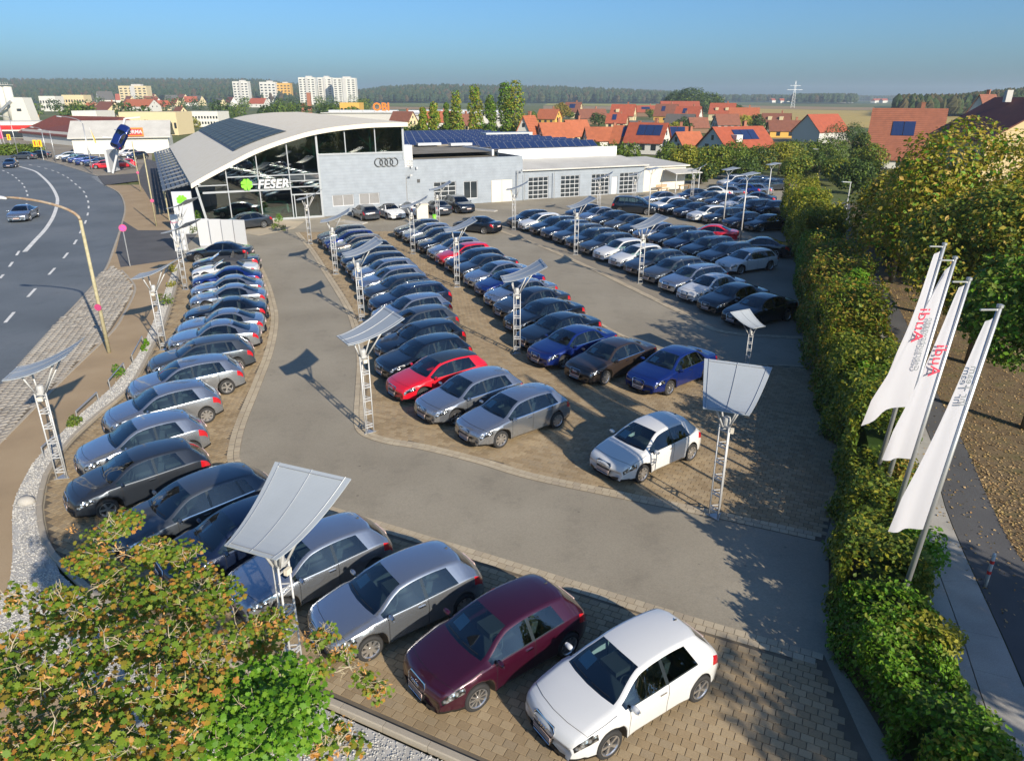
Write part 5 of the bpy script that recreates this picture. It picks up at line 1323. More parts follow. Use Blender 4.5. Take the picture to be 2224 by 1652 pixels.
wsm = 'white sail floodlight mast'
for x, y, yaw, lab in [(-14.07, 19.71, 14, f'{wsm} nearest in the left row by the gravel curve'), (-16.38, 31.87, 7, f'{wsm} second from the near end of the left row'), (-20.17, 43.22, -8, f'{wsm} third along the left row below the clover pylon'), (-24.4, 53.3, -10, f'{wsm} farthest in the left row before the clover pylon'),
                       (-5.09, 23.0, 32, f'{wsm} at the near tip of the second row'), (-8.03, 36.69, 22, f'{wsm} second from the near end of the second row'), (-11.86, 47.39, 10, f'{wsm} third along the second row'), (-16.39, 58.1, 2, f'{wsm} in front of the showroom door'),
                       (.21, 31.43, 8, f'{wsm} nearest in the third row between the saloons'), (-3.45, 43.88, 11, f'{wsm} second along the third row by the red hatchback'), (-7.51, 54.06, 3, f'{wsm} third along the third row'), (-6.6, 64.3, 10, f'{wsm} before the workshop double door'),
                       (8.2, 45.01, 15, f'{wsm} nearest in the fourth row'), (4.79, 53.89, 11, f'{wsm} second along the fourth row'), (.16, 64.55, -5, f'{wsm} at the far tip of the fourth row'), (8.7, 73.2, -10, f'{wsm} before the third roller door'), (12.9, 77.4, -15, f'{wsm} before the last roller door'), (20.2, 82.3, -20, f'{wsm} farthest of all by the annex'),
                       (-4.41, 11.34, 67.5, f'{wsm} largest in view among the front row cars'), (5.79, 17.5, 67, f'{wsm} standing right of the lone white hatchback')]:
    mast(x, y, yaw, lab)
fp = g(1630, 727, 1.77); mast(fp.x, fp.y, 118, 'small white sail floodlight with tilted diamond sail by the hedge').scale = (.62, .62, .62)
def lightpost(x, y, h, yaw, lab):
    r = thing('light_post', lab, 'light post', (x, y, 0), yaw, 'slim light posts')
    q = MB(); q.tube([(0, 0, 0), (0, 0, h)], [.07, .05], 8); q.build('pole', M['mast'], r, True)
    q = MB(); q.tube([(0, 0, h - .05), (.3, .3, h + .5)], .025, 6); q.tube([(0, 0, h - .05), (.3, -.3, h + .5)], .025, 6); q.tube([(0, 0, h - .05), (-.3, 0, h + .4)], .025, 6); q.build('arm', M['mast'], r)
    q = MB(); q.prism([(-.5, -.45, h + .42), (.8, -.6, h + .62), (.8, .6, h + .62), (-.5, .45, h + .42)], (0, 0, .03)); q.build('sail', M['sail'], r)
for (bx, by, h, lab) in [(1340, 655, 4.6, 'slim light post before the dark saloons of the sixth row'), (1538, 805, 4.8, 'slim light post next to the black coupe by the hedge'), (1838, 405, 3.8, 'slim light post at the hedge behind the sixth row'), (500, 530, 4.0, 'slim light post beside the black people carrier')]:
    p = zr(bx, by, 0); lightpost(p.x, p.y, h, .3, lab)

# ------------------------------------------------------------------ signs, pylons, street lamps
def pylon(name, lab, L, R, h, t=.3, logo=True):
    c = (L + R) / 2; w_ = (R - L).length; a = math.atan2((R - L).y, (R - L).x)
    r = thing(name, lab, 'sign', c, a)
    q = MB(); q.box((0, 0, h / 2 + .04), (w_, t, h)); q.build('panel', M['white_metal'], r)
    q = MB(); q.box((0, 0, .04), (w_ * 1.05, t * 1.3, .08)); q.build('plinth', M['galv'], r)
    return r
py = pylon('sign_pylon', 'tall white sign pylon with green clover left of the showroom', g(387.5, 508.5), g(428.6, 507), 3.55); clover(py, (0, -.16, 2.9), .42)
py2 = pylon('sign_pylon', 'white sign pylon with faint red lettering behind the left row', g(381, 545), g(409, 543), 2.7, .22)
lettering('Feser', .26, M['pink_sign'], py2, (-.2, -.125, 2.2), (math.pi / 2, 0, 0), 0.0, 0, .01)
zq = lambda x, y, z=0: g((400 + x / 3.672) * .61032, (780 + y / 3.672) * .61032, z)
pr_ = g(542, 538); ang = math.radians(28)
for k, lab in enumerate(['leftmost of the four white display panels', 'second from left of the four white display panels', 'third from left of the four white display panels', 'rightmost of the four white display panels']):
    p = pr_ + Vector((-.55, -.1, 0)) + Vector((math.cos(math.pi + .15), math.sin(math.pi + .15), 0)) * (3 - k) * 1.02 + Vector((0, .55, 0)) * (3 - k) * .6
    b = thing('display_board', lab + ' behind the black coupe', 'sign', p, .12 - .10 * k, 'white display boards')
    q = MB(); q.box((0, 0, 1.14), (.92, .12, 2.1)); q.build('panel', M['white_metal'], b); q = MB(); q.box((0, 0, .05), (.8, .4, .08)); q.build('foot', M['galv'], b)
def street_lamp(base, h, reach, rise, ang, lab, m='pole_old', armm='rust', r0=.09):
    r = thing('street_lamp', lab, 'street lamp', base, ang, 'street lamps')
    n = 10; P = [(0, 0, 0), (0, 0, h)]; q = MB(); q.tube(P, [r0, r0 * .75], 10); q.build('pole', M[m], r, True)
    A = [(reach * math.sin(t * math.pi / 2) ** 1.0 * t, 0, h + rise * math.sin(t * math.pi / 2)) for t in [i / n for i in range(n + 1)]]
    q = MB(); q.tube(A, [r0 * .75 - .02 * i / n for i in range(n + 1)], 8); q.build('arm', M[armm], r, True)
    e = A[-1]; q = MB(); q.lathe([(.001, -.45), (.10, -.42), (.16, -.1), (.15, .3), (.001, .42)], 10); hm = q.mesh('lamp_head', M['white_metal'], True)
    o = obj('lamp_head', hm, r); o.location = (e[0] + .35, 0, e[2]); o.rotation_euler = (0, math.pi / 2 - .1, 0); o.scale = (.55, 1, 1)
    return r
L1 = street_lamp(Vector((-18.83, 31.53, 0)), 6.1, 3.1, .95, math.radians(178), 'tall rusty street lamp arching over the main road near the verge')
q = MB(); q.lathe([(.001, 0), (.21, 0), (.21, .02), (.001, .02)], 18, 0, 'y'); q.M = Matrix.Translation((0, .12, 2.15)); 
s_ = MB(); s_.M = Matrix.Translation((0, .10, 2.2)); s_.lathe([(.001, 0), (.16, 0), (.16, .02), (.001, .02)], 18, 0, 'y'); s_.build('round_plate', M['pink_sign'], L1)
street_lamp(Vector((-65.2, 115.1, 0)), 7.3, 3.2, 1.0, math.radians(175), 'street lamp arching over the far bend beside the neighbouring car row', 'galv', 'galv')
lampx = [(46, 381 * 0 + 345, 6.5), (104, 352, 5.0), (125, 352, 5.0), (155, 362, 6.0)]
for i, (x, y, h) in enumerate([(104, 345, 5.2), (122, 351, 5.0), (40, 338, 7.0)]):
    street_lamp(g(x, y), h, 1.6, .5, math.radians(170), ['small street lamp at the entrance of the supermarket car park', 'small street lamp second along the far kerb', 'tall grey street lamp at the left edge of the picture'][i], 'galv', 'galv', .08)
def round_sign(base, h, lab, plate=.25, m1='pink_sign', m2='violet_sign', face=0.0):
    r = thing('round_road_sign', lab, 'road sign', base, face)
    q = MB(); q.tube([(0, 0, 0), (0, 0, h)], .035, 8); q.build('pole', M['galv'], r)
    q = MB(); q.lathe([(.001, -.06), (plate, -.06), (plate, -.03), (.001, -.03)], 22, 0, 'y'); o = q.build('rim_plate', M[m1], r); o.location.z = h
    q = MB(); q.lathe([(.001, -.075), (plate * .74, -.075), (plate * .74, -.06), (.001, -.06)], 22, 0, 'y'); o = q.build('face_plate', M[m2], r); o.location.z = h
    q = MB(); q.box((0, -.08, h), (plate * 1.4, .008, .06), 0, Matrix.Rotation(.785, 3, 'Y')); q.build('cross_bar', M[m1], r)
round_sign(Vector((-26.86, 49.66, 0)), 2.7, 'round faded no-stopping sign on a pole at the driveway', face=math.radians(30))
for i, (x, y, h) in enumerate([(340, 491, 6.4), (306.5, 416, 6.0)]):
    b = g(x, y); r = thing('kerb_pole', ['tall thin pole with a small round sign beside the showroom eaves', 'thin pole with a small pink sign at the side road corner'][i], 'pole', b, .5)
    q = MB(); q.tube([(0, 0, 0), (0, 0, h)], [.07, .05], 8); q.build('pole', M['pole_old'], r, True)
    q = MB(); q.lathe([(.001, -.1), (.16, -.1), (.16, -.08), (.001, -.08)], 18, 0, 'y'); o = q.build('round_plate', M['pink_sign'], r); o.location.z = 2.3
# tall advertising pylon and the blue car hung on its lattice beside the neighbouring lot
za = lambda x, y, z=0: g(x * .24715, 152.6 + y * .24715, z)
p5 = pylon('sign_pylon', 'leaning white pylon beside the neighbouring car dealer', za(960, 900), za(1045, 880), 3.3, .4)
lettering('OPEL', .42, M['galv'], p5, (0, -.22, 3.0), (math.pi / 2, 0, 0), 0.02, 0, .02)
lp = za(1010, 905); gan = thing('lattice_gantry', 'white lattice gantry that carries a blue car above the neighbouring lot', 'gantry', lp, .2)
A1 = Vector((2.9, 0, 8.0)); A2 = g(295, 364) - lp
A2 = Matrix.Rotation(-.2, 3, 'Z') @ A2
q = MB(); q.bar(Vector((-.3, 0, 0)), A1, .28, .28); q.build('mast', M['white_metal'], gan); q = MB(); q.bar(Vector((.7, 0, 2.6)), A2, .26, .26); q.build('prop', M['white_metal'], gan); q = MB(); q.bar(A1, A1 + Vector((2.2, 0, .2)), .2); q.bar(Vector((1.6, .2, 5.2)), Vector((-.6, -.6, 5.4)), .12); q.build('cross_arm', M['white_metal'], gan)
hp = gan.location + Matrix.Rotation(.2, 3, 'Z') @ Vector((2.3, -.9, 5.7))
car(SH, 'blue', hp.x, hp.y, 0, 'blue hatchback hung steeply on the lattice gantry', 'cars at the neighbouring dealer', 'far', front=False, sheet=False, z=5.2, tilt=(.75, -1.0, .75))
# waste bin, service cabinet, ramp plates by the building
p = zg(1280, 425); b = thing('service_cabinet', 'cream service cabinet between the white hatchback and a mast', 'cabinet', p, .3)
q = MB(); q.box((0, 0, .75), (1.1, .7, 1.5)); q.build('body', M['cream'], b); q = MB(); q.prism([(-.6, -.4, 1.5), (.6, -.4, 1.5), (.6, .4, 1.5), (-.6, .4, 1.5)], (0, 0, .08)); q.build('lid', M['cream'], b)
p = zg(1420, 462); b = thing('watering_can_bin', 'bright green bin at the foot of a mast', 'bin', p); q = MB(); q.lathe([(.001, 0), (.16, 0), (.2, .8), (.001, .82)], 12); q.build('drum', M['green_logo'], b, True); q = MB(); q.lathe([(.2, .8), (.22, .84), (.001, .86)], 12); q.build('lid', M['green_logo'], b)
for i, (x, y) in enumerate([(480, 450), (1960, 315)]):
    p = zg(x, y); b = thing('ramp_plate', ['pale concrete ramp plate before the showroom wall', 'pale concrete ramp plate before the workshop door'][i], 'ramp', p, BA - .9)
    q = MB(); q.prism([(-1.6, -.4, 0), (1.6, -.4, 0), (1.6, .4, 0), (-1.6, .4, 0)], (0, 0, .10)); q.build('slab', M['concrete'], b); q = MB(); q.box((-1.2, 0, .13), (.5, .5, .06)); q.build('stop_block', M['kerb'], b)
# bollard, flags
p = g(2139.7, 1271); bo = thing('bollard', 'white bollard with two red bands on the footpath', 'bollard', (p.x, p.y, -.03))
q = MB(); q.lathe([(.001, 0), (.045, 0), (.045, .93), (.035, .96), (.001, .97)], 14); q.build('post', M['white_metal'], bo, True)
for z in (.38, .68):
    q = MB(); q.lathe([(.047, z), (.047, z + .09)], 14); q.build('red_band', M['red_sign'], bo)
for i, (x, y, zt) in enumerate([(600, 1560, 0)]): pass
def flag_pole(base, h, lab, cloth, texts):
    r = thing('flagpole', lab, 'flagpole', base); r.rotation_euler = (0, math.radians(4.2), 0); r['group'] = 'flagpoles behind the hedge'
    q = MB(); q.tube([(0, 0, 0), (0, 0, h)], [.065, .045], 10); q.build('pole', M['galv'], r, True)
    q = MB(); q.lathe([(.001, 0), (.06, 0), (.06, .05), (.001, .07)], 10); o = q.build('cap', M['galv'], r); o.location.z = h
    q = MB(); q.bar((0, 0, h - .04), (-.42, -.12, h - .04), .03); q.build('boom', M['galv'], r)
    return r
def flag(pole, lab, z1, z0, w_top, w_bot, ang, fold, n=16, m=9, drop=0.0):
    "a banner hanging from the pole: width grows from top to bottom, with folds"
    c = thing('flag', lab, 'flag'); c.matrix_world = pole.matrix_basis.copy(); c['group'] = 'white flags'
    c.location = pole.location; c.rotation_euler = pole.rotation_euler
    q = MB(); ca, sa = math.cos(ang), math.sin(ang); G_ = []
    for i in range(n + 1):
        t = i / n; rowv = []; wd = w_top + (w_bot - w_top) * min(1, t * 1.25) ** .9
        for j in range(m + 1):
            s = j / m; d = .07 + wd * s; off = fold * math.sin(s * 7 + t * 2.2) * (.3 + .7 * t) * (.3 + s) + .10 * s * s * math.sin(t * 3)
            rowv.append(q.pv((d * ca - off * sa, d * sa + off * ca, z1 + (z0 - z1) * t - drop * s * s * (.3 + .7 * t) - .1 * s * (1 - t))))
        G_.append(rowv)
    for i in range(n):
        for j in range(m): q.face((G_[i][j], G_[i + 1][j], G_[i + 1][j + 1], G_[i][j + 1]))
    o = q.build('cloth', M['cloth'], c, True)
    return c
HP = [(10.08, 17.6, 7.75), (9.87, 16.7, 7.6), (9.22, 15.0, 7.5), (8.26, 12.5, 7.6)]
FL = ['farthest', 'second farthest', 'second nearest', 'nearest']
POLES = [flag_pole(Vector((x, y, 0)), h, f'{FL[i]} of the four leaning metal flagpoles behind the hedge', None, None) for i, (x, y, h) in enumerate(HP)]
f0 = flag(POLES[0], 'narrow white flag half hidden on the farthest pole', 7.6, 4.3, .18, .55, math.radians(195), .05)
f1 = flag(POLES[1], 'wide white flag blown out to the left with red marks', 7.45, 3.8, .14, 1.35, math.radians(196), .10, drop=.45)
f2 = flag(POLES[2], 'narrow white flag furled with a large red mark', 7.4, 3.2, .14, .78, math.radians(190), .07)
f3 = flag(POLES[3], 'long white flag furled round the nearest pole', 7.4, 2.9, .16, .82, math.radians(190), .07)
def flag_text(fl, text, size, m, d, z, ang, tilt=math.pi / 2, mirror=True):
    o = lettering(text, size, m, fl, (d * math.cos(ang), d * math.sin(ang) - .10, z), (math.pi / 2, tilt, ang - math.pi), 0.0, 0, .006, mirror=mirror)
RS = mat('flag_red', (0.62, 0.03, 0.07), 0.7); GS = mat('flag_grey_print', (0.18, 0.20, 0.22), 0.7)
flag_text(f1, 'Audi', .46, RS, .52, 6.0, math.radians(196)); flag_text(f1, 'Gebrauchtwagen', .20, GS, .26, 5.5, math.radians(196))
flag_text(f2, 'Audi', .40, RS, .24, 5.7, math.radians(190)); flag_text(f3, 'Ihr Team', .22, GS, .20, 6.1, math.radians(190))
# ------------------------------------------------------------------ plants
LEAF4 = np.array([(0, -.5, 0), (.32, 0, .06), (0, .5, 0), (-.32, 0, .06)]); LEAF4F = np.array([(0, 1, 2, 3)])
_mp = [(.0, -.38), (.10, -.24), (.36, -.28), (.34, -.08), (.56, .08), (.34, .16), (.36, .38), (.16, .30), (.0, .58), (-.16, .30), (-.36, .38), (-.34, .16), (-.56, .08), (-.34, -.08), (-.36, -.28), (-.10, -.24)]
MAPLE = np.array([(x, y, -.25 * (x * x + y * y)) for x, y in _mp]); MAPLEF = np.array([tuple(range(len(_mp)))])
SEED = np.array([(0, -.5, 0), (.12, -.1, 0), (.2, .45, 0), (-.05, .5, .1), (-.14, 0, 0)]); SEEDF = np.array([(0, 1, 2, 3, 4)])
def orient(P, Nn, size, T, spread=.5):
    n = len(P); Nn = Nn + npr.normal(0, spread, (n, 3)); Nn /= np.linalg.norm(Nn, axis=1, keepdims=True)
    r = npr.normal(0, 1, (n, 3)); X = np.cross(r, Nn); X /= np.linalg.norm(X, axis=1, keepdims=True); Y = np.cross(Nn, X)
    s = (size * npr.uniform(.45, 1.35, n))[:, None, None]
    return P[:, None] + s * (T[None, :, 0:1] * X[:, None] + T[None, :, 1:2] * Y[:, None] + T[None, :, 2:3] * Nn[:, None])
def leaf_mesh(name, P, Nn, size, m, T=LEAF4, F=LEAF4F, spread=.5):
    V = orient(np.asarray(P, float), np.asarray(Nn, float), size, T, spread); n, k = len(V), len(T)
    FF = (F[None] + (np.arange(n) * k)[:, None, None]).reshape(-1, F.shape[1])
    return np_mesh(name, V.reshape(-1, 3), FF, M[m])
def blob_points(blobs, n, shell=.35, flat=1.0):
    "points spread through the outer shell of a set of (centre, radius) blobs"
    B = np.array([(*c, r) for c, r in blobs]); w_ = B[:, 3] ** 2; w_ /= w_.sum()
    idx = npr.choice(len(B), n, p=w_); d = npr.normal(0, 1, (n, 3)); d /= np.linalg.norm(d, axis=1, keepdims=True)
    rr = 1 - shell * npr.random(n) ** 1.3
    P = B[idx, :3] + d * (B[idx, 3] * rr)[:, None] * np.array([1, 1, flat])
    # drop leaves buried deep in a neighbouring clump
    D = np.linalg.norm(P[:, None] - B[None, :, :3], axis=2) / B[None, :, 3]
    keep = (D < .55).sum(1) == 0
    Nn = d * .7 + np.array([0, 0, .55])
    return P[keep], Nn[keep]
def crown_blobs(h0, h1, r, n, seed, taper=.0, sub=(.28, .45)):
    R = random.Random(seed); out = []
    hc, hr = (h0 + h1) / 2, (h1 - h0) / 2
    for _ in range(n):
        while True:
            x, y, z = R.uniform(-1, 1), R.uniform(-1, 1), R.uniform(-1, 1)
            q = x * x + y * y + z * z
            if .25 < q < 1: break
        s = R.uniform(*sub) * r; k = 1 - taper * max(0, z)
        out.append(((x * (r - s * .6) * k, y * (r - s * .6) * k, hc + z * max(.2, hr - s * .7)), s))
    return out
def tree(name, lab, base, h, r, leaves, size, m, seed, h0=None, n=26, trunk_r=.2, group=None, taper=.3, cat='tree', sub=(.28, .45), limbs=7, second=None, shell=.45):
    t = thing(name, lab, cat, base, 0, group); h0 = h * .22 if h0 is None else h0
    bl = crown_blobs(h0, h, r, n, seed, taper, sub)
    P, Nn = blob_points(bl, leaves, shell)
    o = obj('crown', leaf_mesh('crown', P, Nn, size, m), t)
    if second:
        P, Nn = blob_points(bl, int(leaves * second[1]), shell); obj('crown', leaf_mesh('crown', P, Nn, size, second[0]), t)
    q = MB(); q.tube([(0, 0, 0), (.05, 0, h * .35), (0, .08, h * .75)], [trunk_r, trunk_r * .75, trunk_r * .2], 8)
    R = random.Random(seed + 5)
    for c, s in R.sample(bl, min(limbs, len(bl))):
        z0 = min(h * .3 + R.random() * h * .25, c[2]); q.tube([(0, 0, z0), (c[0] * .5, c[1] * .5, (z0 + c[2]) / 2 + .1), c], [trunk_r * .4, trunk_r * .25, trunk_r * .06], 6)
    q.build('trunk', M['bark'], t, True)
    return t
# big maples along the footpath on the right (the last ones stand outside the picture and shade the lot)
tree('maple_tree', 'large turning maple behind the flags at the right edge', (23.0, 38.0, 0), 10.3, 4.7, 26000, .24, 'leaf_autumn', 3, 1.8, 40, .26, 'maples along the footpath', second=('leaf_bright', .3))
tree('maple_tree', 'bushy maple left of the largest maple beside the footpath', (24.6, 45.5, 0), 7.6, 3.4, 13000, .24, 'leaf_autumn', 4, 1.0, 28, .2, 'maples along the footpath', second=('leaf_mid', .3))
tree('maple_tree', 'green maple behind the nearest flagpole', (20.6, 30.2, 0), 8.2, 3.9, 20000, .22, 'leaf_mid', 5, 2.0, 34, .24, 'maples along the footpath', second=('leaf_autumn', .8))
tree('maple_tree', 'green maple cut off by the right edge below the others', (18.6, 23.4, 0), 7.0, 3.0, 14000, .2, 'leaf_mid', 6, 2.2, 28, .2, 'maples along the footpath', second=('leaf_bright', .7))
tree('maple_tree', 'maple at the right edge before the brown-roofed house', (31.0, 42.0, 0), 8.6, 4.0, 14000, .24, 'leaf_mid', 7, 1.5, 28, .22, 'maples along the footpath', second=('leaf_autumn', .6))
for i, (x, y, h, r) in enumerate([(15.6, 5.5, 7.2, 3.0), (14.6, -2.4, 8.2, 3.1), (15.6, -10.0, 9.0, 3.4)]):
    tree('maple_tree', ['nearest maple outside the right side, its shadow on the lane', 'second maple outside the right side beside the viewer', 'third maple outside the right side behind the viewer'][i], (x, y, 0), h, r, 9000, .26, 'leaf_mid', 20 + i, 2.0, 26, .22, 'maples along the footpath', second=('leaf_autumn', .4))

def hedge(lab, line_l, line_r, h, m, n, size, seed, second=None, lump=.25, name='hedge', top_slope=0.0):
    "clipped hedge between two ground lines"
    A = smooth_line([Vector((*p, 0)) for p in line_l], 8); B = smooth_line([Vector((*p, 0)) for p in line_r], 8); k = len(A) - 1
    t = thing(name, lab, 'hedge', A[0], 0); O = A[0]
    R = np.random.default_rng(seed); u = R.random(n) * k; i = np.minimum(u.astype(int), k - 1); fr = (u - i)[:, None]
    a = np.array([tuple(p - O) for p in A]); b = np.array([tuple(p - O) for p in B])
    PA = a[i] * (1 - fr) + a[i + 1] * fr; PB = b[i] * (1 - fr) + b[i + 1] * fr
    W = PB - PA; wl = np.linalg.norm(W, axis=1, keepdims=True); Wn = W / wl
    per = 2 * h + wl[:, 0]; s = R.random(n) * per
    hh = h * (1 + lump * .5 * np.sin(u * 1.7 + seed) * np.sin(u * .9 + 2 * seed) + lump * .35 * R.normal(0, .35, n))
    P = np.zeros((n, 3)); N = np.zeros((n, 3))
    L = s < h; T_ = (s >= h) & (s < h + wl[:, 0]); Rr = ~L & ~T_
    bulge = (R.random(n) ** 1.5) * .35
    z = np.where(L, s / h * hh, np.where(T_, hh, (per - s) / h * hh))
    f = np.where(L, 0, np.where(T_, (s - h) / wl[:, 0], 1.0))
    P = PA + W * f[:, None]; P[:, 2] = z
    N = np.where(L[:, None], -Wn, np.where(T_[:, None], np.array([0, 0, 1.0]), Wn))
    # round the shoulders and let shoots stick out
    edge = np.clip((z / hh - .75) / .25, 0, 1); P += np.where((L | Rr)[:, None], -N * (edge ** 2 * .22)[:, None], 0)
    ed2 = np.clip(np.abs(f - .5) * 2 - .7, 0, 1) / .3; P[:, 2] -= np.where(T_, ed2 ** 2 * .22, 0)
    noise = (np.sin(P[:, 0:1] * 2.3 + seed) * np.sin(P[:, 1:2] * 1.9) * np.sin(P[:, 2:3] * 2.7 + 1)) * lump
    P += N * (noise + R.normal(0, .06, (n, 1)) - bulge[:, None] * .5)
    N = N + np.array([0, 0, .3])
    half = n if not second else int(n * (1 - second[1]))
    obj('foliage', leaf_mesh('foliage', P[:half], N[:half], size, m), t)
    if second: obj('foliage', leaf_mesh('foliage', P[half:], N[half:], size, second[0]), t)
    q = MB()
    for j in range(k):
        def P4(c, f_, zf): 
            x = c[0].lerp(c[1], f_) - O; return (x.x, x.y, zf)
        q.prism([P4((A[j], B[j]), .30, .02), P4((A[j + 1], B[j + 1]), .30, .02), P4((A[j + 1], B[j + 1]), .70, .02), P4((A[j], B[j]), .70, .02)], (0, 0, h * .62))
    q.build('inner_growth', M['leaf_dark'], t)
    return t
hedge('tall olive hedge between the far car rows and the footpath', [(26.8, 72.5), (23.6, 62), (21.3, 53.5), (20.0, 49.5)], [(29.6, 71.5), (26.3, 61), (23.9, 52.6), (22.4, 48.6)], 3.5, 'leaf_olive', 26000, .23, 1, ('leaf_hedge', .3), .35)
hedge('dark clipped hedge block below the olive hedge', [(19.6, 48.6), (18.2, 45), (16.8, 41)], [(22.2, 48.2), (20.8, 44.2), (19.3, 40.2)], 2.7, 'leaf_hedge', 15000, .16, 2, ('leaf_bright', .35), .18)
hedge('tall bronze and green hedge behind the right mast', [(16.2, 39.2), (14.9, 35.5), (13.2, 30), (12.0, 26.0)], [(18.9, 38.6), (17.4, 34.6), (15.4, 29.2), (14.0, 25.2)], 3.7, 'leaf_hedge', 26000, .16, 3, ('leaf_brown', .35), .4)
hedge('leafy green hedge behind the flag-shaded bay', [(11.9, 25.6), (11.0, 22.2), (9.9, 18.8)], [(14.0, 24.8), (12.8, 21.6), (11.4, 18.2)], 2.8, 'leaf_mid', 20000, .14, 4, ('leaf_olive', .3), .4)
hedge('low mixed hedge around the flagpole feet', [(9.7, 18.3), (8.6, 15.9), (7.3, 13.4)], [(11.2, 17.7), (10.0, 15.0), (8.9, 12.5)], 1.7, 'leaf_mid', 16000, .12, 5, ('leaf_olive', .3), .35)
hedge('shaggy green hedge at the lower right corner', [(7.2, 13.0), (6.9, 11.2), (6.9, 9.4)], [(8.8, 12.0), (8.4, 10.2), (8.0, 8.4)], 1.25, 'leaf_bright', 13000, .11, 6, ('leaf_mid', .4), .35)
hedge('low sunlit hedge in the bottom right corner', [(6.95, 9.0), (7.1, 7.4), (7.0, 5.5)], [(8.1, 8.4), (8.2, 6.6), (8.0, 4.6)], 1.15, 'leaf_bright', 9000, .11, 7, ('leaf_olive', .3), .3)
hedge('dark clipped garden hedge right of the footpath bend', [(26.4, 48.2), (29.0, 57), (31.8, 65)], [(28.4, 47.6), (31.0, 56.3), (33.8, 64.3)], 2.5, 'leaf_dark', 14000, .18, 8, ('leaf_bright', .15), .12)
# single shrubs that break up the hedge line
for i, (x, y, r, h, m_, lab) in enumerate([(21.6, 51.5, 1.5, 4.0, 'leaf_olive', 'yellowing shrub at the near end of the olive hedge'), (24.6, 60.5, 1.6, 4.3, 'leaf_bright', 'fresh green shrub half way along the olive hedge'), (27.2, 68.5, 1.6, 4.1, 'leaf_olive', 'olive shrub at the far end of the olive hedge'), (16.6, 37.6, 1.3, 4.2, 'leaf_brown', 'bronze shrub at the head of the tall hedge'), (15.2, 31.0, 1.4, 4.3, 'leaf_bright', 'bright green shrub swelling out of the tall hedge'), (13.6, 27.0, 1.2, 4.0, 'leaf_olive', 'olive shrub at the near end of the tall hedge'), (12.4, 22.6, 1.1, 3.2, 'leaf_bright', 'bright shrub behind the shaded bay'), (10.4, 17.4, .9, 2.2, 'leaf_brown', 'small bronze shrub by the flagpole feet'), (9.4, 14.3, .9, 2.1, 'leaf_bright', 'fresh green shrub between the flagpoles'), (8.3, 11.6, .8, 1.6, 'leaf_olive', 'yellowing shrub beside the nearest flagpole'), (7.7, 8.4, .8, 1.5, 'leaf_hedge', 'spreading shrub over the kerb at the lower right')]):
    t = thing('hedge_shrub', lab, 'shrub', (x, y, 0), 0, 'shrubs in the hedge'); bl_ = crown_blobs(.3, h, r, 16, 300 + i, .2, (.3, .5)); P, Nn = blob_points(bl_, 3600 if y < 40 else 2600, .5); obj('foliage', leaf_mesh('foliage', P, Nn, .12 if y < 30 else .19, m_), t); q = MB(); q.tube([(0, 0, 0), (.05, 0, h * .6)], [.06, .02], 6); q.build('stem', M['bark'], t)
# fallen leaves on the verge and path
def litter(n, f):
    P = []
    while len(P) < n:
        i = rng.randrange(4, len(path_r) - 12); s = rng.random() ** 1.3
        a = path_r[i].lerp(path_r[i + 1], rng.random()); d = (vr[i] - path_r[i]).normalized()
        p = a + d * (s * 7.0 - (1.6 if rng.random() < .12 else 0)); P.append((p.x, p.y, .0))
    P = np.array(P); P[:, 2] = -.012
    return leaf_mesh('fallen_leaves', P, np.tile([0, 0, 1.0], (n, 1)), .085, 'litter', spread=.3)
o = obj('fallen_leaves', litter(15000, 0)); o['kind'] = 'stuff'

# the maple in the lower left corner: branches, single leaves and bunches of seeds
mt = thing('maple_tree', 'turning maple with bare lichened twigs in the lower left corner', 'tree', (-5.4, 6.6, 0)); MO = Vector((-5.4, 6.6, 0))
tips = []
for (x, y, z) in [(20, 1300, 4.2), (60, 1390, 4.6), (0, 1480, 4.6), (90, 1560, 4.9), (20, 1630, 5.0), (150, 1450, 4.9), (190, 1350, 4.4), (250, 1260, 4.1), (215, 1165, 3.9), (265, 1135, 3.8), (190, 1215, 4.0), (300, 1290, 4.3), (330, 1200, 4.0), (395, 1205, 3.9), (430, 1255, 4.0), (360, 1290, 4.4), (420, 1330, 4.4), (480, 1290, 3.9),
                  (250, 1400, 4.8), (330, 1400, 4.9), (400, 1420, 4.9), (470, 1400, 4.6), (520, 1370, 4.2), (230, 1500, 5.1), (320, 1510, 5.2), (150, 1620, 5.2), (260, 1620, 5.3), (60, 1490, 4.8), (400, 1530, 5.0), (360, 1630, 5.2), (130, 1310, 4.3), (560, 1400, 3.7), (590, 1360, 3.4), (80, 1640, 5.2), (440, 1480, 4.8), (190, 1550, 5.1), (280, 1330, 4.5)]:
    tips.append((g(x, y, z) - MO, .40, 'a'))
for (x, y, z) in [(500, 1500, 4.4), (560, 1480, 4.2), (620, 1470, 4.0), (540, 1560, 4.5), (600, 1540, 4.3), (650, 1520, 3.9), (500, 1610, 4.6), (570, 1620, 4.5), (640, 1580, 4.1), (470, 1560, 4.7)]:
    tips.append((g(x, y, z) - MO, .42, 'b'))
for (x, y, z) in [(710, 1375, 3.0), (745, 1420, 3.0), (700, 1450, 3.1), (790, 1470, 2.9), (820, 1500, 2.8), (730, 1580, 3.2), (770, 1620, 3.2), (700, 1620, 3.5), (690, 1390, 3.0)]:
    tips.append((g(x, y, z) - MO, .24, 'c'))
q = MB(); q.tube([(0, 0, 0), (.05, .1, 1.2), (-.05, .2, 2.3), (.1, .3, 3.2)], [.17, .14, .11, .07], 9); q.build('trunk', M['bark'], mt, True)
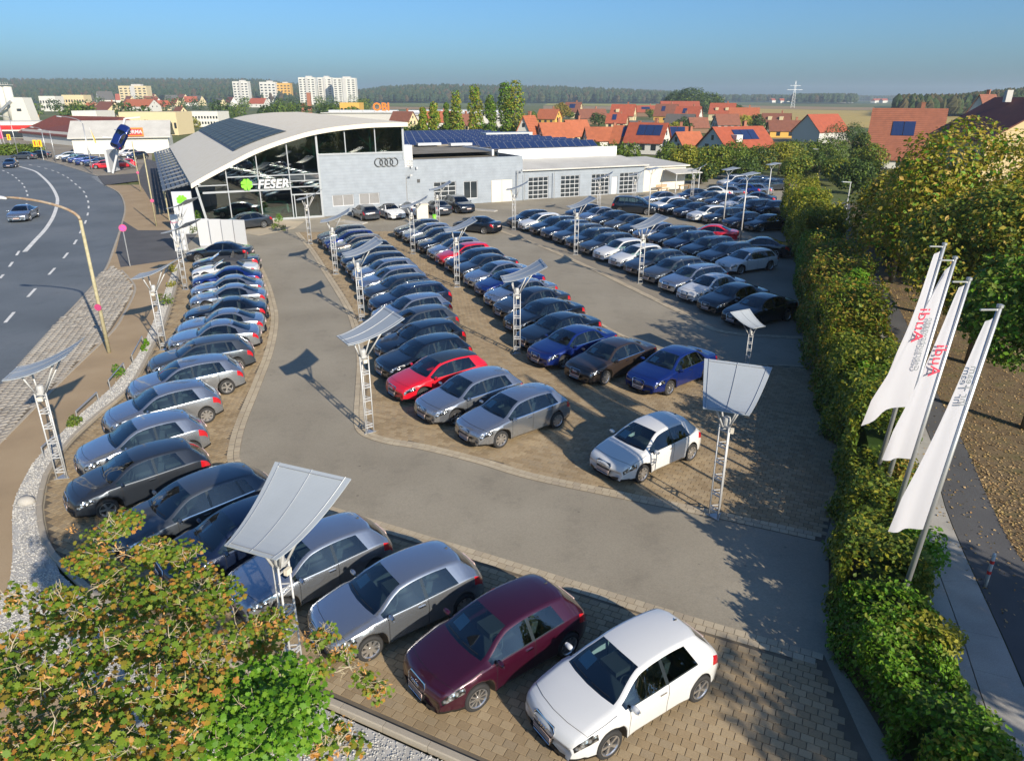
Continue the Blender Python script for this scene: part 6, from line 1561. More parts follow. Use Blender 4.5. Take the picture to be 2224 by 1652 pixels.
hubs = [Vector((-.9, .9, 3.2)), Vector((.3, 1.6, 3.1)), Vector((.9, .3, 3.3)), Vector((-.2, -.2, 3.7)), Vector((1.6, 1.2, 2.7)), Vector((-1.6, .1, 3.4)), Vector((2.2, .8, 2.5))]
for hb in hubs:
    q = MB(); q.tube([(0, .1, 1.8), hb * .55 + Vector((0, 0, .7)), hb], [.075, .055, .035], 7); q.build('branch', M['twig'], mt, True)
LP, LN, LK_ = [], [], []
nodes = [(h_, .03) for h_ in hubs]
def crooked(a, b, n, amp):
    P = [a.lerp(b, i / n) for i in range(n + 1)]
    for i in range(1, n): P[i] = P[i] + Vector((rng.gauss(0, 1), rng.gauss(0, 1), rng.gauss(0, .8))) * amp
    return P
for c, r, k in sorted(tips, key=lambda t_: min((h_ - t_[0]).length for h_ in hubs)):
    hb, rad0 = min(nodes, key=lambda h_: (h_[0] - c).length)
    q = MB(); L_ = (c - hb).length; P = crooked(hb, c, 5, L_ * .05); q.tube(P, [max(.008, rad0 * (1 - .12 * i)) for i in range(6)], 6)
    nodes += [(P[3], .014), (c, .010)]
    for _ in range(10):
        i = rng.choice((2, 3, 4, 5)); o_ = P[i]; d = (c - hb).normalized() * .6 + Vector((rng.gauss(0, .8), rng.gauss(0, .8), rng.gauss(.25, .6))); e = o_ + d.normalized() * r * rng.uniform(.45, 1.0)
        P2 = crooked(o_, e, 3, .03); q.tube(P2, [.008, .0065, .005, .0025], 5)
        for _ in range(2):
            e2 = P2[2] + Vector((rng.gauss(0, 1), rng.gauss(0, 1), rng.gauss(.3, .8))).normalized() * rng.uniform(.06, .16); q.tube([P2[2], e2], [.004, .002], 4)
    q.build('twig', M['twig'], mt)
    n = {'a': rng.choice((130, 240, 330, 360)), 'b': 420, 'c': 70}[k]
    d = npr.normal(0, 1, (n, 3)); d /= np.linalg.norm(d, axis=1, keepdims=True); rad = r * npr.random(n)[:, None] ** .5 * np.array([1.0, 1.0, .6])
    LP.append(np.array(tuple(c)) + d * rad); LN.append(d * .35 + np.array([0.25, -.35, .9])); LK_ += [k] * n
LP, LN, LK_ = np.concatenate(LP), np.concatenate(LN), np.array(LK_)
sel = npr.permutation(len(LP))[:300]; msk = np.zeros(len(LP), bool); msk[sel] = True
lm = [leaf_mesh('leaf', np.zeros((1, 3)), np.array([[0, 0, 1.0]]), 1.0, 'leaf_maple', MAPLE, MAPLEF, .01), leaf_mesh('leaf', np.zeros((1, 3)), np.array([[0, 0, 1.0]]), 1.0, 'leaf_bright', MAPLE, MAPLEF, .01)]
for i in sel:
    o = obj('leaf', lm[1 if LK_[i] == 'b' else 0], mt); o.location = LP[i]; o.scale = (s_ := rng.uniform(.075, .105), s_, s_)
    o.rotation_euler = (rng.gauss(.3, .45), rng.gauss(0, .45), rng.uniform(0, 6.28))
for k, m_ in (('ac', 'leaf_maple'), ('b', 'leaf_bright')):
    s_ = ~msk & np.isin(LK_, list(k)); o = obj('foliage', leaf_mesh('foliage', LP[s_], LN[s_], .078, m_, MAPLE, MAPLEF, .38), mt); o['kind'] = 'stuff'
SP, SN = [], []
for c, r, k in tips:
    if k == 'b' or rng.random() < .35: continue
    b = c + Vector((rng.uniform(-1, 1), rng.uniform(-1, .3), rng.uniform(.2, .9))) * r * .9
    for _ in range(22): SP.append(tuple(b + Vector((rng.gauss(0, .06), rng.gauss(0, .06), rng.gauss(0, .06))))); SN.append((rng.gauss(0, .6), rng.gauss(-.3, .6), rng.gauss(.6, .4)))
o = obj('seed_bunches', leaf_mesh('seed_bunches', np.array(SP), np.array(SN), .06, 'leaf_seed', SEED, SEEDF, .3), mt); o['kind'] = 'stuff'
# small shrubs and plants in the gravel strip and by the showroom
def shrub(base, r, h, m, lab, n=500, size=.09, name='shrub', seed=1, conical=False):
    t = thing(name, lab, 'shrub', base); bl = crown_blobs(0.05, h, r, 9, seed, .8 if conical else .1, (.35, .55)); P, Nn = blob_points(bl, n, .5); P[:, 2] = np.maximum(P[:, 2], .02)
    obj('foliage', leaf_mesh('foliage', P, Nn, size, m), t); q = MB(); q.tube([(0, 0, 0), (0, 0, h * .7)], .03, 6); q.build('stem', M['bark'], t)
for i, (x, y, r, h, m, lab) in enumerate([(708, 163, 0, 0, 0, 0)][:0]): pass
sh = [(g(434, 484), .55, 1.3, 'leaf_bright', 'bright green cone shrub left of the showroom display car', True), (g(411, 487), .5, .8, 'leaf_mid', 'low green shrub at the corner of the showroom glass', False), (g(420, 508), .45, .8, 'leaf_mid', 'round grey-green shrub before the showroom corner', False), (g(607, 494), .45, 1.5, 'leaf_bright', 'bright cone shrub in the bed right of the display car', True), (g(600, 501), .35, .7, 'leaf_mid', 'round shrub in the bed before the showroom door', False), (g(616, 501), .3, .5, 'leaf_mid', 'small round shrub right of the cone shrub', False),
      (g(362, 664), .5, .85, 'leaf_mid', 'round agave-like shrub in the gravel by the second mast', False), (g(257, 818), .3, .45, 'leaf_bright', 'bright green tuft at the pavement edge of the gravel strip', False), (g(378, 590), .35, .5, 'leaf_olive', 'olive tuft at the far end of the gravel strip', False), (g(374, 622), .35, .3, 'leaf_olive', 'flat olive cushion in the gravel strip', False), (g(318, 752), .16, .2, 'leaf_bright', 'small green tuft in the gravel near the second mast', False), (g(314, 762), .14, .2, 'leaf_bright', 'smallest green tuft in the gravel strip', False), (g(165, 925), .28, .35, 'leaf_mid', 'grey-green tuft beside a handrail in the gravel strip', False)]
for i, (p, r, h, m, lab, cn) in enumerate(sh): shrub(p, r, h, m, lab, 420, .09 + .02 * (r > .4), seed=40 + i, conical=cn)
for i, (a, b) in enumerate([((170, 916), (215, 873)), ((240, 846), (272, 808)), ((290, 790), (312, 748)), ((96, 996), (128, 966))]):
    A, B = g(*a), g(*b); r = thing('low_rail', ['low metal rail in the gravel beside the silver hatchbacks', 'low metal rail second from the near end of the gravel strip', 'low metal rail at the second mast', 'low metal rail on the gravel bend by the first mast'][i], 'rail', A)
    d = B - A; q = MB(); q.tube([(0, 0, .42), tuple(d + Vector((0, 0, .42)))], .025, 6); q.build('bar', M['galv'], r)
    for e in (Vector(), d): 
        q = MB(); q.tube([e, e + Vector((0, 0, .42))], .022, 6); q.build('post', M['galv'], r)
p = g(57, 1092); bl = thing('boulder', 'pale rounded boulder on the gravel bend', 'boulder', p); q = MB()
rr = [[q.pv((.25 * math.sin(a) * math.cos(b) * (1 + .12 * math.sin(3 * b + a)), .20 * math.sin(a) * math.sin(b) * (1 + .1 * math.cos(2 * b)), .17 * math.cos(a) + .06)) for b in [2 * math.pi * j / 12 for j in range(12)]] for a in [math.pi * i / 8 for i in range(1, 7)]]
for A, B in zip(rr, rr[1:]):
    for j in range(12): q.face((A[j], B[j], B[(j + 1) % 12], A[(j + 1) % 12]))
q.face(rr[0][::1]); q.build('stone', M['concrete'], bl, True)
# ------------------------------------------------------------------ village, town and woods behind
def dist_at(y):  # ground distance along the view axis for a row of the survey photo
    return g(1112, y).y
def house(lab, x0, x1, yr, yb, yaw, roof, wall, zoom, d_ratio=.75, wall_f=.42, windows=True, solar=0, chimney=True, cat='house', dormer=0, name='house'):
    zx, zy = zoom; X = lambda x: zx[0] + zx[1] * x; Yy = lambda y: zy[0] + zy[1] * y
    base = g((X(x0) + X(x1)) / 2, Yy(yb)); D = base.length; k = D / FPX * 1.06
    wpx = (X(x1) - X(x0)); hm = (Yy(yb) - Yy(yr)) * k; a = math.radians(yaw)
    wd = wpx * k / (abs(math.cos(a)) + d_ratio * abs(math.sin(a))); dp = wd * d_ratio
    hw = hm * wall_f
    t = thing(name, lab, cat, base, a)
    q = MB()
    for s in (-1, 1):
        q.poly([(-wd / 2, s * dp / 2, 0), (wd / 2, s * dp / 2, 0), (wd / 2, s * dp / 2, hw), (-wd / 2, s * dp / 2, hw)][::(1 if s < 0 else -1)])
        q.poly([(s * wd / 2, -dp / 2, 0), (s * wd / 2, dp / 2, 0), (s * wd / 2, dp / 2, hw), (s * wd / 2, 0, hm - .12), (s * wd / 2, -dp / 2, hw)][::(1 if s > 0 else -1)])
    q.build('wall', M[wall], t)
    q = MB(); ov = .35; sl = (hm - hw) / (dp / 2)
    for s in (-1, 1):
        ring = [(-wd / 2 - ov, 0, hm), (wd / 2 + ov, 0, hm), (wd / 2 + ov, s * (dp / 2 + ov), hw - sl * ov), (-wd / 2 - ov, s * (dp / 2 + ov), hw - sl * ov)]
        q.prism(ring if s < 0 else ring[::-1], (0, 0, .14))
    rf = q.build('roof', M[roof], t)
    if chimney:
        q = MB(); q.box((wd * .18, dp * .08, hm + .35), (.6, .6, 1.3)); q.box((wd * .18, dp * .08, hm + 1.02), (.72, .72, .1)); q.build('chimney', M['wall_brick'], rf)
    if windows:
        for s in (-1, 1):
            for k2 in range(2):
                w_ = min(1.1, dp * .13); q = MB(); q.box((s * (wd / 2 + .012), (-1 + 2 * k2) * dp * .17, hw * .95), (.05, w_, 1.2)); q.build('window', M['dark_glass'], t)
            q = MB(); q.box((s * (wd / 2 + .012), 0, hw + (hm - hw) * .48), (.05, .7, .9)); q.build('window', M['dark_glass'], t)
        for k2 in range(3):
            q = MB(); q.box((-wd * .3 + k2 * wd * .3, -dp / 2 - .012, hw * .55), (1.1, .05, 1.15)); q.build('window', M['dark_glass'], t)
    ang = math.atan2(hm - hw, dp / 2)
    for k2 in range(solar):
        q = MB(); q.box((-wd * .12 + (k2 % 3) * 1.75, -dp * .22, hw + (hm - hw) * .56 + .26), (1.65, 2.6, .06), 0, Matrix.Rotation(ang, 3, 'X')); q.build('solar_panel', M['solar'], rf)
    for k2 in range(dormer):
        q = MB(); x = -wd * .2 + k2 * wd * .4; q.box((x, -dp * .30, hw + (hm - hw) * .45), (1.4, 1.8, 1.3)); q.build('dormer', M[wall], rf)
    return t
VH = ((854.4, .3842), (152.6, .3842))
def hs(*a, **k): return house(*a, zoom=VH, **k)
hs('red gabled house right of the tallest poplar', 700, 830, 285, 425, 60, 'tile_orange', 'wall_white')
hs('orange-roofed house with white gable behind the solar roof', 815, 1000, 318, 425, 20, 'tile_orange', 'wall_white')
hs('orange-roofed cross-gabled house behind the solar roof', 945, 1110, 305, 420, 35, 'tile_orange', 'wall_cream', chimney=True)
hs('long orange-roofed house behind the white parapet', 1090, 1320, 342, 440, 5, 'tile_orange', 'wall_white')
hs('orange-roofed house with cream gable and dark roof panels', 1235, 1450, 340, 465, -22, 'tile_orange', 'wall_cream', solar=3)
hs('tall red-roofed house with bright white gable', 1315, 1550, 328, 470, -30, 'tile_red', 'wall_white', solar=3)
hs('orange-roofed house with panels behind the annex', 1520, 1660, 343, 450, -12, 'tile_orange', 'wall_cream', solar=2)
hs('orange-roofed house with grey gable facing left', 1560, 1745, 372, 480, 32, 'tile_orange', 'wall_grey')
hs('big red-roofed house with white gable behind the trees', 1750, 2105, 355, 505, 24, 'tile_red', 'wall_white', solar=3, dormer=1)
hs('yellow-gabled house with orange roof in the village middle', 815, 945, 236, 308, -30, 'tile_orange', 'wall_yellow')
hs('red farmhouse with a panel roof under the dark tree', 968, 1065, 198, 272, -25, 'tile_brown', 'wall_cream', solar=2)
hs('broad brown-roofed barn in the village middle', 1040, 1195, 235, 305, 12, 'tile_brown', 'wall_wood', windows=False)
hs('red-roofed house left of the village centre', 1228, 1365, 213, 300, -20, 'tile_red', 'wall_cream', dormer=1)
hs('low red-roofed house in front of the village centre', 1205, 1320, 262, 330, -18, 'tile_red', 'wall_cream', solar=1)
hs('long red barn roof with solar field', 1355, 1490, 212, 262, -4, 'tile_red', 'wall_wood', solar=3, windows=False)
hs('brown-roofed farmhouse with yellow gable', 1475, 1605, 213, 300, -25, 'tile_brown', 'wall_yellow', solar=1)
hs('red-roofed farmhouse with white gable by the barn', 1590, 1735, 226, 310, -28, 'tile_red', 'wall_white', solar=1)
hs('large red barn below the big dark trees', 1515, 1710, 193, 262, -6, 'tile_red', 'wall_wood', windows=False, chimney=False)
hs('grey-roofed house with white gable in the village', 1535, 1700, 268, 350, -28, 'tile_grey', 'wall_white')
hs('small brown barn beside the grey-roofed house', 1665, 1765, 285, 355, 10, 'tile_brown', 'wall_wood', windows=False, chimney=False)
hs('red-roofed house with dormers at the village edge', 1785, 1925, 207, 285, -22, 'tile_red', 'wall_cream', dormer=2)
hs('large orange hip-roofed house at the village edge', 1895, 2050, 235, 320, -15, 'tile_orange', 'wall_cream')
hs('low brown shed left of the leafy garden tree', 1815, 1935, 268, 345, 8, 'tile_brown', 'wall_grey', chimney=False)
hs('grey garden shed between the houses', 1345, 1480, 295, 335, 0, 'tile_grey', 'wall_wood', windows=False, chimney=False)
hs('dark brown chalet with cream gable by the wheat field', 2080, 2235, 262, 325, -24, 'tile_brown', 'wall_cream', dormer=2)
hs('long yellow farm building by the meadow', 2125, 2330, 305, 378, -10, 'tile_brown', 'wall_yellow')
hs('large barn with grey gable and red roof by the meadow', 2280, 2530, 285, 405, 30, 'tile_red', 'wall_grey', windows=False, chimney=False)
hs('cream-gabled house left of the poplars', -10, 130, 252, 335, -28, 'tile_brown', 'wall_cream')
hs('brown-roofed house half hidden by the poplars', 190, 330, 250, 330, -5, 'tile_orange', 'wall_white')
hs('white-gabled house between the poplars', 350, 460, 265, 345, 55, 'tile_brown', 'wall_cream')
DZ = ((0, 1), (0, 1))
house('orange-tiled house with skylights and two solar panels', 1882, 2022, 268, 362, -27, 'tile_terra', 'wall_white', DZ, .9, .2, solar=2)
E_ = g(2146, 303, 6.6); bh = thing('house', 'brown-tiled house with beige gable at the upper right', 'house', (E_.x, E_.y, 0), math.radians(-6))
gw, gl, ze, zd = 14.0, 15.0, 6.6, 11.0
q = MB(); q.poly([(0, 0, 0), (gw, 0, 0), (gw, 0, ze), (gw / 2, 0, zd), (0, 0, ze)]); q.poly([(0, gl, 0), (0, 0, 0), (0, 0, ze), (0, gl, ze)]); q.build('wall', mat('beige_render', (0.52, 0.40, 0.22), 0.85), bh)
q = MB(); sl_ = (zd - ze) / (gw / 2); q.prism([(-.5, -.4, ze - sl_ * .5), (gw / 2, -.4, zd), (gw / 2, gl, zd), (-.5, gl, ze - sl_ * .5)], (0, 0, .18)); q.prism([(gw / 2, -.4, zd), (gw + .5, -.4, ze - sl_ * .5), (gw + .5, gl, ze - sl_ * .5), (gw / 2, gl, zd)], (0, 0, .18)); rf_ = q.build('roof', M['tile_maroon'], bh)
q = MB(); q.box((gw * .4, gl * .6, zd + .3), (.7, .7, 1.4)); q.build('chimney', M['wall_grey'], rf_)
for y_ in (3, 8): q = MB(); q.box((-.02, y_, 4.6), (.06, 1.2, 1.3)); q.build('window', M['dark_glass'], bh)
house('white-gabled house behind the large maple', 2075, 2160, 242, 330, 40, 'tile_brown', 'wall_white', DZ)
# town on the left
TZ = ((0, .3842), (122, .3842))
def ts(*a, **k): return house(*a, zoom=TZ, **k)
ts('brown-roofed house with large cream gable behind the supermarket', 545, 705, 283, 350, -35, 'tile_brown', 'wall_cream')
ts('long red-roofed house behind the flat school building', 735, 875, 262, 312, -8, 'tile_orange', 'wall_white')
ts('white gabled house with grey roof in the left town', 565, 640, 222, 280, 50, 'tile_grey', 'wall_white')
ts('yellow-gabled house beside the concrete plant', 60, 195, 315, 362, -30, 'tile_brown', 'wall_yellow')
ts('small orange-roofed house behind the white hall', 495, 560, 277, 310, -20, 'tile_orange', 'wall_cream')
ts('cream-gabled house right of the flat school', 985, 1065, 303, 350, -40, 'tile_brown', 'wall_cream')
ts('white house with red roof at the foot of the towers', 1425, 1510, 250, 290, -10, 'tile_red', 'wall_white')
k = 0
for (x, y) in [(480, 245), (500, 262), (700, 250), (740, 262), (805, 240), (870, 250), (905, 222), (935, 224), (985, 217), (1060, 215), (975, 255), (1000, 275), (1085, 262), (890, 272), (1125, 258), (1250, 272), (1310, 265), (1440, 225), (1530, 232), (1610, 240), (860, 262), (930, 285), (1040, 250), (1150, 235)]:
    yw = rng.choice([-40, -25, 20, 45]); rf, wc = rng.choice([('tile_red', 'red'), ('tile_brown', 'brown'), ('tile_maroon', 'maroon'), ('tile_grey', 'grey')]); wl_, wn = rng.choice([('wall_white', 'white'), ('wall_cream', 'cream')])
    k += 1
    t = ts(f'{wn} town house with {wc} roof, {ORD[k - 1] if k <= 19 else ORD[k - 20] + " on the right"} of the far cluster', x - 32, x + 32, y - 20, y + 22, yw, rf, wl_, windows=False, chimney=False); t['group'] = 'far town houses'
def block(lab, x0, x1, yt, dist, wall, floors, cols, z0=0, depth=14, cat='tower block', name='apartment_tower', step=0, win='dark_glass', yaw=0.0, top=True):
    "slab of flats: body, roof box and rows of windows"
    A, B = g(x0, 211 + CAMH / dist * FPX * 1.06), g(x1, 211 + CAMH / dist * FPX * 1.06)
    A, B = A * (dist / A.y), B * (dist / B.y); wd = (B - A).length
    zt = CAMH + (211 - yt) / FPX * dist * 1.07
    t = thing(name, lab, cat, ((A.x + B.x) / 2, dist, 0), yaw)
    q = MB(); q.box((0, depth / 2, zt / 2), (wd, depth, zt)); q.build('wall', M[wall], t)
    fh = zt / (floors + .8)
    if top:
        q = MB(); q.box((wd * .1, depth / 2, zt + 1.0), (wd * .35, depth * .5, 2.0)); q.build('lift_house', M['wall_grey'], t)
    for f in range(floors):
        for c in range(cols):
            q = MB(); q.box((-wd / 2 + (c + .5) * wd / cols, -.02, fh * (f + .75)), (wd / cols * .55, .1, fh * .45)); q.build('window', M[win], t)
    if step:
        q = MB(); q.box((0, -.5, zt / 2), (wd * .16, 1.4, zt * .98)); q.build('stair_tower', M['wall_grey'], t)
    return t
for lab, x0, x1, yt, dd, wall, fl, co, stp in [('leftmost of the three tall white tower blocks', 653, 688, 177, 1150, 'wall_white', 11, 4, 1), ('middle of the three tall white tower blocks', 694, 724, 177, 1180, 'wall_white', 11, 3, 1), ('rightmost and broadest of the three tower blocks with yellow edge', 727, 775, 178, 1150, 'wall_white', 12, 5, 1),
                                          ('cream stepped tower block on the left horizon', 264, 324, 192, 1000, 'wall_cream', 7, 6, 1), ('small white tower block on the horizon', 510, 543, 184, 1300, 'wall_white', 8, 4, 1), ('pale tower block left of the orange one', 568, 602, 185, 1350, 'wall_white', 7, 4, 0), ('orange tower block between the white towers', 604, 634, 187, 1360, 'wall_yellow', 7, 4, 0)]:
    block(lab, x0, x1, yt, dd, wall, fl, co, step=stp)
for lab, x0, x1, yt, dd, wall, fl, co in [('long low white apartment row on the left horizon', 90, 125, 210, 620, 'wall_white', 2, 6), ('second low white apartment row on the left', 140, 187, 208, 640, 'wall_cream', 2, 8), ('flat cream and brick school building behind the supermarket', 265, 388, 238, 235, 'wall_cream', 1, 14), ('white flat-roofed hall left of the brown house', 163, 216, 236, 260, 'wall_white', 1, 4), ('white flat-roofed block behind the showroom roof', 400, 476, 237, 300, 'wall_white', 2, 12), ('yellow stepped building beside the hardware hall', 740, 782, 221, 380, 'wall_yellow', 2, 5)]:
    block(lab, x0, x1, yt, dd, wall, fl, co, cat='building', name='flat_building', depth=12, top=False)
def simple_hall(lab, x0, x1, yt, dist, depth, wall, roof, name='hall'):
    A, B = g(x0, 260), g(x1, 260); A, B = A * (dist / A.y), B * (dist / B.y); zt = CAMH + (211 - yt) / FPX * dist * 1.07
    t = thing(name, lab, 'building', ((A.x + B.x) / 2, dist, 0)); wd = (B - A).length
    q = MB(); q.box((0, depth / 2, zt / 2), (wd, depth, zt)); q.build('wall', M[wall], t); q = MB(); q.box((0, depth / 2, zt + .15), (wd + 1, depth + 1, .3)); q.build('roof', M[roof], t)
    for k_ in range(6):
        q = MB(); q.box((-wd * .4 + k_ * wd * .16, depth * .3, zt + .7), (5, 5, 1.0)); q.build('roof_light', M['white_metal'], t)
    return t
simple_hall('large pale warehouse behind the poplars', 850, 1100, 243, 290, 120, 'wall_grey', 'grey_roof'); obi = simple_hall('grey hardware hall with orange sign letters', 700, 860, 240, 330, 40, 'wall_grey', 'grey_roof')
lettering('OBI', 4.5, M['orange_sign'], obi, (10, -.4, 7.0), (math.pi / 2, 0, 0), .1, 0, .3)
ch = thing('brick_chimney', 'pair of brick chimneys behind the showroom roof', 'chimney', g(668, 250)); D_ = ch.location.length
for x, h in ((-2.2, 7.0), (2.0, 13.5)):
    q = MB(); q.box((x, 0, h / 2), (3.0 if x < 0 else 2.2, 2.5, h)); q.box((x, 0, h), (3.3 if x < 0 else 2.5, 2.8, .4)); q.build('stack', M['wall_brick'], ch)
# concrete plant at the far left
cp = thing('concrete_plant', 'white concrete plant with twin silos at the left edge', 'plant', g(32, 262)); 
for x in (-3.6, .0):
    q = MB(); q.lathe([(.001, 0), (2.0, 0), (2.0, 15.5), (.001, 16)], 18); o = q.build('silo', M['wall_white'], cp, True); o.location = (x, 0, 0)
q = MB(); q.box((-1.8, 0, 16.4), (8.0, 4.4, .2)); [q.bar((-5.6 + i * 1.1, -2.1, 16.4), (-5.6 + i * 1.1, -2.1, 17.6), .12) for i in range(8)]; q.build('silo_walkway', M['wall_grey'], cp)
q = MB(); q.prism([(1.5, -4, 0), (10.8, -4, 0), (9.0, -4, 10.6), (2.6, -4, 10.8)], (0, 7, 0)); q.build('mixer_house', M['wall_white'], cp); q = MB(); q.bar((-6, -5, 2.0), (3.5, -4.8, 9.0), 1.2, 1.0); q.build('conveyor', M['galv'], cp)
q = MB(); q.box((6, -4.05, 5), (2.2, .06, 1.2)); q.build('window', M['dark_glass'], cp)
# supermarket with hipped red roof, and its neighbour
zn = lambda x, y, z=0: g(.1372 * x, 183 + .1372 * y, z)
sm = thing('supermarket', 'low supermarket with large maroon hipped roof', 'building', (0, 0, 0))
e0, e1, e2, e3 = zn(280, 750, 3.2), zn(1270, 838, 3.2), zn(2050, 700, 3.2), zn(700, 620, 3.2); r0, r1 = zn(860, 495, 7.0), zn(1960, 520, 7.0)
e0, e1, r0, r1 = [Vector((0, 0, CAMH)) + (p_ - Vector((0, 0, CAMH))) * 1.13 for p_ in (e0, e1, r0, r1)]
e2 = e1 + (r1 - r0) * .45 + Vector((4, 16, 0)); e3 = e0 + (e2 - e1)
q = MB(); [q.poly(p_) for p_ in ([e0, e1, r1, r0], [e1, e2, r1], [e2, e3, r0, r1], [e3, e0, r0])]; [q.poly([a + Vector((0, 0, -.35)), b + Vector((0, 0, -.35)), b, a]) for a, b in ((e0, e1), (e1, e2))]; q.build('roof', M['tile_maroon'], sm)
q = MB(); cs = sum((e0, e1, e2, e3), Vector()) / 4
w4 = [cs + (e - cs) * .94 for e in (e0, e1, e2, e3)]
for a, b in zip(w4, w4[1:] + w4[:1]): q.poly([(a.x, a.y, -.15), (b.x, b.y, -.15), (b.x, b.y, 3.0), (a.x, a.y, 3.0)])
q.build('wall', M['wall_white'], sm)
n0, n1, n2 = zn(1220, 990), zn(1130, 930, 3.3), zn(2224, 900)
nb = thing('discount_store', 'white store with grey gable roof and red and orange sign', 'building', g(268, 334), math.radians(20))
q = MB(); q.box((0, 6, 1.6), (18, 12, 3.2)); q.build('wall', M['wall_white'], nb)
q = MB(); q.prism([(-9.6, -.8, 3.1), (9.6, -.8, 3.1), (9.6, 6, 6.2), (-9.6, 6, 6.2)], (0, 0, .2)); q.prism([(-9.6, 6, 6.2), (9.6, 6, 6.2), (9.6, 12.8, 3.1), (-9.6, 12.8, 3.1)], (0, 0, .2)); q.build('roof', M['grey_roof'], nb)
q = MB(); q.box((2.6, -1.0, 4.3), (4.0, .25, 1.7), 0); q.box((2.6, -1.14, 4.3), (3.5, .06, 1.2), 1); q.build('sign_board', [M['orange_sign'], M['red_sign']], nb); lettering('NORMA', .98, M['white_metal'], nb, (2.6, -1.2, 4.3), (math.pi / 2, 0, 0), .03, .1, .06)
pr = thing('fast_food_store', 'low white store with red fascia at the left edge', 'building', g(20, 300), math.radians(8))
q = MB(); q.box((0, 6, 2.2), (46, 12, 4.4)); q.build('wall', M['wall_white'], pr); q = MB(); q.box((2, -.15, 2.9), (40, .2, 1.1)); q.build('fascia', M['red_sign'], pr); q = MB(); q.box((0, -.1, 1.0), (40, .1, 1.7)); q.build('shop_window', M['dark_glass'], pr)
sheet('car_park', gp([(-200, 300), (60, 296), (330, 318), (330, 350), (300, 378), (210, 380), (100, 347), (0, 331), (-200, 316)]), -.11, M['far_paving'])
# cars at the neighbouring dealer and on its forecourt
for i, (x, y, key, c, h) in enumerate([(330, 1155, SA, 'grey', 185), (560, 1130, SA, 'black', 190), (1010, 1160, HB, 'white', 215), (1130, 1190, HB, 'dark blue', 215), (1230, 1210, HB, 'blue', 215), (1350, 1240, HB, 'blue', 215), (1500, 1260, HB, 'dark blue', 215), (1600, 1300, HB, 'red', 200), (1900, 1285, HB, 'red', 200), (1990, 1110, HB, 'white', 250), (2120, 1150, HB, 'dark grey', 250)]):
    p = zn(x + 60, y + 25); car(key, c, p.x, p.y, h, f'{c} {key}, {ORD[i]} from the left on the neighbouring forecourt', 'cars at the neighbouring dealer', 'far', front=False, sheet=False, z=-.1)
fy = thing('flag', 'yellow flag hanging on a pole before the discount store', 'flag', zn(1590, 1165))
q = MB(); q.tube([(0, 0, 0), (-1.0, 0, 5.6)], .06, 6); q.build('pole', M['white_metal'], fy)
q = MB(); q.prism([(-.95, 0, 5.4), (-.3, -.1, 3.6), (-.25, 0, 2.7), (-.6, .1, 2.8)], (0, .05, 0)); q.build('cloth', M['yellow'], fy)
for i, (x, y) in enumerate([(95, 348), (27, 330)]):
    b = thing('direction_sign', ['pair of red and yellow lane signs at the kerb', 'red and yellow lane sign near the left edge'][i], 'road sign', g(x, y)); q = MB(); q.tube([(0, 0, 0), (0, 0, 2.6)], .05, 6); q.build('pole', M['galv'], b)
    for k_ in range(2 - i):
        q = MB(); q.box((-.9 * k_, -.06, 3.0), (.75, .05, 1.2)); q.build('plate', M['yellow'], b); q = MB(); q.box((-.9 * k_, -.1, 3.0), (.2, .03, .8)); q.build('mark', M['red_sign'], b)
for i, x in enumerate((8, 15)):
    b = thing('banner', ['red and yellow banner at the far left edge', 'pink banner beside the red and yellow one'][i], 'banner', g(x, 330)); q = MB(); q.tube([(0, 0, 0), (-.3, 0, 6)], .05, 6); q.build('pole', M['galv'], b); q = MB(); q.box((-.5, 0, 4.3), (1.0, .05, 3.2)); q.build('cloth', M['red_sign' if i == 0 else 'pink_sign'], b)
# trees of the middle distance
for i, (x, yt, r) in enumerate([(921, 233, .95), (945, 220, 1.1), (972, 226, .8), (993, 201, 1.5), (1033, 189, 1.55), (1066, 204, 1.3), (1098, 184, 1.7), (1117, 172, 1.9)]):
    b = g(x, 312); h = CAMH + (211 - yt + 9) / FPX * b.y * 1.06; r *= 1.3
    tree('poplar_tree', ['smallest poplar at the left end of the row', 'second poplar from the left', 'thin low poplar third from the left', 'fourth poplar from the left with yellowing side', 'fifth poplar from the left', 'sixth poplar from the left, short', 'dark poplar leaning on the tallest one', 'tallest broad poplar at the right end of the row'][i], b, h, r, 2600, .55, 'leaf_mid' if i in (2, 5, 6) else 'leaf_olive', 60 + i, .6, 30, .2, 'poplars behind the workshop', .75, sub=(.5, .75), limbs=3, second=('leaf_bright', .5))
for i, (x, yb, r, h, m, lab) in enumerate([(1468, 246, 11, 15.5, 'leaf_dark', 'left of the three big dark round trees above the village'), (1500, 248, 13, 18, 'leaf_dark', 'middle and tallest of the three big dark trees'), (1540, 247, 11, 15, 'leaf_dark', 'right of the three big dark round trees above the village'), (1217, 262, 5, 8.5, 'leaf_brown', 'bronzed round tree left of the village'), (1595, 256, 4.5, 7.5, 'leaf_dark', 'small dark tree right of the big trees')]):
    tree('broadleaf_tree', lab, g(x, yb), h, r, 5000, 1.1 if r > 8 else .7, m, 80 + i, 1.0, 26, .5, 'village trees', .2, second=('leaf_mid', .3))
